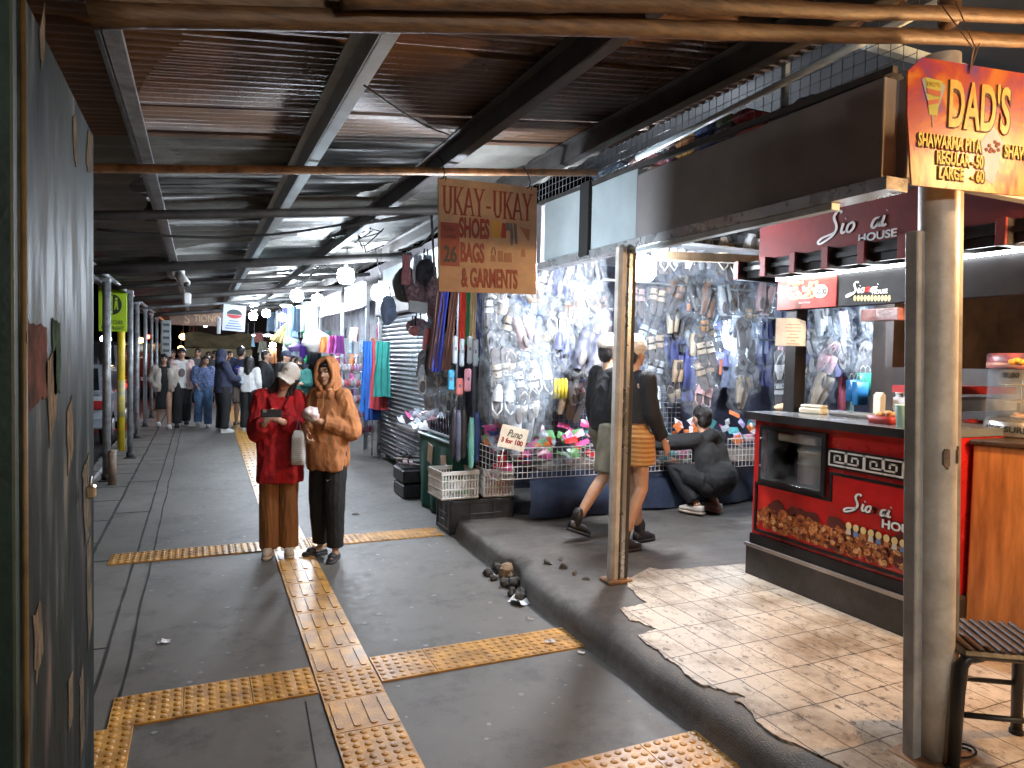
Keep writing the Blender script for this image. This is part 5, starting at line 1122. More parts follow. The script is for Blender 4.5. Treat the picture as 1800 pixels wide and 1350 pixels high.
# back wall of the stall, and its wire grid
bw = thing('stall_wall', 'dark inner back wall of the shoe stall hung with goods', 'wall', (5.2, 7.2, .16))
b = MB(); b.box((5.3, 7.25, 1.5), (5.4, .06, 2.7)); b.build('back_board', mat('indigo_board', (.05,.052,.085), .7, 0, .5, 3), bw, True)
b = MB(); b.box((2.72, 6.85, 1.4), (.04, .8, 2.5)); b.box((8.0, 6.3, 1.4), (.04, 1.9, 2.5)); b.build('side_board', mat('indigo_board', (.05,.052,.085), .7), bw, True)
b = MB(); b.box((5.3, 6.4, 2.80), (5.4, 1.8, .03)); b.build('ceiling_board', mat('stall_ceiling', (.42,.45,.48), .6, 0, .2, 3), bw, True)
gr = thing('display_grid', 'black wire display grid low at the back of the shoe stall', 'display grid', (4.0, 6.66, .7)); b = MB()
for k in range(40): b.tube([(2.8+.06*k, 6.66, .75), (2.8+.06*k, 6.66, 1.35)], .003, 4, False)
for k in range(11): b.tube([(2.8, 6.66, .75+.06*k), (5.2, 6.66, .75+.06*k)], .003, 4, False)
b.build('wire_grid', mat('grey_wire', (.3,.3,.34), .4, .3, bump=0), gr, True)
ro = thing('hanging_rail', 'steel hanging rails across the top of the shoe stall', 'rail', (4.5, 6.0, 2.5))
for y, z in ((6.0, 2.46), (6.35, 2.2), (6.6, 1.95)):
    b = MB(); b.tube([(2.75, y, z), (7.6, y, z)], .012, 8); b.build('rail', STEEL, ro, True)
b = MB(); b.beam((3.4, 4.75, 2.52), (5.2, 4.75, 2.6), .07, .07); b.build('wooden_beam', mat('tan_beam', (.30,.22,.14), .6, 0, .3, 6), None, label='tan wooden beam crossing above the hanging shoes to the maroon board', cat='beam')
# shoes by rows: (px, py, kind, colour word, colour, size)
CW = {'white':(.62,.63,.63), 'cream':(.58,.50,.38), 'beige':(.46,.36,.26), 'tan':(.38,.24,.12), 'brown':(.17,.09,.055), 'grey':(.22,.23,.25), 'black':(.03,.03,.035), 'mauve':(.34,.24,.25), 'pink':(.62,.36,.38), 'blue':(.10,.16,.45), 'navy':(.045,.05,.13), 'silver':(.42,.45,.48), 'orange-brown':(.42,.20,.07), 'lilac':(.40,.36,.58), 'multicoloured':(.45,.22,.16), 'pale blue':(.42,.50,.60), 'red':(.42,.06,.05)}
ORD = ['first','second','third','fourth','fifth','sixth','seventh','eighth','ninth','tenth','eleventh','twelfth','thirteenth','fourteenth','fifteenth']
def row(y, where, ref, items, dz=0.):
    for i, it in enumerate(items):
        px_, py_, k, cn = it[:4]; s = it[4] if len(it) > 4 else 1.; q = onY(px_, py_, y+rnd.uniform(-.05,.05))
        hung_pair(q, k, CW[cn], '%s %s in plastic, %s %s' % (cn, KINDWORD[k], ORD[i], where+' '+ref), s*1.12, rnd.uniform(-.35,.35), rnd.choice([1,1,-1]), bag=True)
row(5.75, 'in the top row', 'after the cream post', [(1172,452,'clog','white',1.25),(1205,440,'clog','white',1.3),(1236,445,'shoe','grey',1.2),(1275,455,'clog','cream',1.45),(1318,440,'shoe','white',1.2)])
row(6.0, 'in the second row', 'after the cream post', [(1120,530,'sandal','mauve',1.25),(1155,528,'sandal','beige',1.1),(1183,520,'sandal','brown',1.3),(1222,525,'shoe','black',1.1),(1242,532,'shoe','brown',1.25),(1272,528,'shoe','silver',1.2),(1305,522,'flip','grey',1.1),(1342,528,'shoe','mauve',1.25),(1322,545,'sandal','tan',1.0)])
row(6.1, 'in the hanging strip', 'nearest the cream post', [(1142,575,'sandal','pale blue',1.2),(1152,612,'sandal','beige',1.25),(1150,655,'sandal','silver',1.25),(1147,700,'clog','white',1.1),(1150,745,'flip','silver',1.1),(1148,790,'clog','silver',1.1)])
row(6.1, 'in the strip', 'of sandals above the croucher', [(1242,560,'sandal','orange-brown',1.15),(1242,588,'sandal','tan',1.2),(1242,620,'sandal','cream',1.2),(1240,655,'sandal','beige',1.3),(1234,697,'clog','pink',1.25)])
row(6.05, 'in the strip', 'beside the small round bulb', [(1310,585,'flip','black',1.3),(1312,625,'flip','silver',1.35),(1306,665,'sandal','tan',1.2),(1300,690,'shoe','beige',1.2)])
row(6.35, 'in the gap', 'between two hanging strips', [(1190,575,'sandal','white',1.),(1205,570,'flip','black',1.),(1212,590,'shoe','silver',1.),(1275,575,'sandal','white',.9)])
row(5.85, 'in the top row', 'after the dark stall pole', [(878,500,'shoe','white',1.1),(905,492,'shoe','pale blue',1.1),(932,505,'shoe','tan',1.1),(962,490,'sandal','mauve',1.1),(985,500,'shoe','navy',1.2),(1010,480,'flip','brown',1.1),(1040,470,'shoe','black',1.1)])
row(5.95, 'in the second row', 'after the dark stall pole', [(868,548,'sandal','white',1.1),(890,555,'clog','beige',1.1),(918,540,'clog','blue',1.2),(945,545,'sandal','blue',1.1),(975,530,'shoe','brown',1.2),(1003,560,'shoe','brown',1.2),(1028,525,'clog','beige',1.35),(1052,540,'sandal','brown',1.2)])
row(5.85, 'in the third row', 'after the dark stall pole', [(872,612,'flip','multicoloured',1.1),(898,585,'sandal','beige',1.15),(922,588,'shoe','mauve',1.2),(948,605,'sandal','tan',1.1),(980,575,'clog','white',1.1),(1010,580,'shoe','black',1.2),(960,640,'sandal','multicoloured',1.)])
row(5.80, 'in the fourth row', 'after the dark stall pole', [(880,640,'sandal','cream',1.1),(905,640,'clog','beige',1.1),(930,632,'sandal','pale blue',1.1),(952,640,'flip','red',1.1),(985,620,'clog','navy',1.2)])
row(5.75, 'in the fifth row', 'after the dark stall pole', [(880,688,'flip','black',1.25),(905,690,'clog','white',1.2),(925,680,'sandal','white',1.3),(950,668,'clog','white',1.25),(960,690,'shoe','grey',1.)])
row(5.70, 'in the lowest row', 'after the dark stall pole', [(883,708,'clog','white',1.1),(905,712,'sandal','cream',1.1),(928,705,'clog','cream',1.15),(915,745,'shoe','silver',1.4),(940,735,'flip','white',1.1)])
row(6.15, 'in the upper row', 'behind the dumpling counter', [(1395,590,'sandal','white',1.2),(1440,560,'shoe','silver',1.3),(1480,568,'shoe','lilac',1.2),(1520,562,'shoe','grey',1.2),(1550,575,'clog','white',1.2),(1580,560,'shoe','silver',1.2)])
row(6.05, 'in the lower row', 'behind the dumpling counter', [(1372,640,'clog','white',1.2),(1430,650,'flip','red',1.1),(1455,625,'clog','pink',1.55),(1480,620,'flip','lilac',1.3),(1520,630,'flip','silver',1.5),(1375,690,'sandal','white',1.2),(1438,688,'shoe','beige',1.5),(1425,600,'flip','brown',1.1)])
# the packed layer behind: pale pairs that nothing tells apart
for i in range(78):
    px_, py_ = (rnd.uniform(868,1068), rnd.uniform(478,735)) if i < 34 else (rnd.uniform(1108,1350), rnd.uniform(440,700)) if i < 66 else (rnd.uniform(1370,1600), rnd.uniform(560,690))
    hung_pair(onY(px_, py_, rnd.uniform(6.15,6.45)), rnd.choice(['clog','sandal','sandal','shoe','flip']), CW[rnd.choice(['white','cream','beige','silver','tan','pale blue','pink','lilac'])], 'pale slippers hung in the packed back layer of the shoe wall', rnd.uniform(1.0,1.3), rnd.uniform(-.4,.4), rnd.choice([1,-1]), bag=rnd.random() < .25)
# big clear bag and yellow set
t = hung_pair(onY(1033, 622, 5.75), 'shoe', (.06,.06,.09), 'black shoes in one wide clear bag tilted by the capped walkers', 1.8, .35)
t = thing('yellow_towel_set', 'yellow ribbed cloth set hanging among white slippers', 'cloth set', onY(985, 682, 5.7), group='shoes hung in the stall')
for k in range(4): b = MB(); b.stack([(-.055+.037*k,0,-.1,.017,.014),(-.055+.037*k,0,.06,.019,.016),(-.05+.035*k,0,.09,.01,.01)], 10); b.build('roll', paint((.60,.46,.03), .7, var=.12), t)
# dark blue bundles filling the depth behind the shoes
for i, (px_, py_, cn) in enumerate([(1000,575,'navy'),(1035,570,'navy'),(975,610,'indigo'),(1010,620,'navy'),(1060,600,'navy'),(1175,600,'navy'),(1200,590,'navy'),(1218,600,'indigo'),(1200,660,'indigo'),(1222,640,'navy'),(1265,600,'indigo'),(1285,640,'slate'),(1335,580,'slate'),(1345,640,'indigo'),(1110,580,'indigo'),(1380,560,'slate'),(1410,600,'indigo'),(1470,590,'indigo'),(1190,500,'slate'),(1260,490,'slate'),(930,600,'slate'),(1120,650,'indigo'),(1345,600,'navy'),(1500,600,'navy'),(1560,600,'slate'),(890,520,'slate')]):
    c = {'navy':(.03,.035,.11),'indigo':(.10,.10,.24),'slate':(.16,.18,.26)}[cn]; q = onY(px_, py_-35, 6.75+.12*rnd.random())
    hung_cloth(q, c, '%s cloth bundle hanging at the back of the stall behind the shoes' % cn, .34, .55, name='cloth_bundle', cat='cloth bundle', group='%s cloth bundles at the back of the shoe stall' % cn)
for px_, py_, c, lb, w_, h_ in [(1482,690,(.42,.10,.14),'coral red long cloth hanging behind the counter',.10,.5),(1498,690,(.20,.30,.28),'sage green long cloth hanging behind the counter',.10,.5),(1480,640,(.32,.28,.55),'lilac cloth hanging behind the counter near pink clogs',.13,.36),(1462,600,(.55,.05,.16),'crimson cloth behind the pink clogs',.10,.25),(1546,622,(.55,.45,.04),'yellow ribbed cloth hanging behind the counter',.07,.2),(1572,612,(.60,.62,.64),'white printed towel hanging behind the counter',.14,.36),(1592,612,(.05,.20,.50),'bright blue cloth behind the counter beside the white towel',.16,.40),(1600,650,(.40,.05,.05),'dark red cloth below the bright blue one',.14,.35),(1535,600,(.05,.05,.14),'navy cloth high behind the counter',.2,.2),(1563,670,(.2,.3,.3),'grey green cloth behind the blue gift bags',.14,.4),(1238,690,(.04,.06,.16),'plain navy trousers leg hanging above the croucher',.16,.5),(1090,560,(.05,.12,.45),'royal blue cloth glimpsed beside the cream post',.16,.4)]:
    hung_cloth(onY(px_, py_-28, 6.3), c, lb, w_, h_)
# gift bags
for i, (px_, py_, c, lb, s) in enumerate([(1512,690,(.04,.25,.55),'front sky blue paper gift bag hanging behind the counter',1.),(1500,685,(.03,.18,.42),'deeper blue paper gift bag behind the front one',.95),(1520,675,(.03,.22,.15),'green topped gift bag behind the blue gift bags',1.1)]):
    q = onY(px_, py_, 5.6+.12*i); t = thing('gift_bag', lb, 'gift bag', q, rnd.uniform(-.2,.2)); t.scale = (s, s, s)
    b = MB(); b.stack([(0,0,-.14,.10,.04),(0,0,.12,.115,.035)], 16, 8); b.build('bag_body', paint(c, .4), t)
    for sy in (-.03,.03): b = MB(); b.tube([(-.04,sy,.11),(-.03,sy,.18),(.0,sy,.2),(.03,sy,.18),(.04,sy,.11)], .003, 5); b.build('handle', paint((.5,.5,.5), .5), t)
# coral price tags
for px_, py_, lb in [(1267,645,'coral price tag on the strip of sandals'),(1210,540,'coral sticker on the dark shoes near the top')]:
    q = onY(px_, py_, 5.75); b = MB(); b.bev((0,0,0), (.045,.006,.16) if 'tag' in lb else (.035,.006,.07), .002); b.build('price_tag', paint((.75,.25,.14), .5), label=lb, cat='tag', loc=q, rot=(0,.08,.2))
# ================================================================== corner of the stall: dark pole, hanging clothes, umbrellas
dp = onY(850, 790, 6.3)
b = MB(); b.bev((dp.x, 6.3, 1.3), (.085, .085, 2.3), .006); b.bev((dp.x-.075, 6.33, 1.3), (.03,.05,2.3), .004); b.build('stall_pole', DSTEEL, label='dark square pole at the corner of the shoe stall behind the red-lettered sign', cat='post')
rl = onY(805, 512, 6.2)
b = MB(); b.tube([(2.2, 6.2, rl.z+.05), (2.75, 6.2, rl.z+.06)], .012, 8); b.build('clothes_rail', STEEL, label='short steel clothes rail behind the hanging sign', cat='rail')
for px_, w_, h_, c, lb in [(775,.10,.72,(.075,.035,.035),'dark maroon long cloth, first on the rail by the shutter'),(783,.09,.75,(.03,.05,.32),'royal blue long cloth second on the rail'),(800,.10,.74,(.13,.06,.045),'brown long cloth third on the rail'),(814,.07,.55,(.50,.04,.02),'bright red narrow cloth hanging on the rail'),(823,.06,.50,(.02,.16,.06),'green narrow cloth next to the red one'),(832,.08,.45,(.40,.29,.15),'tan narrow cloth next to the green one'),(843,.08,.62,(.025,.03,.13),'navy long cloth last on the rail next to the dark pole')]:
    hung_cloth(onY(px_, 512, 6.15), c, lb, w_, h_, True, 'hanging_cloth', 'cloth', 'long cloths on the rail', tilt=.10 if px_ < 810 else 0)
def pouch(p, col, label, w_=.07, h_=.17, nm='hanging_pouch', rough=.4):
    t = thing(nm, label, 'pouch', p, rnd.uniform(-.3,.3), 'pouches by the dark pole'); b = MB(); b.bev((0,0,0), (w_,.03,h_), .012); b.build('case', paint(col, rough, bump=.3, bscale=30), t)
    b = MB(); b.tube([(0,0,h_/2-.01),(.012,0,h_/2+.03),(-.006,0,h_/2+.05)], .003, 5); b.build('strap', DARK, t); b = MB(); b.box((0,-.0165,.01), (.02,.002,.03)); b.build('logo_patch', paint((.1,.1,.12), .5, bump=0), t)
pouch(onY(793, 668, 6.0), (.05,.32,.55), 'sky blue hanging pouch, leftmost of three coloured pouches'.replace('leftmost', 'furthest from the dark pole'), .06, .19); pouch(onY(808, 680, 5.98), (.65,.20,.20), 'coral hanging pouch in the middle of three pouches', .065, .16); pouch(onY(822, 668, 5.97), (.60,.30,.38), 'pink hanging pouch nearest the dark pole', .07, .21); pouch(onY(838, 632, 6.05), (.25,.5,.48), 'small aqua pouch above the pink one', .04, .05)
for i, px_ in enumerate((800,812,826,836)):
    pouch(onY(px_, 615+5*(i % 2), 6.02), (.30,.34,.38), ['first','second','third','fourth'][i]+' foil wrapped silver pack hanging above the coloured pouches', .05, .26, 'foil_pack', .2)
def umbrella(p, col, label, h_=.58):
    t = thing('folded_umbrella', label, 'umbrella', p, rot=(rnd.uniform(-.03,.03), rnd.uniform(-.03,.03), 0), group='folded umbrellas at the stall corner'); b = MB(); prof_ = [(.006,-h_/2),(.02,-h_/2+.03),(.032,-h_*.1),(.028,h_*.2),(.016,h_/2-.1)]
    b.lathe(prof_, (0,0,0), 10)
    for i, v in enumerate(b.v): a = math.atan2(v.y, v.x); b.v[i] = Vector((v.x*(1+.18*math.cos(a*5)), v.y*(1+.18*math.cos(a*5)), v.z))
    b.build('canopy', paint(col, .5), t); b = MB(); b.tube([(0,0,h_/2-.12),(0,0,h_/2)], .008, 8); b.ell((0,0,h_/2), (.014,.014,.03)); b.build('handle', DARK, t)
for px_, c, lb, dy in [(797,(.025,.025,.035),'black folded umbrella, first of the hanging row',0),(806,(.12,.13,.2),'dotted grey blue folded umbrella, second of the hanging row',5),(815,(.03,.03,.03),'black folded umbrella in the middle of the hanging row',0),(829,(.20,.52,.42),'mint green folded umbrella hanging by the dark pole',18),(838,(.03,.05,.16),'navy folded umbrella hanging next to the mint one',8)]:
    umbrella(onY(px_, 752+dy, 5.95), c, lb)
for i, (px_, py_, k, cn, s) in enumerate([(758,600,'shoe','red',1.1),(770,608,'shoe','blue',1.1),(760,640,'shoe','black',1.2),(775,660,'clog','white',1.2),(752,670,'shoe','white',1.2),(765,690,'shoe','grey',1.4),(783,690,'sandal','tan',1.3),(748,640,'flip','white',1.1),(790,700,'shoe','white',1.1)]):
    hung_pair(onY(px_, py_, 6.6), k, CW[cn], '%s %s in plastic, %s in the cluster beside the shutter' % (cn, KINDWORD[k], ORD[i]), s)
# floral backpacks and caps under the roof edge near the big bulb
FLOR = mat('floral_fabric', (.20,.12,.13), .7, 0, .6, 26, .2, tint=(.012,.012,.02))
def backpack(p, m, label, r=(.13,.09,.17), nm='hanging_backpack'):
    t = thing(nm, label, 'bag', p, rnd.uniform(-.6,.6), 'bags hanging under the roof edge'); b = MB(); b.ell((0,0,0), r, None, 14, 9)
    for i, v in enumerate(b.v): b.v[i] = v*(1+.18*noise.noise(v*12+Vector(p)))
    b.build('bag_body', m, t); b = MB(); b.tube([(-.03,0,r[2]*.9),(-.02,0,r[2]+.1),(.02,0,r[2]+.1),(.03,0,r[2]*.9)], .008, 6); b.build('strap', DARK, t)
    b = MB(); b.ell((0,-r[1]*.85,-r[2]*.3), (r[0]*.7,r[1]*.4,r[2]*.45), None, 12, 7); b.build('front_pocket', m, t)
backpack(onY(735,512,7.4), FLOR, 'large dark floral backpack hanging beside the biggest bulb', (.17,.12,.19)); backpack(onY(762,525,7.2), FLOR, 'narrow floral bag behind the hanging sign', (.10,.09,.24)); backpack(onY(712,500,7.6), paint((.05,.055,.05), .7), 'plain dark bag between the biggest bulb and the floral backpack', (.14,.11,.2)); backpack(onY(735,575,7.5), FLOR, 'low floral pouch hanging in front of the shutter top', (.15,.09,.10)); backpack(onY(682,545,8.0), paint((.22,.30,.45), .6), 'pale blue denim bag hanging under the biggest bulb', (.10,.09,.17)); backpack(onY(748,480,7.3), paint((.03,.03,.035), .7), 'black bag hanging near the roof above the floral backpack', (.12,.1,.16)); backpack(onY(727,582,7.3), paint((.35,.12,.12), .6), 'small brick red pouch hanging lowest in front of the shutter', (.06,.05,.06))
q = onY(735, 540, 7.0); b = MB(); b.bev((0,0,0), (.22,.03,.12), .01); b.build('white_pouch', paint((.45,.47,.47), .6), label='off white lettered pouch hanging below the floral backpack', cat='pouch', loc=q, rot=(0,.05,.2))
for px_, c, lb in [(715,(.40,.18,.19),'dusty pink cloth strip hanging from the roof edge'),(735,(.45,.5,.55),'pale grey cloth strip hanging from the roof edge'),(752,(.30,.36,.42),'blue grey cloth strip near the hanging sign')]:
    hung_cloth(onY(px_, 448, 7.3), c, lb, .12, .32, True, 'cloth_strip', 'cloth')
# ================================================================== roller shutter
sh = thing('roller_shutter', 'closed grey metal roller shutter with horizontal ribs', 'shutter', (2.66, 9.7, 0))
SHM = mat('shutter_steel', (.34,.36,.38), .38, .4, .15, 4, .08)
b = MB(); rows = []
zz0 = .1; n = 34
for k in range(n*4+1):
    z = zz0+(2.25-zz0)*k/(n*4); dx = [0, .014, .018, .006][k % 4]; rows.append([Vector((2.66-dx, y, z)) for y in (8.45, 9.2, 10.0, 10.95)])
b.loft(rows, False, False); b.build('slats', SHM, sh, True)
b = MB(); b.bev((2.64, 10.99, 1.2), (.07,.06,2.4), .006); b.build('guide_rail', mat('shiny_steel', (.42,.43,.44), .28, .7), sh, True); b = MB(); b.bev((2.64, 8.42, 1.2), (.07,.06,2.4), .006); b.build('guide_rail', mat('shiny_steel', (.42,.43,.44), .28, .7), sh, True)
b = MB(); b.bev((2.7, 9.7, 2.38), (.3,2.6,.26), .02); b.build('shutter_box', DSTEEL, sh, True)
# heap table in front of the shutter
ht = thing('goods_table', 'low wire sided table of plastic wrapped goods before the shutter', 'table', (2.62, 8.2, 0))
b = MB(); b.box((2.72, 8.1, .72), (.62, 1.9, .03)); b.build('table_top', paint((.18,.17,.16), .6), ht, True)
b = MB()
for k in range(30): y = 7.2+.065*k; b.tube([(2.42, y, .12), (2.42, y, .78)], .004, 4, False)
for k in range(10): b.tube([(2.42, 7.2, .12+.07*k), (2.42, 9.1, .12+.07*k)], .004, 4, False)
b.build('wire_side', mat('grey_wire', (.3,.3,.34), .4, .3), ht, True)
for i in range(46):
    packet((2.45+.35*rnd.random(), 7.3+1.75*rnd.random(), .76+.16*rnd.random()), rnd.choice([4,9,9,3,7,4,2]), 'before the shutter', 1.35)
# ================================================================== crates
def crate(name, label, p, rz, w_, d, h_, m, slots=True, group=None):
    t = thing(name, label, 'crate', p, rz, group)
    b = MB(); b.bev((0,0,.012), (w_-.02,d-.02,.02), .004); b.build('base', m, t)
    for ax, sx, L in ((0,-1,d),(0,1,d),(1,-1,w_),(1,1,w_)):
        b = MB()
        def pl(u, z, su, sz, th=.012):
            c = (sx*(w_/2-.008), u, z) if ax == 0 else (u, sx*(d/2-.008), z); s_ = (th, su, sz) if ax == 0 else (su, th, sz); b.bev(c, s_, .002)
        if slots:
            n = int(L/.03)
            for k in range(n+1): pl(-L/2+.016+(L-.032)*k/n, h_/2, .013, h_-.02, .009)
            for z in (.02, h_*.36, h_*.66): pl(0, z, L-.01, .012, .013)
            pl(0, h_-.02, L, .036, .018)
        else:
            pl(0, h_*.5, L-.01, h_*.92, .008); pl(0, h_-.018, L, .036, .022); pl(0, .02, L, .04, .022); pl(0, h_*.55, L*.6, .02, .02); pl(0, h_*.33, L*.55, .015, .018)
            for k in (-1, 1): pl(k*(L/2-.02), h_/2, .03, h_, .022); pl(k*L*.18, h_/2, .02, h_*.8, .018)
        b.build('side', m, t)
    return t
WCR = mat('white_crate_plastic', (.58,.57,.53), .5, 0, .12, 8, .05); BCR = mat('black_crate_plastic', (.022,.022,.025), .45, 0, .4, 7, .08)
ca = fl(790, 942); cb = fl(902, 932)
dv = Vector((cb.x-ca.x, cb.y-ca.y)); ang = math.atan2(dv.y, dv.x); cw = dv.length
cc = Vector(((ca.x+cb.x)/2, (ca.y+cb.y)/2, 0.01))+Vector((-math.sin(ang), math.cos(ang), 0))*.2
crate('black_crate', 'large black plastic crate on the floor under two white crates', cc, ang, cw, .40, .31, BCR, False)
cz = .325
for i, (f, lb, rz) in enumerate([(.15,'white slatted crate on the black crate holding a few small items',.04),(.79,'white slatted crate on the black crate full of pink packets',-.10)]):
    p = Vector((ca.x, ca.y, cz))+Vector((dv.x, dv.y, 0))*f+Vector((-math.sin(ang), math.cos(ang), 0))*.2
    c_ = crate('white_crate', lb, p, ang+rz, .38 if i == 0 else .31, .38, .27, WCR, True, 'white crates on the black crate')
    for k in range(26 if i else 12):
        q = p+Vector((rnd.uniform(-.13,.13), rnd.uniform(-.12,.12), .05+(.15 if i else .08)*rnd.random()))
        packet(q, 3 if i else rnd.choice([4,4,4,1,8]), 'in the white crate of pink packets' if i else 'in the white crate with few items', .9)
# green covered table along the walkway
gt = thing('green_table', 'small table under a dark green cloth with two card tags', 'table', (2.32, 6.9, 0))
GRN = mat('dark_green_cloth', (.012,.085,.06), .8, 0, .25, 6, .2, 70)
b = MB(); b.grid(lambda u, v: (2.26+.02*math.sin(u*21)*(1-v)+.015*noise.noise(Vector((u*5,v*2,0))), 6.38+1.1*u, .02+.76*v), 40, 8); b.grid(lambda u, v: (2.26+.34*u, 6.38+.012*math.sin(u*16)*(1-v), .02+.76*v), 14, 8); b.build('cloth', GRN, gt, True)
b = MB(); b.box((2.43, 6.93, .785), (.36, 1.12, .02)); b.build('table_top', GRN, gt, True)
b = MB(); b.tube([(2.255, 6.36, .80), (2.255, 7.5, .80)], .012, 6); b.build('pale_edge', PALE, gt, True)
for i, (y, z, lb) in enumerate([(7.05,.62,'far'),(6.6,.56,'near')]):
    b = MB(); b.bev((2.245, y, z), (.006, .16, .2), .001, Matrix.Rotation(.15-.3*i, 3, 'X')); b.build('card_tag', CARD, gt, True)
# rack of small bottles on the green table
br = thing('bottle_rack', 'tiered rack of small dark bottles on the green table', 'rack', (2.42, 6.95, .795))
for k in range(3):
    b = MB(); b.box((-.05+.09*k, 0, .03+.05*k), (.08, 1.0, .02)); b.build('tier', paint((.35,.35,.37), .4), br)
    for j in range(11):
        b = MB(); b.lathe([(.014,0),(.015,.07),(.007,.085),(.007,.105)], (-.05+.09*k, -.46+.092*j, .04+.05*k), 8); b.build('bottle', paint([(.03,.03,.04),(.10,.03,.05),(.04,.05,.09)][j % 3], .25, bump=0), br)
# price card
pc = onY(902, 770, 5.55); prc = thing('price_card', 'cream card reading 3 for 100 tilted before the wire basket', 'sign', pc, -.05, rot=(0, .24, -.1))
b = MB(); b.bev((0,0,0), (.255,.006,.20), .001); b.build('card', mat('cream_card', (.55,.47,.36), .6, bump=0), prc)
lettering('3 for 100', (-.105,-.004,-.055), X, Z, .205, .045, RINK, prc, bold=.035); lettering('Puno', (-.06,-.004,.005), X, Z, .14, .065, BLK, prc, shear=.35)
b = MB(); b.tube([(-.06,.005,-.09),(-.055,.01,-.3)], .003, 5); b.build('stand_wire', WIRE, prc)
# slippers on low black crates by the shutter
bc = thing('stacked_black_crate', 'two low black crates stacked by the shutter with slippers on top', 'crate', (2.30, 7.95, 0))
for k, z in enumerate((.0, .17)):
    b = MB(); b.bev((0,-.0+.03*k,z+.08), (.30,.46,.155), .015); b.build('crate', BCR, bc)
for i, (y, z, c, lb) in enumerate([(8.05,.40,(.45,.36,.28),'tan thick soled slipper lying on the stacked black crates'),(7.85,.38,(.4,.3,.32),'pale pink slipper lying on the stacked black crates'),(7.95,.46,(.05,.05,.05),'dark slipper on top of the pale ones by the shutter')]):
    t = thing('loose_slipper', lb, 'slipper', (2.28, y, z), rot=(-1.45, 0, 1.2+.3*i)); t.scale = (1.3,1.3,1.3); o = put('slipper', SLIP[('sandal', i == 1)], t); recolour(o, paint(c, .6))
# ================================================================== further stalls along the right side
def at(px_, py_, Xp): return onX(px_, py_, Xp)
fs = thing('shop_row', 'row of lit shop fronts with shelves beyond the roller shutter', 'shop', (3.2, 15, 0))
b = MB(); b.box((3.6, 17.0, 1.5), (.06, 12.0, 3.0)); b.build('back_board', mat('lit_shop_wall', (.30,.32,.36), .6, 0, .5, 2), fs, True)
b = MB(); b.box((3.2, 11.06, 1.5), (.85, .06, 3.0)); b.build('side_board', mat('dim_fascia', (.16,.15,.16), .6), fs, True)
b = MB(); b.box((2.8, 15.2, 2.75), (.05, 8.0, .28)); b.build('upper_fascia', mat('dim_fascia', (.16,.15,.16), .6), fs, True)
b = MB(); b.box((2.95, 13.5, 3.0), (.05, 11.0, .5)); b.build('top_board', mat('dim_fascia', (.16,.15,.16), .6), fs, True)
b = MB(); b.box((2.72, 9.6, 2.76), (.05, 3.0, .5)); b.build('pale_fascia', FASB, fs, True)
LBX = mat('glow_board', (.78,.84,.88), .4, bump=0, var=.04, emit=1.1)
for k, (pa, pc_) in enumerate((((566,505),(640,560)), ((643,515),(662,548)))):
    pass
for k, (x0, x1, ytop, ybot, lab) in enumerate([(566,597,515,556,'wide glowing white shop sign board beyond the shutter'),(609,641,500,545,'glowing white shop sign board nearest the roller shutter')]):
    a, c = at(x1, ytop, 2.62), at(x0, ytop, 2.62); zt_, zb = at((x0+x1)/2, (ytop+4 if k == 0 else ytop+2), 2.62).z, at((x0+x1)/2, ybot-4, 2.62).z
    t = thing('glowing_shop_board', lab, 'sign', (2.62, (a.y+c.y)/2, zb), group='glowing boards'); b = MB(); b.box((0,0,(zt_-zb)/2), (.05, abs(c.y-a.y), zt_-zb)); b.build('panel', LBX, t); b = MB(); b.box((.01,0,-.015), (.08, abs(c.y-a.y)+.06, .03)); b.box((.01,0,zt_-zb+.015), (.08, abs(c.y-a.y)+.06, .03)); b.build('frame', STEEL, t)
b = MB(); 
for px_ in (563, 601, 645, 668): q = at(px_, 620, 2.68); b2 = MB(); b2.bev((0,0,1.35), (.06,.06,2.7), .004); b2.build('shop_post', mat('galvanised', (.38,.41,.44), .4, .5), label='slim metal post of the lit shops, standing %s' % {563:'under the wide glowing board',601:'between the two glowing boards',645:'beside the tall blue cloths',668:'at the edge of the roller shutter'}[px_], cat='post', loc=(2.68, q.y, 0), group='posts of the lit shops')
# shelves of tubs
for k, z in enumerate((1.75, 2.02, 1.48)):
    t = thing('tub_shelf', '%s shelf of small tubs inside the lit shop' % ['middle','upper','lower'][k], 'shelf', (3.2, 11.9, z), group='shelves of tubs'); b = MB(); b.box((0,0,0), (.35, 1.5, .02)); b.build('board', paint((.5,.5,.5), .5), t)
    for j in range(11): b = MB(); b.lathe([(.05,.01),(.05,.18),(.04,.2)], (-.1, -.68+.135*j, 0), 10); b.build('tub', paint([(.5,.45,.2),(.55,.55,.6),(.5,.2,.15),(.2,.3,.45)][(j+k) % 4], .4), t)
# tall sarongs
for i, (px_, c, lb, h_) in enumerate([(650,(.02,.14,.50),'bright blue tall cloth, first of the tall cloths by the shutter',1.12),(658,(.025,.10,.40),'royal blue tall cloth second by the shutter',1.2),(664,(.03,.16,.5),'mid blue tall cloth third by the shutter',1.0),(667,(.40,.04,.05),'red tall cloth beside the blue ones',1.0),(673,(.01,.15,.13),'dark teal tall cloth at the shutter edge',.8)]):
    q = at(px_, 600, 2.42); hung_cloth(q, c, lb, .26, h_, True, 'tall_cloth', 'cloth', 'tall cloths by the shutter')
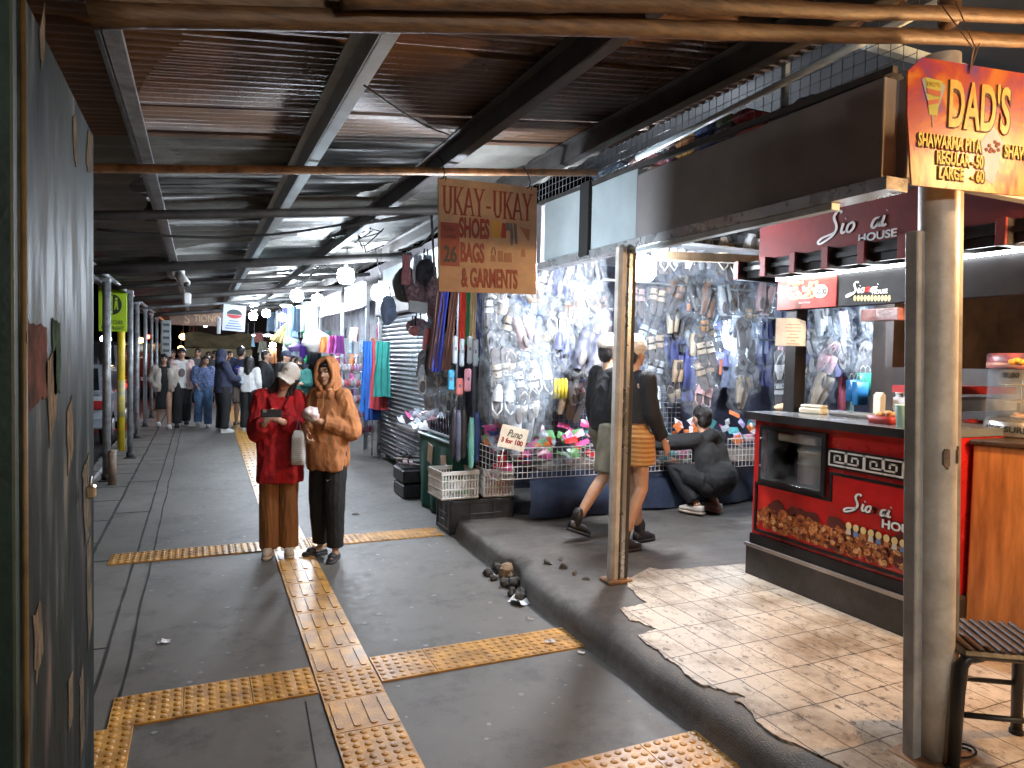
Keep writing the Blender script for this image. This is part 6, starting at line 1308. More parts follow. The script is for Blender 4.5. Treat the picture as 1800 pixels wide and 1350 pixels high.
# rack of socks and hair ties
rk = thing('accessory_rack', 'tall wire rack with tiers of bagged hair accessories behind the orange hoodie', 'rack', (2.35, 11.6, 0))
b = MB()
for x in (-.25,.25):
    for y in (-.3,.3): b.tube([(x,y,0),(x,y,1.62)], .010, 6)
for z in (.35,.6,.85,1.1,1.35,1.6): b.tube([(-.25,-.3,z),(.25,-.3,z),(.25,.3,z),(-.25,.3,z),(-.25,-.3,z)], .008, 6)
b.build('frame', mat('galvanised', (.38,.41,.44), .4, .5), rk)
rg = random.Random(4)
for z in (.42,.67,.92,1.17,1.42):
    for j in range(17):
        b = MB(); b.ell((-.27+.02*rg.random() if j > 10 else -.25+.05*j, -.28+.09*(j-10) if j > 10 else -.33-.03*rg.random(), z+.03*rg.random()), (.036,.04,.06), None, 8, 6)
        for i_, v in enumerate(b.v): b.v[i_] = v+Vector((0,0,1))*.02*noise.noise(v*40)
        b.build('accessory_bag', paint([(.5,.3,.36),(.45,.4,.42),(.4,.25,.4),(.3,.3,.33),(.5,.48,.5),(.42,.1,.12)][rg.randrange(6)], .35, bump=.4, bscale=40), rk)
# shorts, brooms, bundles, clothes in the distance
for i, (px_, py_, Xp, c, lb, w_, h_) in enumerate([
    (572,592,2.2,(.65,.22,.07),'orange shorts hanging by the shop posts',.24,.3),(585,590,2.2,(.60,.10,.35),'magenta shorts next to the orange ones',.2,.32),(597,590,2.25,(.40,.10,.42),'purple pink shorts nearest the shop post',.2,.32),
    (536,598,2.1,(.10,.03,.30),'deep purple bag cloth hanging below the white sack',.25,.5),(553,606,2.15,(.02,.02,.03),'black cloth hanging beneath the white sack',.3,.4),
    (437,592,1.6,(.30,.55,.70),'pale blue shorts hanging in the distance',.45,.34),(420,580,1.5,(.22,.12,.08),'brown cloth in the distance beside the notice banner',.3,.35),(455,585,1.7,(.35,.14,.12),'rust red cloth in the far stalls',.3,.3),(462,600,1.8,(.25,.25,.2),'olive grey cloth in the far stalls',.3,.35),(479,612,2.2,(.60,.24,.10),'orange printed cloth below the low bulb',.3,.5),
    (430,614,1.7,(.03,.05,.06),'dark shirt hanging under the pale blue shorts',.5,.5),(463,618,1.9,(.45,.45,.38),'cream shirt in the far stalls',.3,.3),
    (476,548,2.0,(.20,.30,.42),'steel blue long cloth far off, first of the high row',.25,.6),(490,546,2.05,(.36,.40,.45),'pale grey long cloth, second of the high row',.25,.6),(503,540,2.1,(.20,.18,.42),'violet long cloth, third of the high row',.25,.7),(514,538,2.1,(.14,.22,.45),'blue long cloth, fourth of the high row',.3,.75),(524,538,2.1,(.25,.36,.5),'sky blue long cloth, fifth of the high row',.22,.6),(536,530,2.1,(.45,.47,.48),'white patterned long cloth, sixth of the high row',.2,.8),(548,530,2.1,(.30,.32,.33),'grey patterned long cloth, last of the high row',.3,.8),
    (512,600,2.1,(.40,.45,.48),'pale patterned cloth behind the far shoppers',.5,.6),(528,618,2.1,(.35,.42,.5),'light blue printed cloth behind the masked woman',.4,.5),(555,625,2.2,(.03,.35,.14),'bright green basket cloth above the orange hood',.5,.15),(590,640,2.4,(.4,.05,.06),'dark red ribbon bundle above the accessory rack',.25,.25)]):
    q = at(px_, py_, Xp); s_ = 1.0; hung_cloth(q, c, lb, w_, h_, False, 'hanging_garment', 'garment', 'clothes in the far stalls')
rs = random.Random(21)
for i in range(46):
    y = rs.uniform(11.3, 17.5); c = rs.choice([(.45,.10,.25),(.08,.25,.5),(.5,.45,.1),(.1,.35,.2),(.5,.5,.52),(.35,.2,.45),(.55,.2,.08),(.12,.12,.16),(.3,.4,.5),(.5,.3,.3)])
    t = thing('small_hung_good', 'small coloured cloth goods hung in rows in the lit shops', 'goods', (rs.uniform(2.72,2.95), y, rs.choice([1.05,1.35,1.65,1.95,2.2])), -PI/2+rs.uniform(-.5,.5), 'small goods hung in the lit shops'); o = put('cloth', rs.choice(GARM), t); o.scale = (rs.uniform(.5,1.1), 1, rs.uniform(.4,.75)); recolour(o, paint(c, .75, var=.3, scale=18))
t = thing('straw_broom_bundle', 'bundle of straw brooms hanging in the far stalls', 'brooms', at(500, 585, 2.0), rot=(0, .3, 0)); STR = mat('straw', (.50,.38,.16), .8, 0, .35, 30, .3)
for k in range(9): b = MB(); b.tube([(-.02+.03*rnd.random(), .05*rnd.random(), .3), (-.25+.06*k, .1*rnd.random(), -.28)], [.012,.045], 7); b.build('broom', STR, t)
for i, (px_, py_, Xp, r, c, lb) in enumerate([(556,600,2.1,.27,(.62,.62,.6),'big white stuffed plastic sack hanging above the hooded man'),(512,600,2.1,.2,(.35,.5,.4),'pale green stuffed sack by the straw brooms'),(520,612,2.1,.16,(.22,.14,.4),'violet stuffed sack beside the pale green one'),(540,587,2.1,.14,(.05,.35,.15),'green plastic bundle above the white sack')]):
    b = MB(); b.ell((0,0,0), (r,r*.8,r*.8), None, 16, 10)
    for k, v in enumerate(b.v): b.v[k] = v*(1+.22*noise.noise(v*9+Vector((i,0,0)))+.08*math.sin(v.z*60))
    b.build('stuffed_sack', paint(c, .35, bump=.5, bscale=12), loc=at(px_, py_, Xp), label=lb, cat='sack', group='sacks in the far stalls')
for i in range(22):
    k = rnd.choice(['clog','sandal','shoe']); y = 12+8*rnd.random()
# ================================================================== cables, cameras, far signs
CAB = mat('black_cable', (.015,.015,.017), .6, bump=0)
def cable(pts, label, r=.007):
    b = MB(); P_ = [Vector(p) for p in pts]; f = []
    for i in range(len(P_)-1):
        for k in range(8): t = k/8; q = P_[i].lerp(P_[i+1], t); q.z -= .05*math.sin(PI*t)*(P_[i+1]-P_[i]).length*.35; f.append(q)
    f.append(P_[-1]); b.tube(f, r, 6); b.build('overhead_cable', CAB, label=label, cat='cable', group='cables under the roof')
cable([onY(170,403,6.4), onY(400,418,6.6), onY(600,395,6.5), onY(760,376,6.2)], 'thick black cable sagging across the walkway under the second pipe', .011)
cable([onX(620,400,1.5), onX(560,470,1.5), onX(500,520,1.5)], 'cable drooping along the bulbs')
cable([onY(700,440,7), onY(740,432,7), onY(768,400,6.6)], 'pale curved cable near the hanging sign', .012)
cable([onX(600,420,1.72), onX(660,440,2.05), onX(668,480,2.05)], 'cable feeding the biggest bulb')
cable([onX(880,190,1.42), onX(800,240,1.42), onX(640,150,.57)], 'thin wire stapled under the roof sheets', .004)
def clutter(cx_, cy_, n, sp, Yp, lab):
    for i in range(n):
        x, y = cx_+sp*(rnd.random()-.5)*2, cy_+sp*(rnd.random()-.5)*.8; pts = [onY(x, y, Yp)]
        for k in range(3): pts.append(onY(x+sp*(rnd.random()-.5)*1.3, y+sp*(rnd.random()-.3)*.7, Yp+rnd.uniform(-.3,.3)))
        cable(pts, lab, .006)
clutter(640, 415, 7, 60, 7.5, 'tangled dark wire among the wires above the bulbs'); clutter(560, 470, 6, 50, 10.5, 'tangled wire in the far cluster of wires')
b = MB(); b.tube([onY(600, 400, 6.3), onY(758, 372, 6.3)], .014, 8); b.tube([onY(758,372,6.3), onY(765,500,6.3)], .012, 8); b.build('metal_hanger', DSTEEL, label='thin dark metal bar hanging behind the red-lettered sign', cat='hanger')
cc_ = onX(309, 480, -.25)
cv = thing('security_camera', 'white security camera fixed under the roof purlin', 'camera', cc_, .3)
b = MB(); b.bev((0,0,0), (.14,.26,.12), .03); b.build('housing', paint((.55,.56,.56), .5), cv); b = MB(); b.tube([(0,-.1,-.02),(.04,-.26,-.14)], .05, 12); b.build('barrel', paint((.6,.6,.6), .5), cv); b = MB(); b.ell((.042,-.27,-.145), (.035,.02,.035)); b.build('lens', BLK, cv); b = MB(); b.tube([(0,0,.05),(0,.05,.30)], .02, 8); b.build('bracket', STEEL, cv)
cable([onX(300,440,-.29), onX(305,465,-.27), onX(312,500,-.25)], 'loose white cable by the security camera')
q = onX(329, 525, -.15); b = MB(); b.bev((0,0,0), (.1,.12,.16), .02); b.build('junction_box', paint((.6,.6,.6), .5), label='small white box under the roof beyond the camera', cat='box', loc=q)
fsn = thing('far_shop_sign', 'dim brown hanging shop sign with TIONG lettering across the far end', 'sign', onY(297, 571, 21.0)); z1 = onY(297, 545, 21.0).z-fsn.location.z; w1 = onY(392, 560, 21.0).x-fsn.location.x
b = MB(); b.bev((w1/2, 0, z1/2), (w1, .06, z1), .01); b.build('board', mat('dim_sign_brown', (.16,.09,.06), .5, 0, .2, 4), fsn)
lettering('S', (.28*w1,-.034,.1*z1), X, Z, .10*w1, .75*z1, mat('dim_gold', (.34,.22,.12), .5, bump=0), fsn, bold=.02); lettering('TIONG', (.45*w1,-.034,.28*z1), X, Z, .48*w1, .5*z1, mat('dim_gold', (.34,.22,.12), .5, bump=0), fsn, bold=.02)
nb = thing('notice_banner', 'pale hanging notice banner with a dark and red emblem', 'banner', onY(410, 582, 13.5), 0, rot=(0, .06, 0)); h1 = .47; w1 = .38
b = MB(); b.bev((0,0,h1/2), (w1,.012,h1), .002); b.build('sheet', mat('banner_blue_white', (.48,.54,.66), .6, bump=0, var=.05), nb)
b = MB(); b.cur = 0; b.prism([(.13*math.cos(a*PI/12), .30+.09*math.sin(a*PI/12)) for a in range(13)], (0,-.007,0), X, Z, -.002); b.cur = 1; b.prism([(.13*math.cos(PI+a*PI/12), .295+.07*math.sin(PI+a*PI/12)) for a in range(13)], (0,-.007,0), X, Z, -.002); b.build('emblem', [paint((.03,.05,.05), .5, bump=0), paint((.4,.05,.05), .5, bump=0)], nb)
b = MB()
for i, wl_ in enumerate((.16,.2,.26,.28)): b.box((.0, -.008, .18-.045*i), (wl_, .003, .018))
b.build('printed_lines', paint((.12,.15,.35), .5, bump=0), nb)
nb2 = thing('notice_board', 'narrow pale board with stacked dark marks on a far post', 'sign', onY(292, 618, 18.0)); b = MB(); b.bev((0,0,.3), (.2,.03,.85), .01); b.build('plate', paint((.35,.38,.38), .5), nb2); b = MB()
for k in range(5): b.box((0,-.018,.02+.15*k), (.13,.004,.06))
b.build('printed_lines', paint((.08,.09,.1), .5, bump=0), nb2)
q = onY(384, 585, 14.0); b = MB(); b.tube([(0,0,.3),(0,0,.27)], .01, 6); b.bev((0,0,.13), (.07,.03,.30), .01); b.build('hanging_tag', paint((.6,.62,.65), .5), label='narrow white tag hanging beside the notice banner', cat='tag', loc=q)
# dark far end
fe = thing('far_building', 'dark shop building closing the far end of the walkway', 'building', (2, 32, 0)); b = MB(); b.box((2.6, 32, 2.2), (6.0, .3, 4.4)); b.build('wall', mat('night_wall', (.03,.026,.025), .8, 0, .5, .6), fe, True)
for k in range(4): b = MB(); b.box((.4+1.25*k, 31.8, 1.2), (1.0, .06, 2.2)); b.build('shop_opening', paint([(.10,.055,.03),(.05,.03,.022),(.12,.07,.04),(.04,.03,.03)][k], .7, var=.4, scale=3), fe, True)
b = MB(); b.grid(lambda u, v: (-.4+1.9*u, 23.5-.6*v, 1.72+.45*v+.05*math.sin(u*9)), 14, 5); b.grid(lambda u, v: (-.4+1.9*u, 22.9+.02*math.sin(u*20), 1.72-.25*v), 14, 3); b.build('canvas_awning', mat('khaki_canvas', (.15,.12,.06), .8, 0, .3, 3), label='khaki canvas awning low over the far end of the walkway', cat='awning')
# ================================================================== the road: cars and lights beyond the posts
TAIL = emitter('tail_light_glow', (1,.06,.03), 12); HEAD = emitter('head_light_glow', (1,.92,.8), 16); AMB = emitter('amber_glow', (1,.55,.15), 10)
GLASS = mat('dark_car_glass', (.015,.017,.02), .08, 0, .2, 2, bump=0)
def car(label, loc, rz, col, L=4.2, W=1.72, Hc=1.5, van=False, tail=True, head=False, nm='parked_car', cat='car'):
    t = thing(nm, label, cat, loc, rz, 'vehicles on the road'); body = paint(col, .25, metal=.3, coat=.6, var=.05)
    # side profile (y along the car, front at +y)
    if van: pr_ = [(-L/2,.35),(-L/2,1.1),(-L/2+.05,Hc-.1),(-L/2+.3,Hc),(L*.22,Hc),(L*.36,1.05),(L/2-.05,.95),(L/2,.75),(L/2,.35)]
    else: pr_ = [(-L/2,.38),(-L/2-.02,.72),(-L/2+.08,.95),(-L/2+.75,1.0),(-L*.22,Hc),(L*.08,Hc),(L*.25,1.0),(L/2-.15,.86),(L/2,.66),(L/2,.36)]
    b = MB(); n = len(pr_); rows = []
    for f, ins in ((-1,.0),(-.93,.0),(-.3,0),(.3,0),(.93,0),(1,.0)):
        rows.append([Vector((f*W/2*(1-(.16 if z > 1.02 else .0)*(abs(f) > .5)), y*(1-.035*abs(f)**4), z-(.03 if abs(f) == 1 else 0)*(z > .5))) for y, z in pr_])
    b.loft(rows, True, False); b.build('body', body, t)
    b = MB(); zt = Hc
    for s_ in (-1, 1):
        ya, yb, yc, yd = (-L/2+.4, L*.21, L*.31, -L/2+.35) if van else (-L*.20, L*.07, L*.20, -L/2+.95)
        xg0, xg1 = s_*(W/2+.006), s_*(W/2*.84+.008); b.add([(xg0, yd, 1.0), (xg0, yc, 1.0), (xg1, yb, zt-.07), (xg1, ya, zt-.07)], [(0,1,2,3) if s_ < 0 else (3,2,1,0)])
    b.build('side_window', GLASS, t)
    b = MB(); b.add([(-W*.38, -L/2+(.04 if van else .70)-.0, 1.02), (W*.38, -L/2+(.04 if van else .70), 1.02), (W*.34, -L*.235 if not van else -L/2+.06, zt-.08), (-W*.34, -L*.235 if not van else -L/2+.06, zt-.08)], [(0,1,2,3)]); 
    b.v = [v+Vector((0,-.02,.01)) for v in b.v]; b.build('rear_window', GLASS, t)
    for s_ in (-1, 1):
        for yy in (-L*.30, L*.31):
            b = MB(); b.lathe([(.16,-.1),(.30,-.1),(.33,-.06),(.33,.06),(.30,.1),(.16,.1)], (s_*(W/2-.1), yy, .33), 18, axis=(1,0,0)); wh = b.build('wheel', paint((.015,.015,.015), .7), t)
            b = MB(); b.lathe([(0,-.09),(.17,-.10),(.17,.10),(0,.09)], (s_*(W/2-.085), yy, .33), 14, axis=(1,0,0)); b.build('rim', paint((.4,.4,.42), .35, metal=.6), wh)
        b = MB(); b.bev((s_*W*.40, -L/2-.015, .80), (.26,.06,.16), .02); b.build('tail_light', TAIL if tail else paint((.3,.02,.02), .3), t)
        b = MB(); b.bev((s_*W*.38, L/2-.04, .70), (.28,.08,.12), .02); b.build('headlight', HEAD if head else paint((.6,.6,.6), .2), t)
    b = MB(); b.bev((0,-L/2-.03,.48), (W*.96,.1,.22), .03); b.build('bumper', body, t)
    b = MB(); b.bev((0,-L/2-.045,.74), (.42,.02,.13), .004); b.build('number_plate', paint((.5,.5,.5), .5), t)
    return t
car('pale grey blue car at the kerb seen between the kiosk and yellow pole', (-2.35, 16.4, -.155), 0, (.38,.42,.48), tail=False)
car('dark van with red tail lights beyond the grey car', (-2.6, 22.5, -.155), 0, (.03,.03,.035), L=4.8, W=1.85, Hc=2.0, van=True, nm='dark_van', cat='van')
car('black car further down the road behind the posts', (-4.6, 19.0, -.155), 0, (.02,.02,.022), head=False)
car('dark red vehicle with glowing tail lights at the road end', (-1.9, 31, -.155), 0, (.12,.02,.02), L=5, W=2, Hc=2.1, van=True, nm='dark_van', cat='van')
car('oncoming dark car with white headlights in the far lane', (-4.4, 30, -.155), PI, (.03,.03,.04), head=True, tail=False)
def glow(px_, py_, Yp, r, m, lab):
    t = thing('far_light', lab, 'lamp', onY(px_, py_, Yp), group='far lights beyond the posts'); b = MB(); b.ell((0,0,0), (r,r*.6,r*.8), None, 10, 7); b.build('lamp_glass', m, t); b = MB(); b.tube([(0,0,r),(0,.05,r+.5)], .015, 5); b.build('cord', DARK, t)  # red and amber ones are vehicle lights, built as globes on cords
for px_, py_, Yp, r, m, lab in [(322,592,27,.13,AMB,'amber lamp, upper of the two in the dark gap at the far end'),(318,612,27,.10,AMB,'amber lamp under the upper amber one'),(333,592,27,.11,TAIL,'red lamp, first of three at the far end'),(340,594,27.2,.13,TAIL,'red lamp, middle of three at the far end'),(346,598,27,.09,TAIL,'red lamp, last of three at the far end'),(361,571,26,.09,HEAD,'small white lamp below the far shop sign'),(247,598,25,.11,AMB,'amber lamp between the grey posts over the road'),(186,596,22,.14,HEAD,'white lamp behind the yellow sign pole'),(196,613,22,.16,TAIL,'red lamp behind the yellow sign pole'),(188,622,22,.12,TAIL,'small red lamp low behind the yellow sign pole'),(260,592,26,.08,TAIL,'tiny red lamp between the posts over the road')]:
    glow(px_, py_, Yp, r, m, lab)
ab = thing('road_side_building', 'dark building across the road behind the posts', 'building', (-12, 24, 0)); b = MB(); b.box((-11, 30, 4), (.4, 60, 8)); b.build('wall', mat('night_wall', (.03,.026,.025), .8), ab, True)
for k in range(14):
    b = MB(); b.box((-10.75, 6+3.4*k, 1.5), (.08, 2.6, 2.2)); b.build('shop_window', emitter('dim_window_%d' % (k % 3), [(.9,.5,.2),(.5,.55,.7),(.8,.2,.12)][k % 3], .10), ab, True)
# ================================================================== people
SKIN = mat('skin', (.42,.235,.155), .5, 0, .08, 9, .05, 90); SKINW = mat('skin_warm', (.46,.26,.16), .5, 0, .08, 9, .05, 90)
FEAT = paint((.035,.022,.02), .5, bump=0); LIPS = paint((.30,.10,.085), .45, bump=0); HAIR = mat('black_hair', (.012,.010,.010), .38, 0, .4, 40, .5, 120, stretch=(8,8,1))
V = lambda *a: Vector(a)
BASE = dict(neck=(0,.02,1.36), chest=(0,.005,1.20), waist=(0,.01,1.02), pelvis=(0,.01,.90), shL=(.165,.02,1.32), elL=(.205,.03,1.07), wrL=(.205,-.04,.84), hipL=(.085,.01,.88), knL=(.095,-.01,.48), anL=(.10,.02,.085),
            shR=(-.165,.02,1.32), elR=(-.205,.03,1.07), wrR=(-.205,-.04,.84), hipR=(-.085,.01,.88), knR=(-.095,-.01,.48), anR=(-.10,.02,.085), toeL=(.02,-1,0), toeR=(-.02,-1,0))
def hand(b, w, d, n, side, curl=.5, r=.0085, lod=1):
    """palm, four unequal fingers and a thumb; d: wrist to knuckles, n: the way the palm faces"""
    w, d, n = Vector(w), Vector(d).normalized(), Vector(n); n = (n-d*n.dot(d)).normalized(); l = d.cross(n)*side
    b.cap2(w-d*.03, .026, w+d*.01, .024, 10, 3)
    for k in (-.024,-.008,.008,.024): b.cap2(w+l*k*.6, .015, w+d*.075+l*k, .0125, 8, 3)
    if not lod: b.ell(w+d*.10, (.03,.03,.03), None, 8, 6); return
    for k, ln in ((-.030,.85),(-.010,1.05),(.010,1.0),(.030,.75)):
        p = w+d*.08+l*k; a = curl*.8; q = None
        for sg in (.036,.026,.021):
            dd = d*math.cos(a)+n*math.sin(a); q = p+dd*sg*ln; b.cap2(p, r, q, r*.92, 7, 2); p = q; a += curl*.9
    p = w+d*.018-l*.026; q = p+(d*.5-l*.75+n*.35).normalized()*.04; b.cap2(p, .011, q, .0095, 7, 2); b.cap2(q, .0095, q+(d*.8+n*.5-l*.1).normalized()*.03, .008, 7, 2)
class Fig:
    def __init__(s, label, loc, rz, height=1.6, joints=None, head=(0,0,0), headoff=(0,0,0), voxel=.016, skin=None, name='person', group=None, slim=1.):
        s.J = {k: Vector(v) for k, v in BASE.items()}
        for k, v in (joints or {}).items(): s.J[k] = Vector(v)
        s.root = thing(name, label, 'person', loc, rz, group); k = height/1.62; s.root.scale = (k*slim, k*slim, k); s.vx = voxel; s.skin = skin or SKIN
        nk = s.J['neck']; s.M = Matrix.Translation(nk+V(*headoff)) @ Euler(head, 'YXZ').to_matrix().to_4x4() @ Matrix.Translation(-V(0,.02,1.36)); s.Mi = s.M.inverted(); s.b = MB()
    def H(s, *p): return s.M @ Vector(p)
    def hx(s, b0):
        for i, v in enumerate(b0.v): b0.v[i] = s.M @ v
        return b0
    def body(s, arms=True, legs=True, hands=None, lod=1, female=False):
        J, b = s.J, s.b; h = MB()
        h.ell((0,.012,1.535), (.073,.092,.088), None, 18, 12); h.ell((0,-.022,1.495), (.058,.066,.078), None, 16, 10); h.ell((0,-.055,1.437), (.026,.026,.020)); h.ell((0,-.04,1.46), (.046,.04,.035))
        h.cap2((0,-.083,1.525), .007, (0,-.098,1.497), .0125, 8, 3); h.ell((.012,-.088,1.494), (.008,.008,.006)); h.ell((-.012,-.088,1.494), (.008,.008,.006)); h.ell((0,-.085,1.462), (.021,.009,.008))
        for q in (-1, 1): h.ell((q*.074,.012,1.505), (.010,.020,.032)); h.ell((q*.038,-.060,1.49), (.022,.018,.018)); h.ell((q*.03,-.074,1.548), (.024,.012,.008))
        s.hx(h); b.add(h.v, h.f)
        b.cap2(J['neck']-V(0,0,.05), .056, s.H(0,.015,1.45), .052)
        for q, n in ((1,'L'), (-1,'R')):
            ax = (J['shL']-J['shR']).normalized(); b.cap2(J['pelvis']+ax*q*.055, .10, J['chest']+ax*q*.062, .10); b.cap2(J['chest']+ax*q*.062, .10, J['sh'+n]-ax*q*.03, .055); b.cap2(J['neck']-V(0,0,.03), .05, J['sh'+n], .05)
            b.cap2(J['sh'+n], .052, J['el'+n], .040); b.cap2(J['el'+n], .039, J['wr'+n], .025)
            b.cap2(J['hip'+n], .092, J['kn'+n], .056); b.cap2(J['kn'+n], .056, J['kn'+n].lerp(J['an'+n], .35)+V(0,.012,0), .054); b.cap2(J['kn'+n].lerp(J['an'+n], .35)+V(0,.012,0), .054, J['an'+n], .034)
            t = Vector(J['toe'+n]); t.normalize(); b.cap2(J['an'+n]-V(0,0,.035), .035, J['an'+n]+t*.13-V(0,0,.055), .026)
            hd, hn, cu = (hands or {}).get(n, (J['wr'+n]-J['el'+n], V(-q,0,0), .45)); hand(b, J['wr'+n]+(J['wr'+n]-J['el'+n]).normalized()*.02, hd, hn, q, cu, lod=lod)
        def pf(c, nrm):
            p = s.Mi @ c; x = abs(p.x)
            if p.z > 1.40 and p.y < -.035:
                if abs(p.z-1.527) < .0065 and .014 < x < .045: return 1
                if abs(p.z-1.551-.1*(x-.03)) < .0055 and .012 < x < .052: return 1
                if abs(p.z-1.462) < .0095 and x < .024 and p.y < -.06: return 2
            return 0
        remeshed(b, 'body', s.vx, [s.skin, FEAT, LIPS], s.root, 2, None, pf); return s
    def part(s, name, b, m, voxel=None, smooth=3, fold=None):
        return remeshed(b, name, voxel or s.vx*1.15, m, s.root, smooth, fold)
    def top(s, name, m, secs=None, sleeve=(.072,.062,.05), cuff=1.0, hem=None, fold=(.010,(9,9,6)), extra=None, short=False):
        J = s.J; b = MB()
        if secs: b.stack(secs, 24, 2.4)
        else:
            ax = (J['shL']-J['shR']).normalized()
            for q in (1,-1):
                b.cap2(J['pelvis']+ax*q*.06, .125, J['chest']+ax*q*.07, .125); b.cap2(J['chest']+ax*q*.07, .12, J['sh'+'LR'[q < 0]]-ax*q*.02, .07)
        for n in 'LR':
            b.cap2(J['neck']-V(0,0,.035), .06, J['sh'+n], .066); b.cap2(J['sh'+n], sleeve[0], J['el'+n], sleeve[1])
            if not short: b.tube([J['el'+n], J['el'+n].lerp(J['wr'+n], .5), J['el'+n].lerp(J['wr'+n], .93*cuff)], [sleeve[1], (sleeve[1]+sleeve[2])*.52, sleeve[2]], 12); b.ell(J['el'+n], (sleeve[1],)*3)
        if extra: extra(b)
        return s.part(name, b, m, fold=fold)
    def legs(s, m, r=(.115,.085,.065), name='trousers', to=.97, fold=(.008,(11,11,4)), short=False):
        J = s.J; b = MB()
        for n in 'LR':
            if short: b.tube([J['hip'+n]+V(0,0,.04), J['hip'+n].lerp(J['kn'+n], .5), J['hip'+n].lerp(J['kn'+n], to)], r, 14)
            else: b.tube([J['hip'+n]+V(0,0,.04), J['hip'+n].lerp(J['kn'+n], .55), J['kn'+n], J['kn'+n].lerp(J['an'+n], .5), J['kn'+n].lerp(J['an'+n], to)], [r[0], (r[0]+r[1])*.52, r[1], (r[1]+r[2])*.5, r[2]], 14)
        ax = (J['hipL']-J['hipR']).normalized()
        for q in (1,-1): b.cap2(J['pelvis']+ax*q*.05+V(0,0,.02), .118, J['hip'+'LR'[q < 0]], .115)
        return s.part(name, b, m, fold=fold)
    def shoes(s, m, sole, style='shoe'):
        for n in 'LR':
            a = s.J['an'+n]; t = Vector(s.J['toe'+n]).normalized(); z = V(0,0,1); l = t.cross(z).normalized(); u = l.cross(t).normalized(); bt = a-u*.085; rot = Matrix((l, t, u)).transposed(); b = MB()
            def P_(x, y, h): return bt+l*x+t*y+u*h
            ring = lambda k, h: [P_(k*x, y*(.5+.5*k)+.055, h) for x, y in ((-.034,-.115),(-.012,-.128),(.012,-.128),(.034,-.115),(.040,-.02),(.046,.06),(.038,.115),(.016,.138),(-.012,.138),(-.034,.118),(-.045,.06),(-.038,-.02))]
            b.cur = 1; b.loft([ring(1.02,0), ring(1.04,.026)]); b.cur = 0
            if style == 'sandal': b.loft([ring(.95,.026), ring(.9,.04)]); b.ell(P_(0,.10,.045), (.046,.05,.03), rot)
            else: b.loft([ring(.98,.026), ring(.95,.05), [P_(q[0], q[1], q[2]) for q in [(x*.8, min(y*.75, .06)+.03, .085) for x, y in ((-.034,-.115),(-.012,-.125),(.012,-.125),(.034,-.115),(.040,-.02),(.046,.06),(.038,.115),(.016,.138),(-.012,.138),(-.034,.118),(-.045,.06),(-.038,-.02))]]])
            if style == 'boot': b.cap2(a+u*.0, .05, a+u*.07, .052, 12, 2)
            if style == 'strap': b.cur = 1; b.ell(P_(0,.11,.05), (.03,.03,.012), rot)
            b.build('shoe', [m, sole], s.root)
    def hair(s, m=None, long=False, volume=1.0, length=.25, back=False, fringe=True):
        h = MB(); v = volume
        h.ell((0,.028,1.555), (.083*v,.098*v,.088*v), None, 18, 10); h.ell((0,.055,1.50), (.074*v,.062*v,.085*v))
        if fringe: h.ell((0,-.055,1.592), (.062,.04,.026)); h.ell((.045,-.045,1.578), (.03,.035,.03)); h.ell((-.045,-.045,1.578), (.03,.035,.03))
        if long:
            for q in (-1, 1): h.cap2((q*.070,.0,1.54), .034, (q*.085,-.0,1.52-length), .026); h.cap2((q*.06,.05,1.54), .045, (q*.07,.06,1.50-length), .035)
            h.cap2((0,.07,1.54), .06, (0,.075,1.48-length), .06)
        s.hx(h); return s.part('hair', h, m or HAIR, s.vx, 2, (.008,(26,26,7)))
    def cap(s, m, back=0., brim=True, pm=None):
        h = MB(); h.ell((0,.016,1.575), (.097,.115,.093), None, 20, 10); h.stack([(0,.016,1.553,.098,.116),(0,.016,1.585,.097,.114)], 22, 2)
        if brim: h.loft([[V(.092*math.cos(PI*k/12)*(1-.05*j), -.055-(.10*j)*math.sin(PI*k/12)**.8-.0, 1.560-.006*j-.016*j*(1-0*k)-.016*abs(math.cos(PI*k/12))**2+t) for k in range(13)] for j, t in ((0,0),(.6,-.004),(1,-.018),(1,-.026),(.6,-.013),(0,-.010))], True, True)
        s.hx(h); return s.part('cap', h, m, s.vx*.8, 1, (.003,(20,20,20)))
# ------------------------------------------------------------------ woman in red with her phone
REDF = mat('red_fleece', (.44,.010,.014), .85, 0, .22, 14, .5, 160, tint=(.26,.006,.010)); BRN = mat('brown_corduroy', (.26,.105,.032), .85, 0, .15, 6, .3, 120, stretch=(6,6,.6))
p = fl(490, 976); ang = math.atan2(p.x, p.y)
f = Fig('woman in red fleece jacket and brown wide trousers, white cap, looking at her phone', (p.x, p.y, 0), -ang+.02-.12, 1.57, dict(
    elL=(.225,-.02,1.07), wrL=(.035,-.235,1.155), elR=(-.225,-.03,1.05), wrR=(-.115,-.235,1.14), shL=(.175,.015,1.32), shR=(-.175,.015,1.32), anL=(.088,.02,.085), anR=(-.088,.02,.085), toeL=(.2,-1,0), toeR=(-.12,-1,0)), (.0,.46,-.16), (0,-.012,-.01), .0065, slim=.85)
f.body(hands={'L': ((-.75,-.25,.45),(-.2,.75,.35),.75), 'R': ((.45,-.35,.6),(.35,.7,.1),.7)})
def colr(b):
    b.tube([V(.11*math.cos(a), .02+.085*math.sin(a), 1.355+.03*math.sin(a)) for a in [(-.35+.07*k)*PI+PI/2-.15*PI for k in range(18)] if True][:0] or [V(.105*math.cos(a), .02+.085*math.sin(a), 1.36+.035*math.sin(a)) for a in [math.radians(-50+280*k/16) for k in range(17)]], .03, 8)
    for q in (-1, 1): b.cap2((q*.095,-.05,1.33), .028, (q*.055,-.115,1.25), .022)
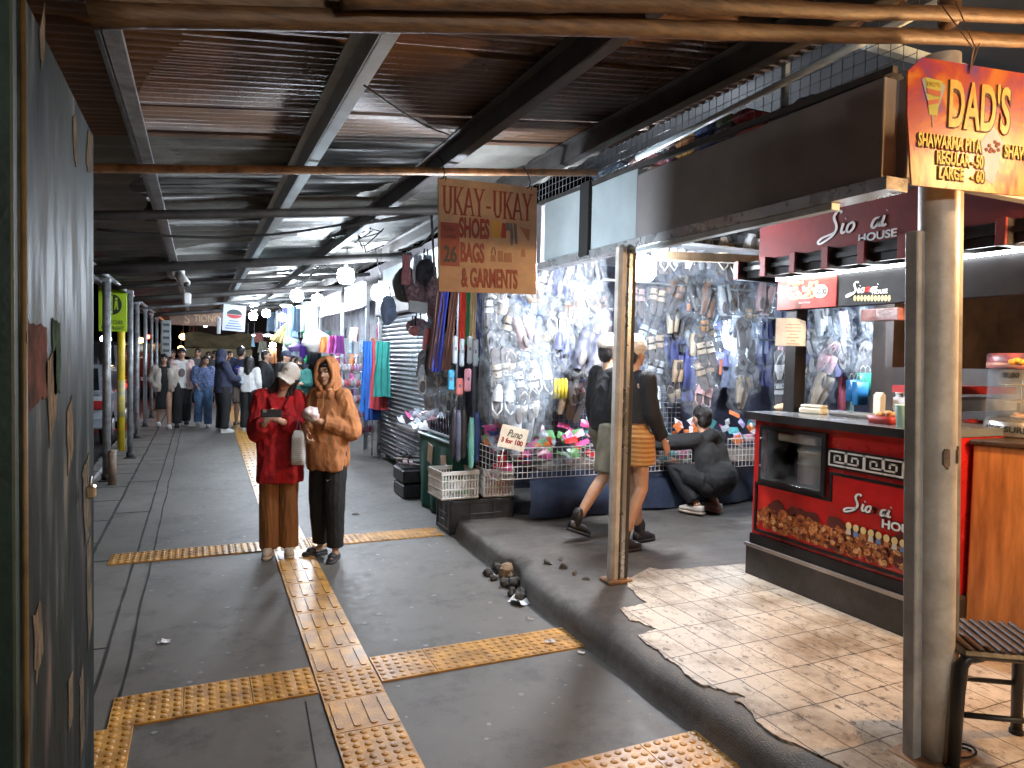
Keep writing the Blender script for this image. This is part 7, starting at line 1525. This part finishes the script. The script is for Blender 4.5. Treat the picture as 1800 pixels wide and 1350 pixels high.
f.top('jacket', REDF, [(0,.01,.63,.222,.172),(0,.01,.70,.226,.178),(0,.005,.90,.215,.165),(0,0,1.05,.205,.145),(0,.0,1.20,.198,.128),(0,.012,1.30,.165,.095),(0,.015,1.345,.10,.07)], (.088,.086,.066), .90, fold=(.017,(9,9,5)), extra=colr)
f.legs(BRN, (.098,.092,.098), to=1.03, fold=(.012,(14,14,2.2)))
f.shoes(paint((.56,.48,.38), .6), paint((.60,.52,.42), .6)); b = MB()
for n in 'LR': a = f.J['an'+n]; t = Vector(f.J['toe'+n]).normalized(); b.ell(a+t*.06-V(0,0,.02), (.04,.05,.022), Matrix.Rotation(math.atan2(t.x, -t.y), 3, 'Z'))
b.build('shoe_strap', BLKG, f.root)
f.hair(long=True, length=.20, volume=1.02, fringe=False); f.cap(mat('cream_cap', (.72,.69,.63), .75, 0, .06, 9, .2, 120))
b = MB(); h_ = MB(); h_.tube([(-.035,-.094,1.585),(-.032,-.09,1.625)], .003, 5); h_.tube([(-.032,-.09,1.625),(-.012,-.096,1.588)], .003, 5); h_.tube([(-.012,-.096,1.588),(-.010,-.088,1.627)], .003, 5); f.hx(h_); h_.build('cap_emblem', paint((.45,.41,.34), .7), f.root)
ph = thing('smartphone', 'dark smartphone held in both hands by the woman in red', 'phone', f.root.matrix_basis @ V(-.045,-.335,1.225), f.root.rotation_euler.z); ph.rotation_euler = (math.radians(-42), .0, f.root.rotation_euler.z)
b = MB(); b.bev((0,0,0), (.155,.009,.076), .004); b.build('case', paint((.025,.022,.022), .25), ph); b = MB(); b.bev((-.05,-.006,.018), (.03,.004,.03), .002); b.build('camera_bump', paint((.2,.15,.12), .2), ph); b = MB(); b.box((0,.0052,0), (.146,.001,.068)); b.build('screen', emitter('phone_screen', (.7,.8,1), .8), ph)
# ------------------------------------------------------------------ man in orange hoodie
ORG = mat('orange_fleece', (.40,.16,.058), .88, 0, .14, 8, .3, 140); BLKT = mat('black_fabric', (.009,.009,.010), .8, 0, .3, 9, .2, 120)
p = fl(574, 979); ang = math.atan2(p.x, p.y)
f = Fig('man in orange hooded sweatshirt and black track trousers carrying a bag', (p.x, p.y, 0), -ang-.62, 1.60, dict(
    elL=(.255,.03,1.06), wrL=(.035,-.19,1.14), elR=(-.20,.0,1.06), wrR=(-.10,-.20,1.06), hipL=(.09,.01,.88), anL=(.115,-.02,.085), anR=(-.11,.05,.085), knL=(.11,-.03,.48), knR=(-.105,.01,.48), toeL=(.35,-1,0), toeR=(-.45,-1,0)), (0,-.10,.12), (0,-.01,0), .0065, SKINW, slim=.84)
f.body(hands={'L': ((-.8,-.25,.3),(.1,.8,-.1),.8), 'R': ((.3,-.3,-.7),(.5,.6,.2),.9)})
def hood(b):
    h = MB(); rr = []
    for a in range(0, 13):
        t = a/12; rr.append(t)
    h.ell((0,.045,1.548), (.105,.105,.108), None, 20, 12); h.ell((0,.06,1.45), (.108,.10,.12)); 
    ringp = [V(.086*math.cos(t), -.060+.012*math.sin(t), 1.512+.118*math.sin(t)) for t in [math.radians(-75+330*k/24) for k in range(25)]]
    h.tube(ringp, .021, 8); ringq = [V(.094*math.cos(t), -.015, 1.515+.115*math.sin(t)) for t in [math.radians(-60+300*k/24) for k in range(25)]]; h.tube(ringq, .028, 8)
    f.hx(h); b.add(h.v, h.f); b.cap2((-.06,-.055,1.345), .04, (.06,-.055,1.345), .04)
secs = [(0,.0,.735,.200,.165),(0,0,.78,.212,.175),(0,-.005,.92,.212,.17),(0,-.005,1.08,.195,.15),(0,0,1.2,.192,.135),(0,.01,1.30,.165,.10),(0,.02,1.36,.10,.08)]
f.top('hooded_sweatshirt', ORG, secs, (.088,.088,.060), .92, fold=(.015,(10,10,6)), extra=hood)
f.legs(BLKT, (.104,.10,.078), to=.95, fold=(.008,(11,11,5)))
f.shoes(paint((.018,.018,.02), .6), paint((.05,.05,.055), .7), 'sandal')
h_ = MB(); h_.ell((0,-.03,1.585), (.072,.055,.028)); h_.ell((.055,-.035,1.565), (.026,.04,.036)); h_.ell((-.055,-.035,1.565), (.026,.04,.036)); f.hx(h_); f.part('hair', h_, HAIR, .007, 1, (.006,(30,30,8)))
b = MB(); b.prism([(-.026,.006),(-.012,-.008),(.03,.012),(-.008,.0)], (.10,-.128,.66), X, Z, -.003); b.build('trouser_emblem', paint((.5,.5,.5), .5, bump=0), f.root)
for q in (-.02,.03): b = MB(); b.tube([(q,-.118,1.33),(q*1.3,-.145,1.25),(q*1.2,-.155,1.18)], .0035, 5); b.build('hood_cord', paint((.3,.12,.03), .7), f.root)
mb = f.root.matrix_basis
cb_ = thing('white_carrier', 'tall white printed carrier bag held by the man in orange', 'bag', mb @ V(-.14,-.27,.79), f.root.rotation_euler.z+.5)
b = MB(); b.stack([(0,0,0,.052,.03),(0,0,.05,.055,.032),(0,0,.22,.05,.03),(0,0,.27,.03,.018)], 18, 4); b.build('bag_body', mat('white_woven', (.46,.45,.43), .6, 0, .08, 30, .3), cb_); b = MB(); b.tube([(-.02,0,.26),(0,0,.36),(.02,0,.26)], .006, 6); b.build('handle', paint((.45,.3,.5), .5), cb_)
b = MB(); rr4 = random.Random(2)
for k in range(12): b.box((0,-.0335,.03+.016*k), (.075*rr4.uniform(.6,1),.002,.004))
b.build('printed_lines', paint((.2,.19,.18), .6, bump=0), cb_)
sn = thing('snack_bag', 'small crumpled clear bag with reddish snack in the hooded man\'s hand', 'bag', mb @ V(.0,-.255,1.20)); b = MB(); b.ell((0,0,0), (.066,.05,.055), None, 22, 14)
for i, v in enumerate(b.v): b.v[i] = v*(1+.4*noise.noise(v*24)+.25*noise.noise(v*60))
b.build('plastic_bag', mat('crumpled_white_plastic', (.58,.56,.57), .2, 0, .2, 30, .8, 40, tint=(.50,.30,.27)), sn); b = MB(); b.ell((.01,0,-.02), (.05,.035,.03)); b.build('snack', paint((.35,.10,.06), .6), sn)
# ------------------------------------------------------------------ simple helper for the people further off
def walker(label, px_, py_, rz, height, joints=None, head=(0,0,0), voxel=.017, skin=None, z=0., lod=0, group='passers-by'):
    p = fl(px_, py_, z); return Fig(label, (p.x, p.y, z), -math.atan2(p.x, p.y)+rz, height, joints, head, (0,0,0), voxel, skin, group=group)
SEC = lambda hem, w=.19, d=.13: [(0,.01,hem,w,d),(0,.005,(hem+1.2)/2,w*.97,d),(0,0,1.2,w*.96,d*.95),(0,.01,1.30,.155,.09),(0,.015,1.345,.09,.065)]
STEP = dict(knL=(.09,-.12,.50), anL=(.09,-.10,.085), knR=(-.09,.02,.49), anR=(-.09,.20,.12))
POCK = dict(elL=(.25,.06,1.08), wrL=(.17,-.09,.93), elR=(-.25,.06,1.08), wrR=(-.17,-.09,.93))
f = walker('woman in open beige jacket and black dress walking towards us', 288, 752, .1, 1.56, dict(STEP, **POCK)); f.body(lod=0); f.top('dress', BLKT, [(0,.01,.42,.17,.13),(0,.01,.7,.16,.12),(0,0,1.0,.15,.11),(0,0,1.25,.14,.10),(0,.01,1.33,.08,.07)], (.05,.045,.04), short=True)
BEI = mat('beige_jacket', (.42,.37,.32), .8, 0, .1, 8); b = MB()
for q, n in ((1,'L'),(-1,'R')):
    b.stack([(q*.125,.01,.80,.085,.14),(q*.125,.0,1.0,.08,.14),(q*.115,0,1.2,.085,.13),(q*.10,.01,1.31,.06,.09)], 14); b.cap2(f.J['sh'+n], .082, f.J['el'+n], .075); b.cap2(f.J['el'+n], .074, f.J['wr'+n], .06)
b.stack([(0,.10,.80,.17,.05),(0,.10,1.3,.13,.04)], 14); f.part('jacket', b, BEI, fold=(.012,(9,9,6))); f.hair(long=True, length=.22); f.shoes(paint((.62,.62,.62), .6), paint((.6,.6,.6), .6))
f = walker('young man in white shirt and pale pink cardigan with black trousers', 319, 750, .05, 1.70, dict(STEP, knL=(.1,.02,.49), anL=(.1,.2,.12), knR=(-.09,-.12,.5), anR=(-.09,-.1,.085))); f.body(lod=0); f.top('shirt', paint((.62,.62,.62), .8), SEC(.80,.165,.12), (.07,.06,.05), short=True)
PNK = mat('pale_pink_knit', (.58,.40,.38), .85, 0, .08, 20, .3); b = MB()
for q, n in ((1,'L'),(-1,'R')): b.stack([(q*.13,.01,.78,.075,.135),(q*.13,.0,1.0,.075,.135),(q*.125,0,1.2,.08,.125),(q*.11,.01,1.31,.06,.09)], 14); b.cap2(f.J['sh'+n], .078, f.J['el'+n], .068); b.cap2(f.J['el'+n], .066, f.J['wr'+n], .05)
b.stack([(0,.10,.78,.17,.05),(0,.10,1.3,.13,.04)], 14); f.part('cardigan', b, PNK, fold=(.01,(9,9,6))); b = MB(); b.ell((0,-.125,1.12), (.06,.012,.09)); b.build('shirt_print', paint((.12,.09,.09), .7), f.root); f.legs(BLKT, (.12,.10,.095), to=1.); f.hair(volume=1.08); f.shoes(BLKT, BLKT)
f = walker('girl in dark floral shirt and blue jeans looking down while walking', 357, 751, .1, 1.55, dict(STEP, elR=(-.2,.0,1.08), wrR=(-.15,-.16,.95)), (0,.35,.1)); f.body(lod=0); f.top('shirt', mat('navy_floral', (.10,.14,.26), .8, 0, .8, 28, tint=(.012,.016,.05)), SEC(.82,.18,.125), (.08,.07,.06), cuff=.8); f.legs(mat('blue_denim', (.10,.19,.36), .85, 0, .25, 9, .2), (.12,.095,.09), to=1.0); f.hair(long=True, length=.2); f.shoes(paint((.55,.55,.56), .6), paint((.5,.5,.5), .6))
NVY = mat('navy_fleece', (.022,.028,.06), .85, 0, .2, 8, .2)
f = walker('person in navy hooded top with hood up standing sideways, white shoes', 392, 760, 1.95, 1.68, dict(elL=(.2,-.08,1.08), wrL=(.1,-.28,1.05), elR=(-.2,-.08,1.08), wrR=(-.1,-.28,1.05)), (0,.2,0)); f.body(lod=0)
def hd(b): h = MB(); h.ell((0,.03,1.53), (.11,.115,.125), None, 16, 10); h.ell((0,.06,1.42), (.12,.10,.10)); f.hx(h); b.add(h.v, h.f)
f.top('hooded_sweatshirt', NVY, SEC(.78,.2,.155), (.09,.08,.06), extra=hd); f.legs(BLKT, (.125,.1,.085), to=1.); f.shoes(paint((.6,.6,.58), .6), paint((.6,.6,.58), .6))
b = MB(); b.bev((0,-.36,1.02), (.2,.12,.16), .03); b.build('held_cloth', paint((.35,.42,.5), .7), f.root)
f = walker('tall man in dark jacket with round blue emblem and bare legs in shorts', 424, 748, 2.6, 1.76); f.body(lod=0); f.top('jacket', NVY, SEC(.80,.20,.14), (.09,.08,.06)); b = MB(); b.ell((0,.14,1.16), (.085,.015,.075), None, 16, 8); b.build('emblem', mat('blue_emblem', (.05,.06,.40), .5, 0, .3, 14), f.root); b = MB(); b.tube([(-.07,.157,1.14),(0,.160,1.17),(.07,.157,1.18)], .008, 6); b.build('emblem_swoop', paint((.55,.3,.45), .5), f.root); f.legs(paint((.3,.25,.2), .8), (.12,.11,.10), 'shorts', 1.0, short=True); f.hair(fringe=False); f.shoes(paint((.2,.15,.1), .6), paint((.1,.08,.06), .6))
f = walker('woman with long dark hair in white sweater and black trousers, seen from behind', 438, 758, 2.75, 1.55, dict(elL=(.21,-.03,1.08), wrL=(.14,-.2,1.02))); f.body(lod=0); f.top('sweater', mat('white_knit', (.60,.60,.60), .85, 0, .06, 20, .3), SEC(.86,.19,.135), (.085,.075,.055)); f.legs(BLKT, (.12,.1,.09), to=1.); f.hair(long=True, length=.22, volume=1.06); f.shoes(paint((.5,.5,.5), .6), paint((.5,.5,.5), .6))
f = walker('man in black jacket with short hair turned towards the stalls', 468, 752, 1.3, 1.68); f.body(lod=0); f.top('jacket', BLKT, SEC(.8,.2,.14), (.09,.08,.06)); f.legs(BLKT); f.hair(fringe=False); f.shoes(BLKT, BLKT)
f = walker('person in dark blue cap and black top browsing behind the white cap', 500, 756, 1.0, 1.67, head=(0,.3,0)); f.body(lod=0); f.top('top', BLKT, SEC(.8,.2,.14), (.09,.08,.06)); f.legs(BLKT); f.hair(fringe=False); f.cap(mat('dark_blue_cap', (.04,.05,.09), .7)); f.shoes(BLKT, BLKT)
f = walker('woman with long dark hair between the dark cap and the masked woman', 512, 754, .8, 1.60, head=(0,.2,0)); f.body(lod=0); f.top('top', paint((.45,.45,.45), .8), SEC(.8,.19,.13)); f.legs(BLKT); f.hair(long=True); f.shoes(BLKT, BLKT)
f = walker('woman in black face mask, head scarf and dark green printed sweatshirt', 524, 770, -.05, 1.56, dict(elL=(.2,-.05,1.08), wrL=(.08,-.2,1.1))); f.body(lod=0); f.top('sweatshirt', mat('bottle_green', (.012,.10,.085), .85, 0, .15, 8), SEC(.75,.2,.14), (.09,.08,.06)); f.legs(BLKT); f.hair(long=True, length=.12, volume=1.1, fringe=False); b = MB(); b.ell((0,-.066,1.468), (.056,.045,.045)); f.hx(b); b.build('face_mask', BLKT, f.root); b = MB()
for k in range(5): b.ell((-.06+.03*k,-.142,1.10+.012*math.sin(k*2)), (.022,.012,.035))
b.build('shirt_print', paint((.6,.6,.58), .7), f.root); f.shoes(BLKT, BLKT)
for i, (px_, py_, hgt, c, lb) in enumerate([(303,715,1.66,(.05,.05,.055),'shadowy person in dark top behind the pink cardigan'),(336,712,1.62,(.03,.03,.03),'shadowy person with dark hair between the cardigan and floral shirt'),(347,718,1.7,(.07,.07,.08),'dim person in grey hood behind the floral shirt girl'),(366,713,1.62,(.02,.02,.025),'dark figure beyond the navy hooded person'),(378,716,1.66,(.03,.025,.03),'dark figure far off beside the navy hood'),(405,716,1.65,(.03,.03,.03),'distant dark figure behind the tall man')]):
    f = walker(lb, px_, py_, .2*i-.5, hgt, dict(STEP), voxel=.03, group='distant figures'); f.body(lod=0); f.top('top', paint(c, .85), SEC(.8,.2,.14), (.09,.08,.06)); f.legs(BLKT); f.hair(fringe=False)
# ------------------------------------------------------------------ two walkers in white caps passing behind the corner post
KN = mat('cream_knit', (.60,.54,.46), .85, 0, .08, 30, .5, 80); BLS = mat('black_sweater', (.012,.012,.014), .85, 0, .2, 9, .3)
def stripe_mat():
    m = mat('striped_crochet', (.50,.24,.06), .85, 0, .12, 12, .4, 90); t = m.node_tree; N, L = t.nodes, t.links; bs = N['Principled BSDF']; tc = N.new('ShaderNodeTexCoord'); wv = N.new('ShaderNodeTexWave'); wv.bands_direction = 'Z'; wv.inputs['Scale'].default_value = 9; wv.inputs['Distortion'].default_value = 1.2; L.new(tc.outputs['Object'], wv.inputs[0])
    cr = N.new('ShaderNodeValToRGB'); cr.color_ramp.elements[0].color = (.36,.155,.04,1); cr.color_ramp.elements[1].color = (.52,.30,.11,1); cr.color_ramp.elements[0].position = .3; cr.color_ramp.elements[1].position = .75; L.new(wv.outputs['Fac'], cr.inputs[0]); L.new(cr.outputs[0], bs.inputs['Base Color']); return m
WALKA = dict(hipL=(.085,.01,.86), knL=(.09,-.14,.50), anL=(.09,-.02,.11), hipR=(-.085,.01,.86), knR=(-.09,-.22,.52), anR=(-.085,-.26,.10), elL=(.20,.06,1.08), wrL=(.19,-.14,.90), elR=(-.215,-.02,1.05), wrR=(-.20,-.24,.90))
pA = fl(1108, 962, .16); rzA = PI/2+.18
f = Fig('walker in white knit cap, black sweater and orange striped crochet shorts', (pA.x, pA.y, .16), rzA, 1.66, dict(hipL=(.085,.01,.86), knL=(.09,-.12,.50), anL=(.09,-.20,.085), hipR=(-.085,.01,.86), knR=(-.09,-.03,.48), anR=(-.085,.16,.085), elL=(.2,.05,1.08), wrL=(.19,-.14,.95), elR=(-.215,.0,1.07), wrR=(-.21,-.15,.86)), (0,.1,0), (0,-.01,0), .009, SKINW, slim=.88)
f.body(); f.top('sweater', BLS, SEC(.98,.18,.135), (.08,.07,.055), fold=(.010,(9,9,6))); f.legs(stripe_mat(), (.135,.13,.125), 'crochet_shorts', .52, short=True); f.shoes(paint((.012,.012,.013), .35), paint((.02,.02,.02), .6), 'boot'); f.hair(fringe=False)
h_ = MB(); h_.ell((0,.016,1.572), (.102,.120,.102), None, 20, 10); h_.stack([(0,.016,1.54,.104,.120),(0,.016,1.58,.104,.12)], 20, 2); f.hx(h_); f.part('knit_cap', h_, KN, .008, 1, (.003,(40,40,60)))
ph2 = thing('brown_phone', 'dark phone in the raised hand of the capped walker', 'phone', f.root.matrix_basis @ V(.185,-.27,.99)); b = MB(); b.bev((0,0,0), (.075,.01,.15), .004, Matrix.Rotation(1.0, 3, 'Y')); b.build('case', paint((.10,.05,.04), .3), ph2)
pB = fl(1040, 945, .16)
f = Fig('second walker in white cap behind the post with khaki shorts and black boots', (pB.x+.19, pB.y+.10, .16), PI/2+.15, 1.68, dict(hipL=(.085,.02,.86), knL=(.09,-.18,.50), anL=(.09,-.22,.085), hipR=(-.085,.02,.86), knR=(-.09,.10,.50), anR=(-.09,.42,.15), toeR=(0,-1,-.35)), (0,.05,0), (0,-.01,0), .009, SKINW, slim=.88)
f.body(); f.top('sweater', BLS, SEC(.86,.18,.135), (.08,.07,.055)); f.legs(mat('khaki_shorts', (.20,.18,.13), .85, 0, .2, 8, .3), (.125,.115,.105), 'shorts', .95, short=True); f.shoes(paint((.012,.012,.013), .35), paint((.02,.02,.02), .6), 'boot'); f.hair(fringe=False); f.cap(KN, brim=True)
# ------------------------------------------------------------------ person crouching at the stall
pc_ = fl(1243, 898, .16)
f = Fig('person in black hooded top crouching with one arm stretched to the stall', (pc_.x-.06, pc_.y-.06, .16), PI+.18, 1.68, dict(pelvis=(0,.12,.30), waist=(0,.10,.42), chest=(0,.02,.58), neck=(0,-.055,.755), shL=(.175,-.02,.70), shR=(-.175,-.02,.70), elL=(.33,-.22,.66), wrL=(.42,-.44,.63), elR=(-.24,-.20,.50), wrR=(-.12,-.36,.48), hipL=(.09,.10,.28), hipR=(-.09,.10,.28), knL=(.17,-.28,.42), knR=(-.16,-.26,.40), anL=(.13,.0,.085), anR=(-.11,.02,.085), toeL=(.2,-1,0), toeR=(-.15,-1,0)), (0,.15,-.15), (0,-.01,0), .010)
f.body(hands={'L': ((.3,-.9,-.1),(0,0,-1),.4)})
BLH = mat('faded_black_fleece', (.014,.015,.016), .85, 0, .2, 8, .3, 120)
def hd2(b): b.ell((0,.035,.745), (.11,.075,.07)); b.cap2((-.08,.03,.72), .05, (.08,.03,.72), .05); b.ell((0,.15,.36), (.19,.15,.16))
f.top('hooded_sweatshirt', BLH, None, (.082,.074,.055), .9, fold=(.010,(10,10,8)), extra=hd2); f.legs(BLKT, (.125,.10,.078), to=.9); f.shoes(paint((.42,.38,.32), .6), paint((.42,.34,.26), .7)); f.hair(fringe=False)
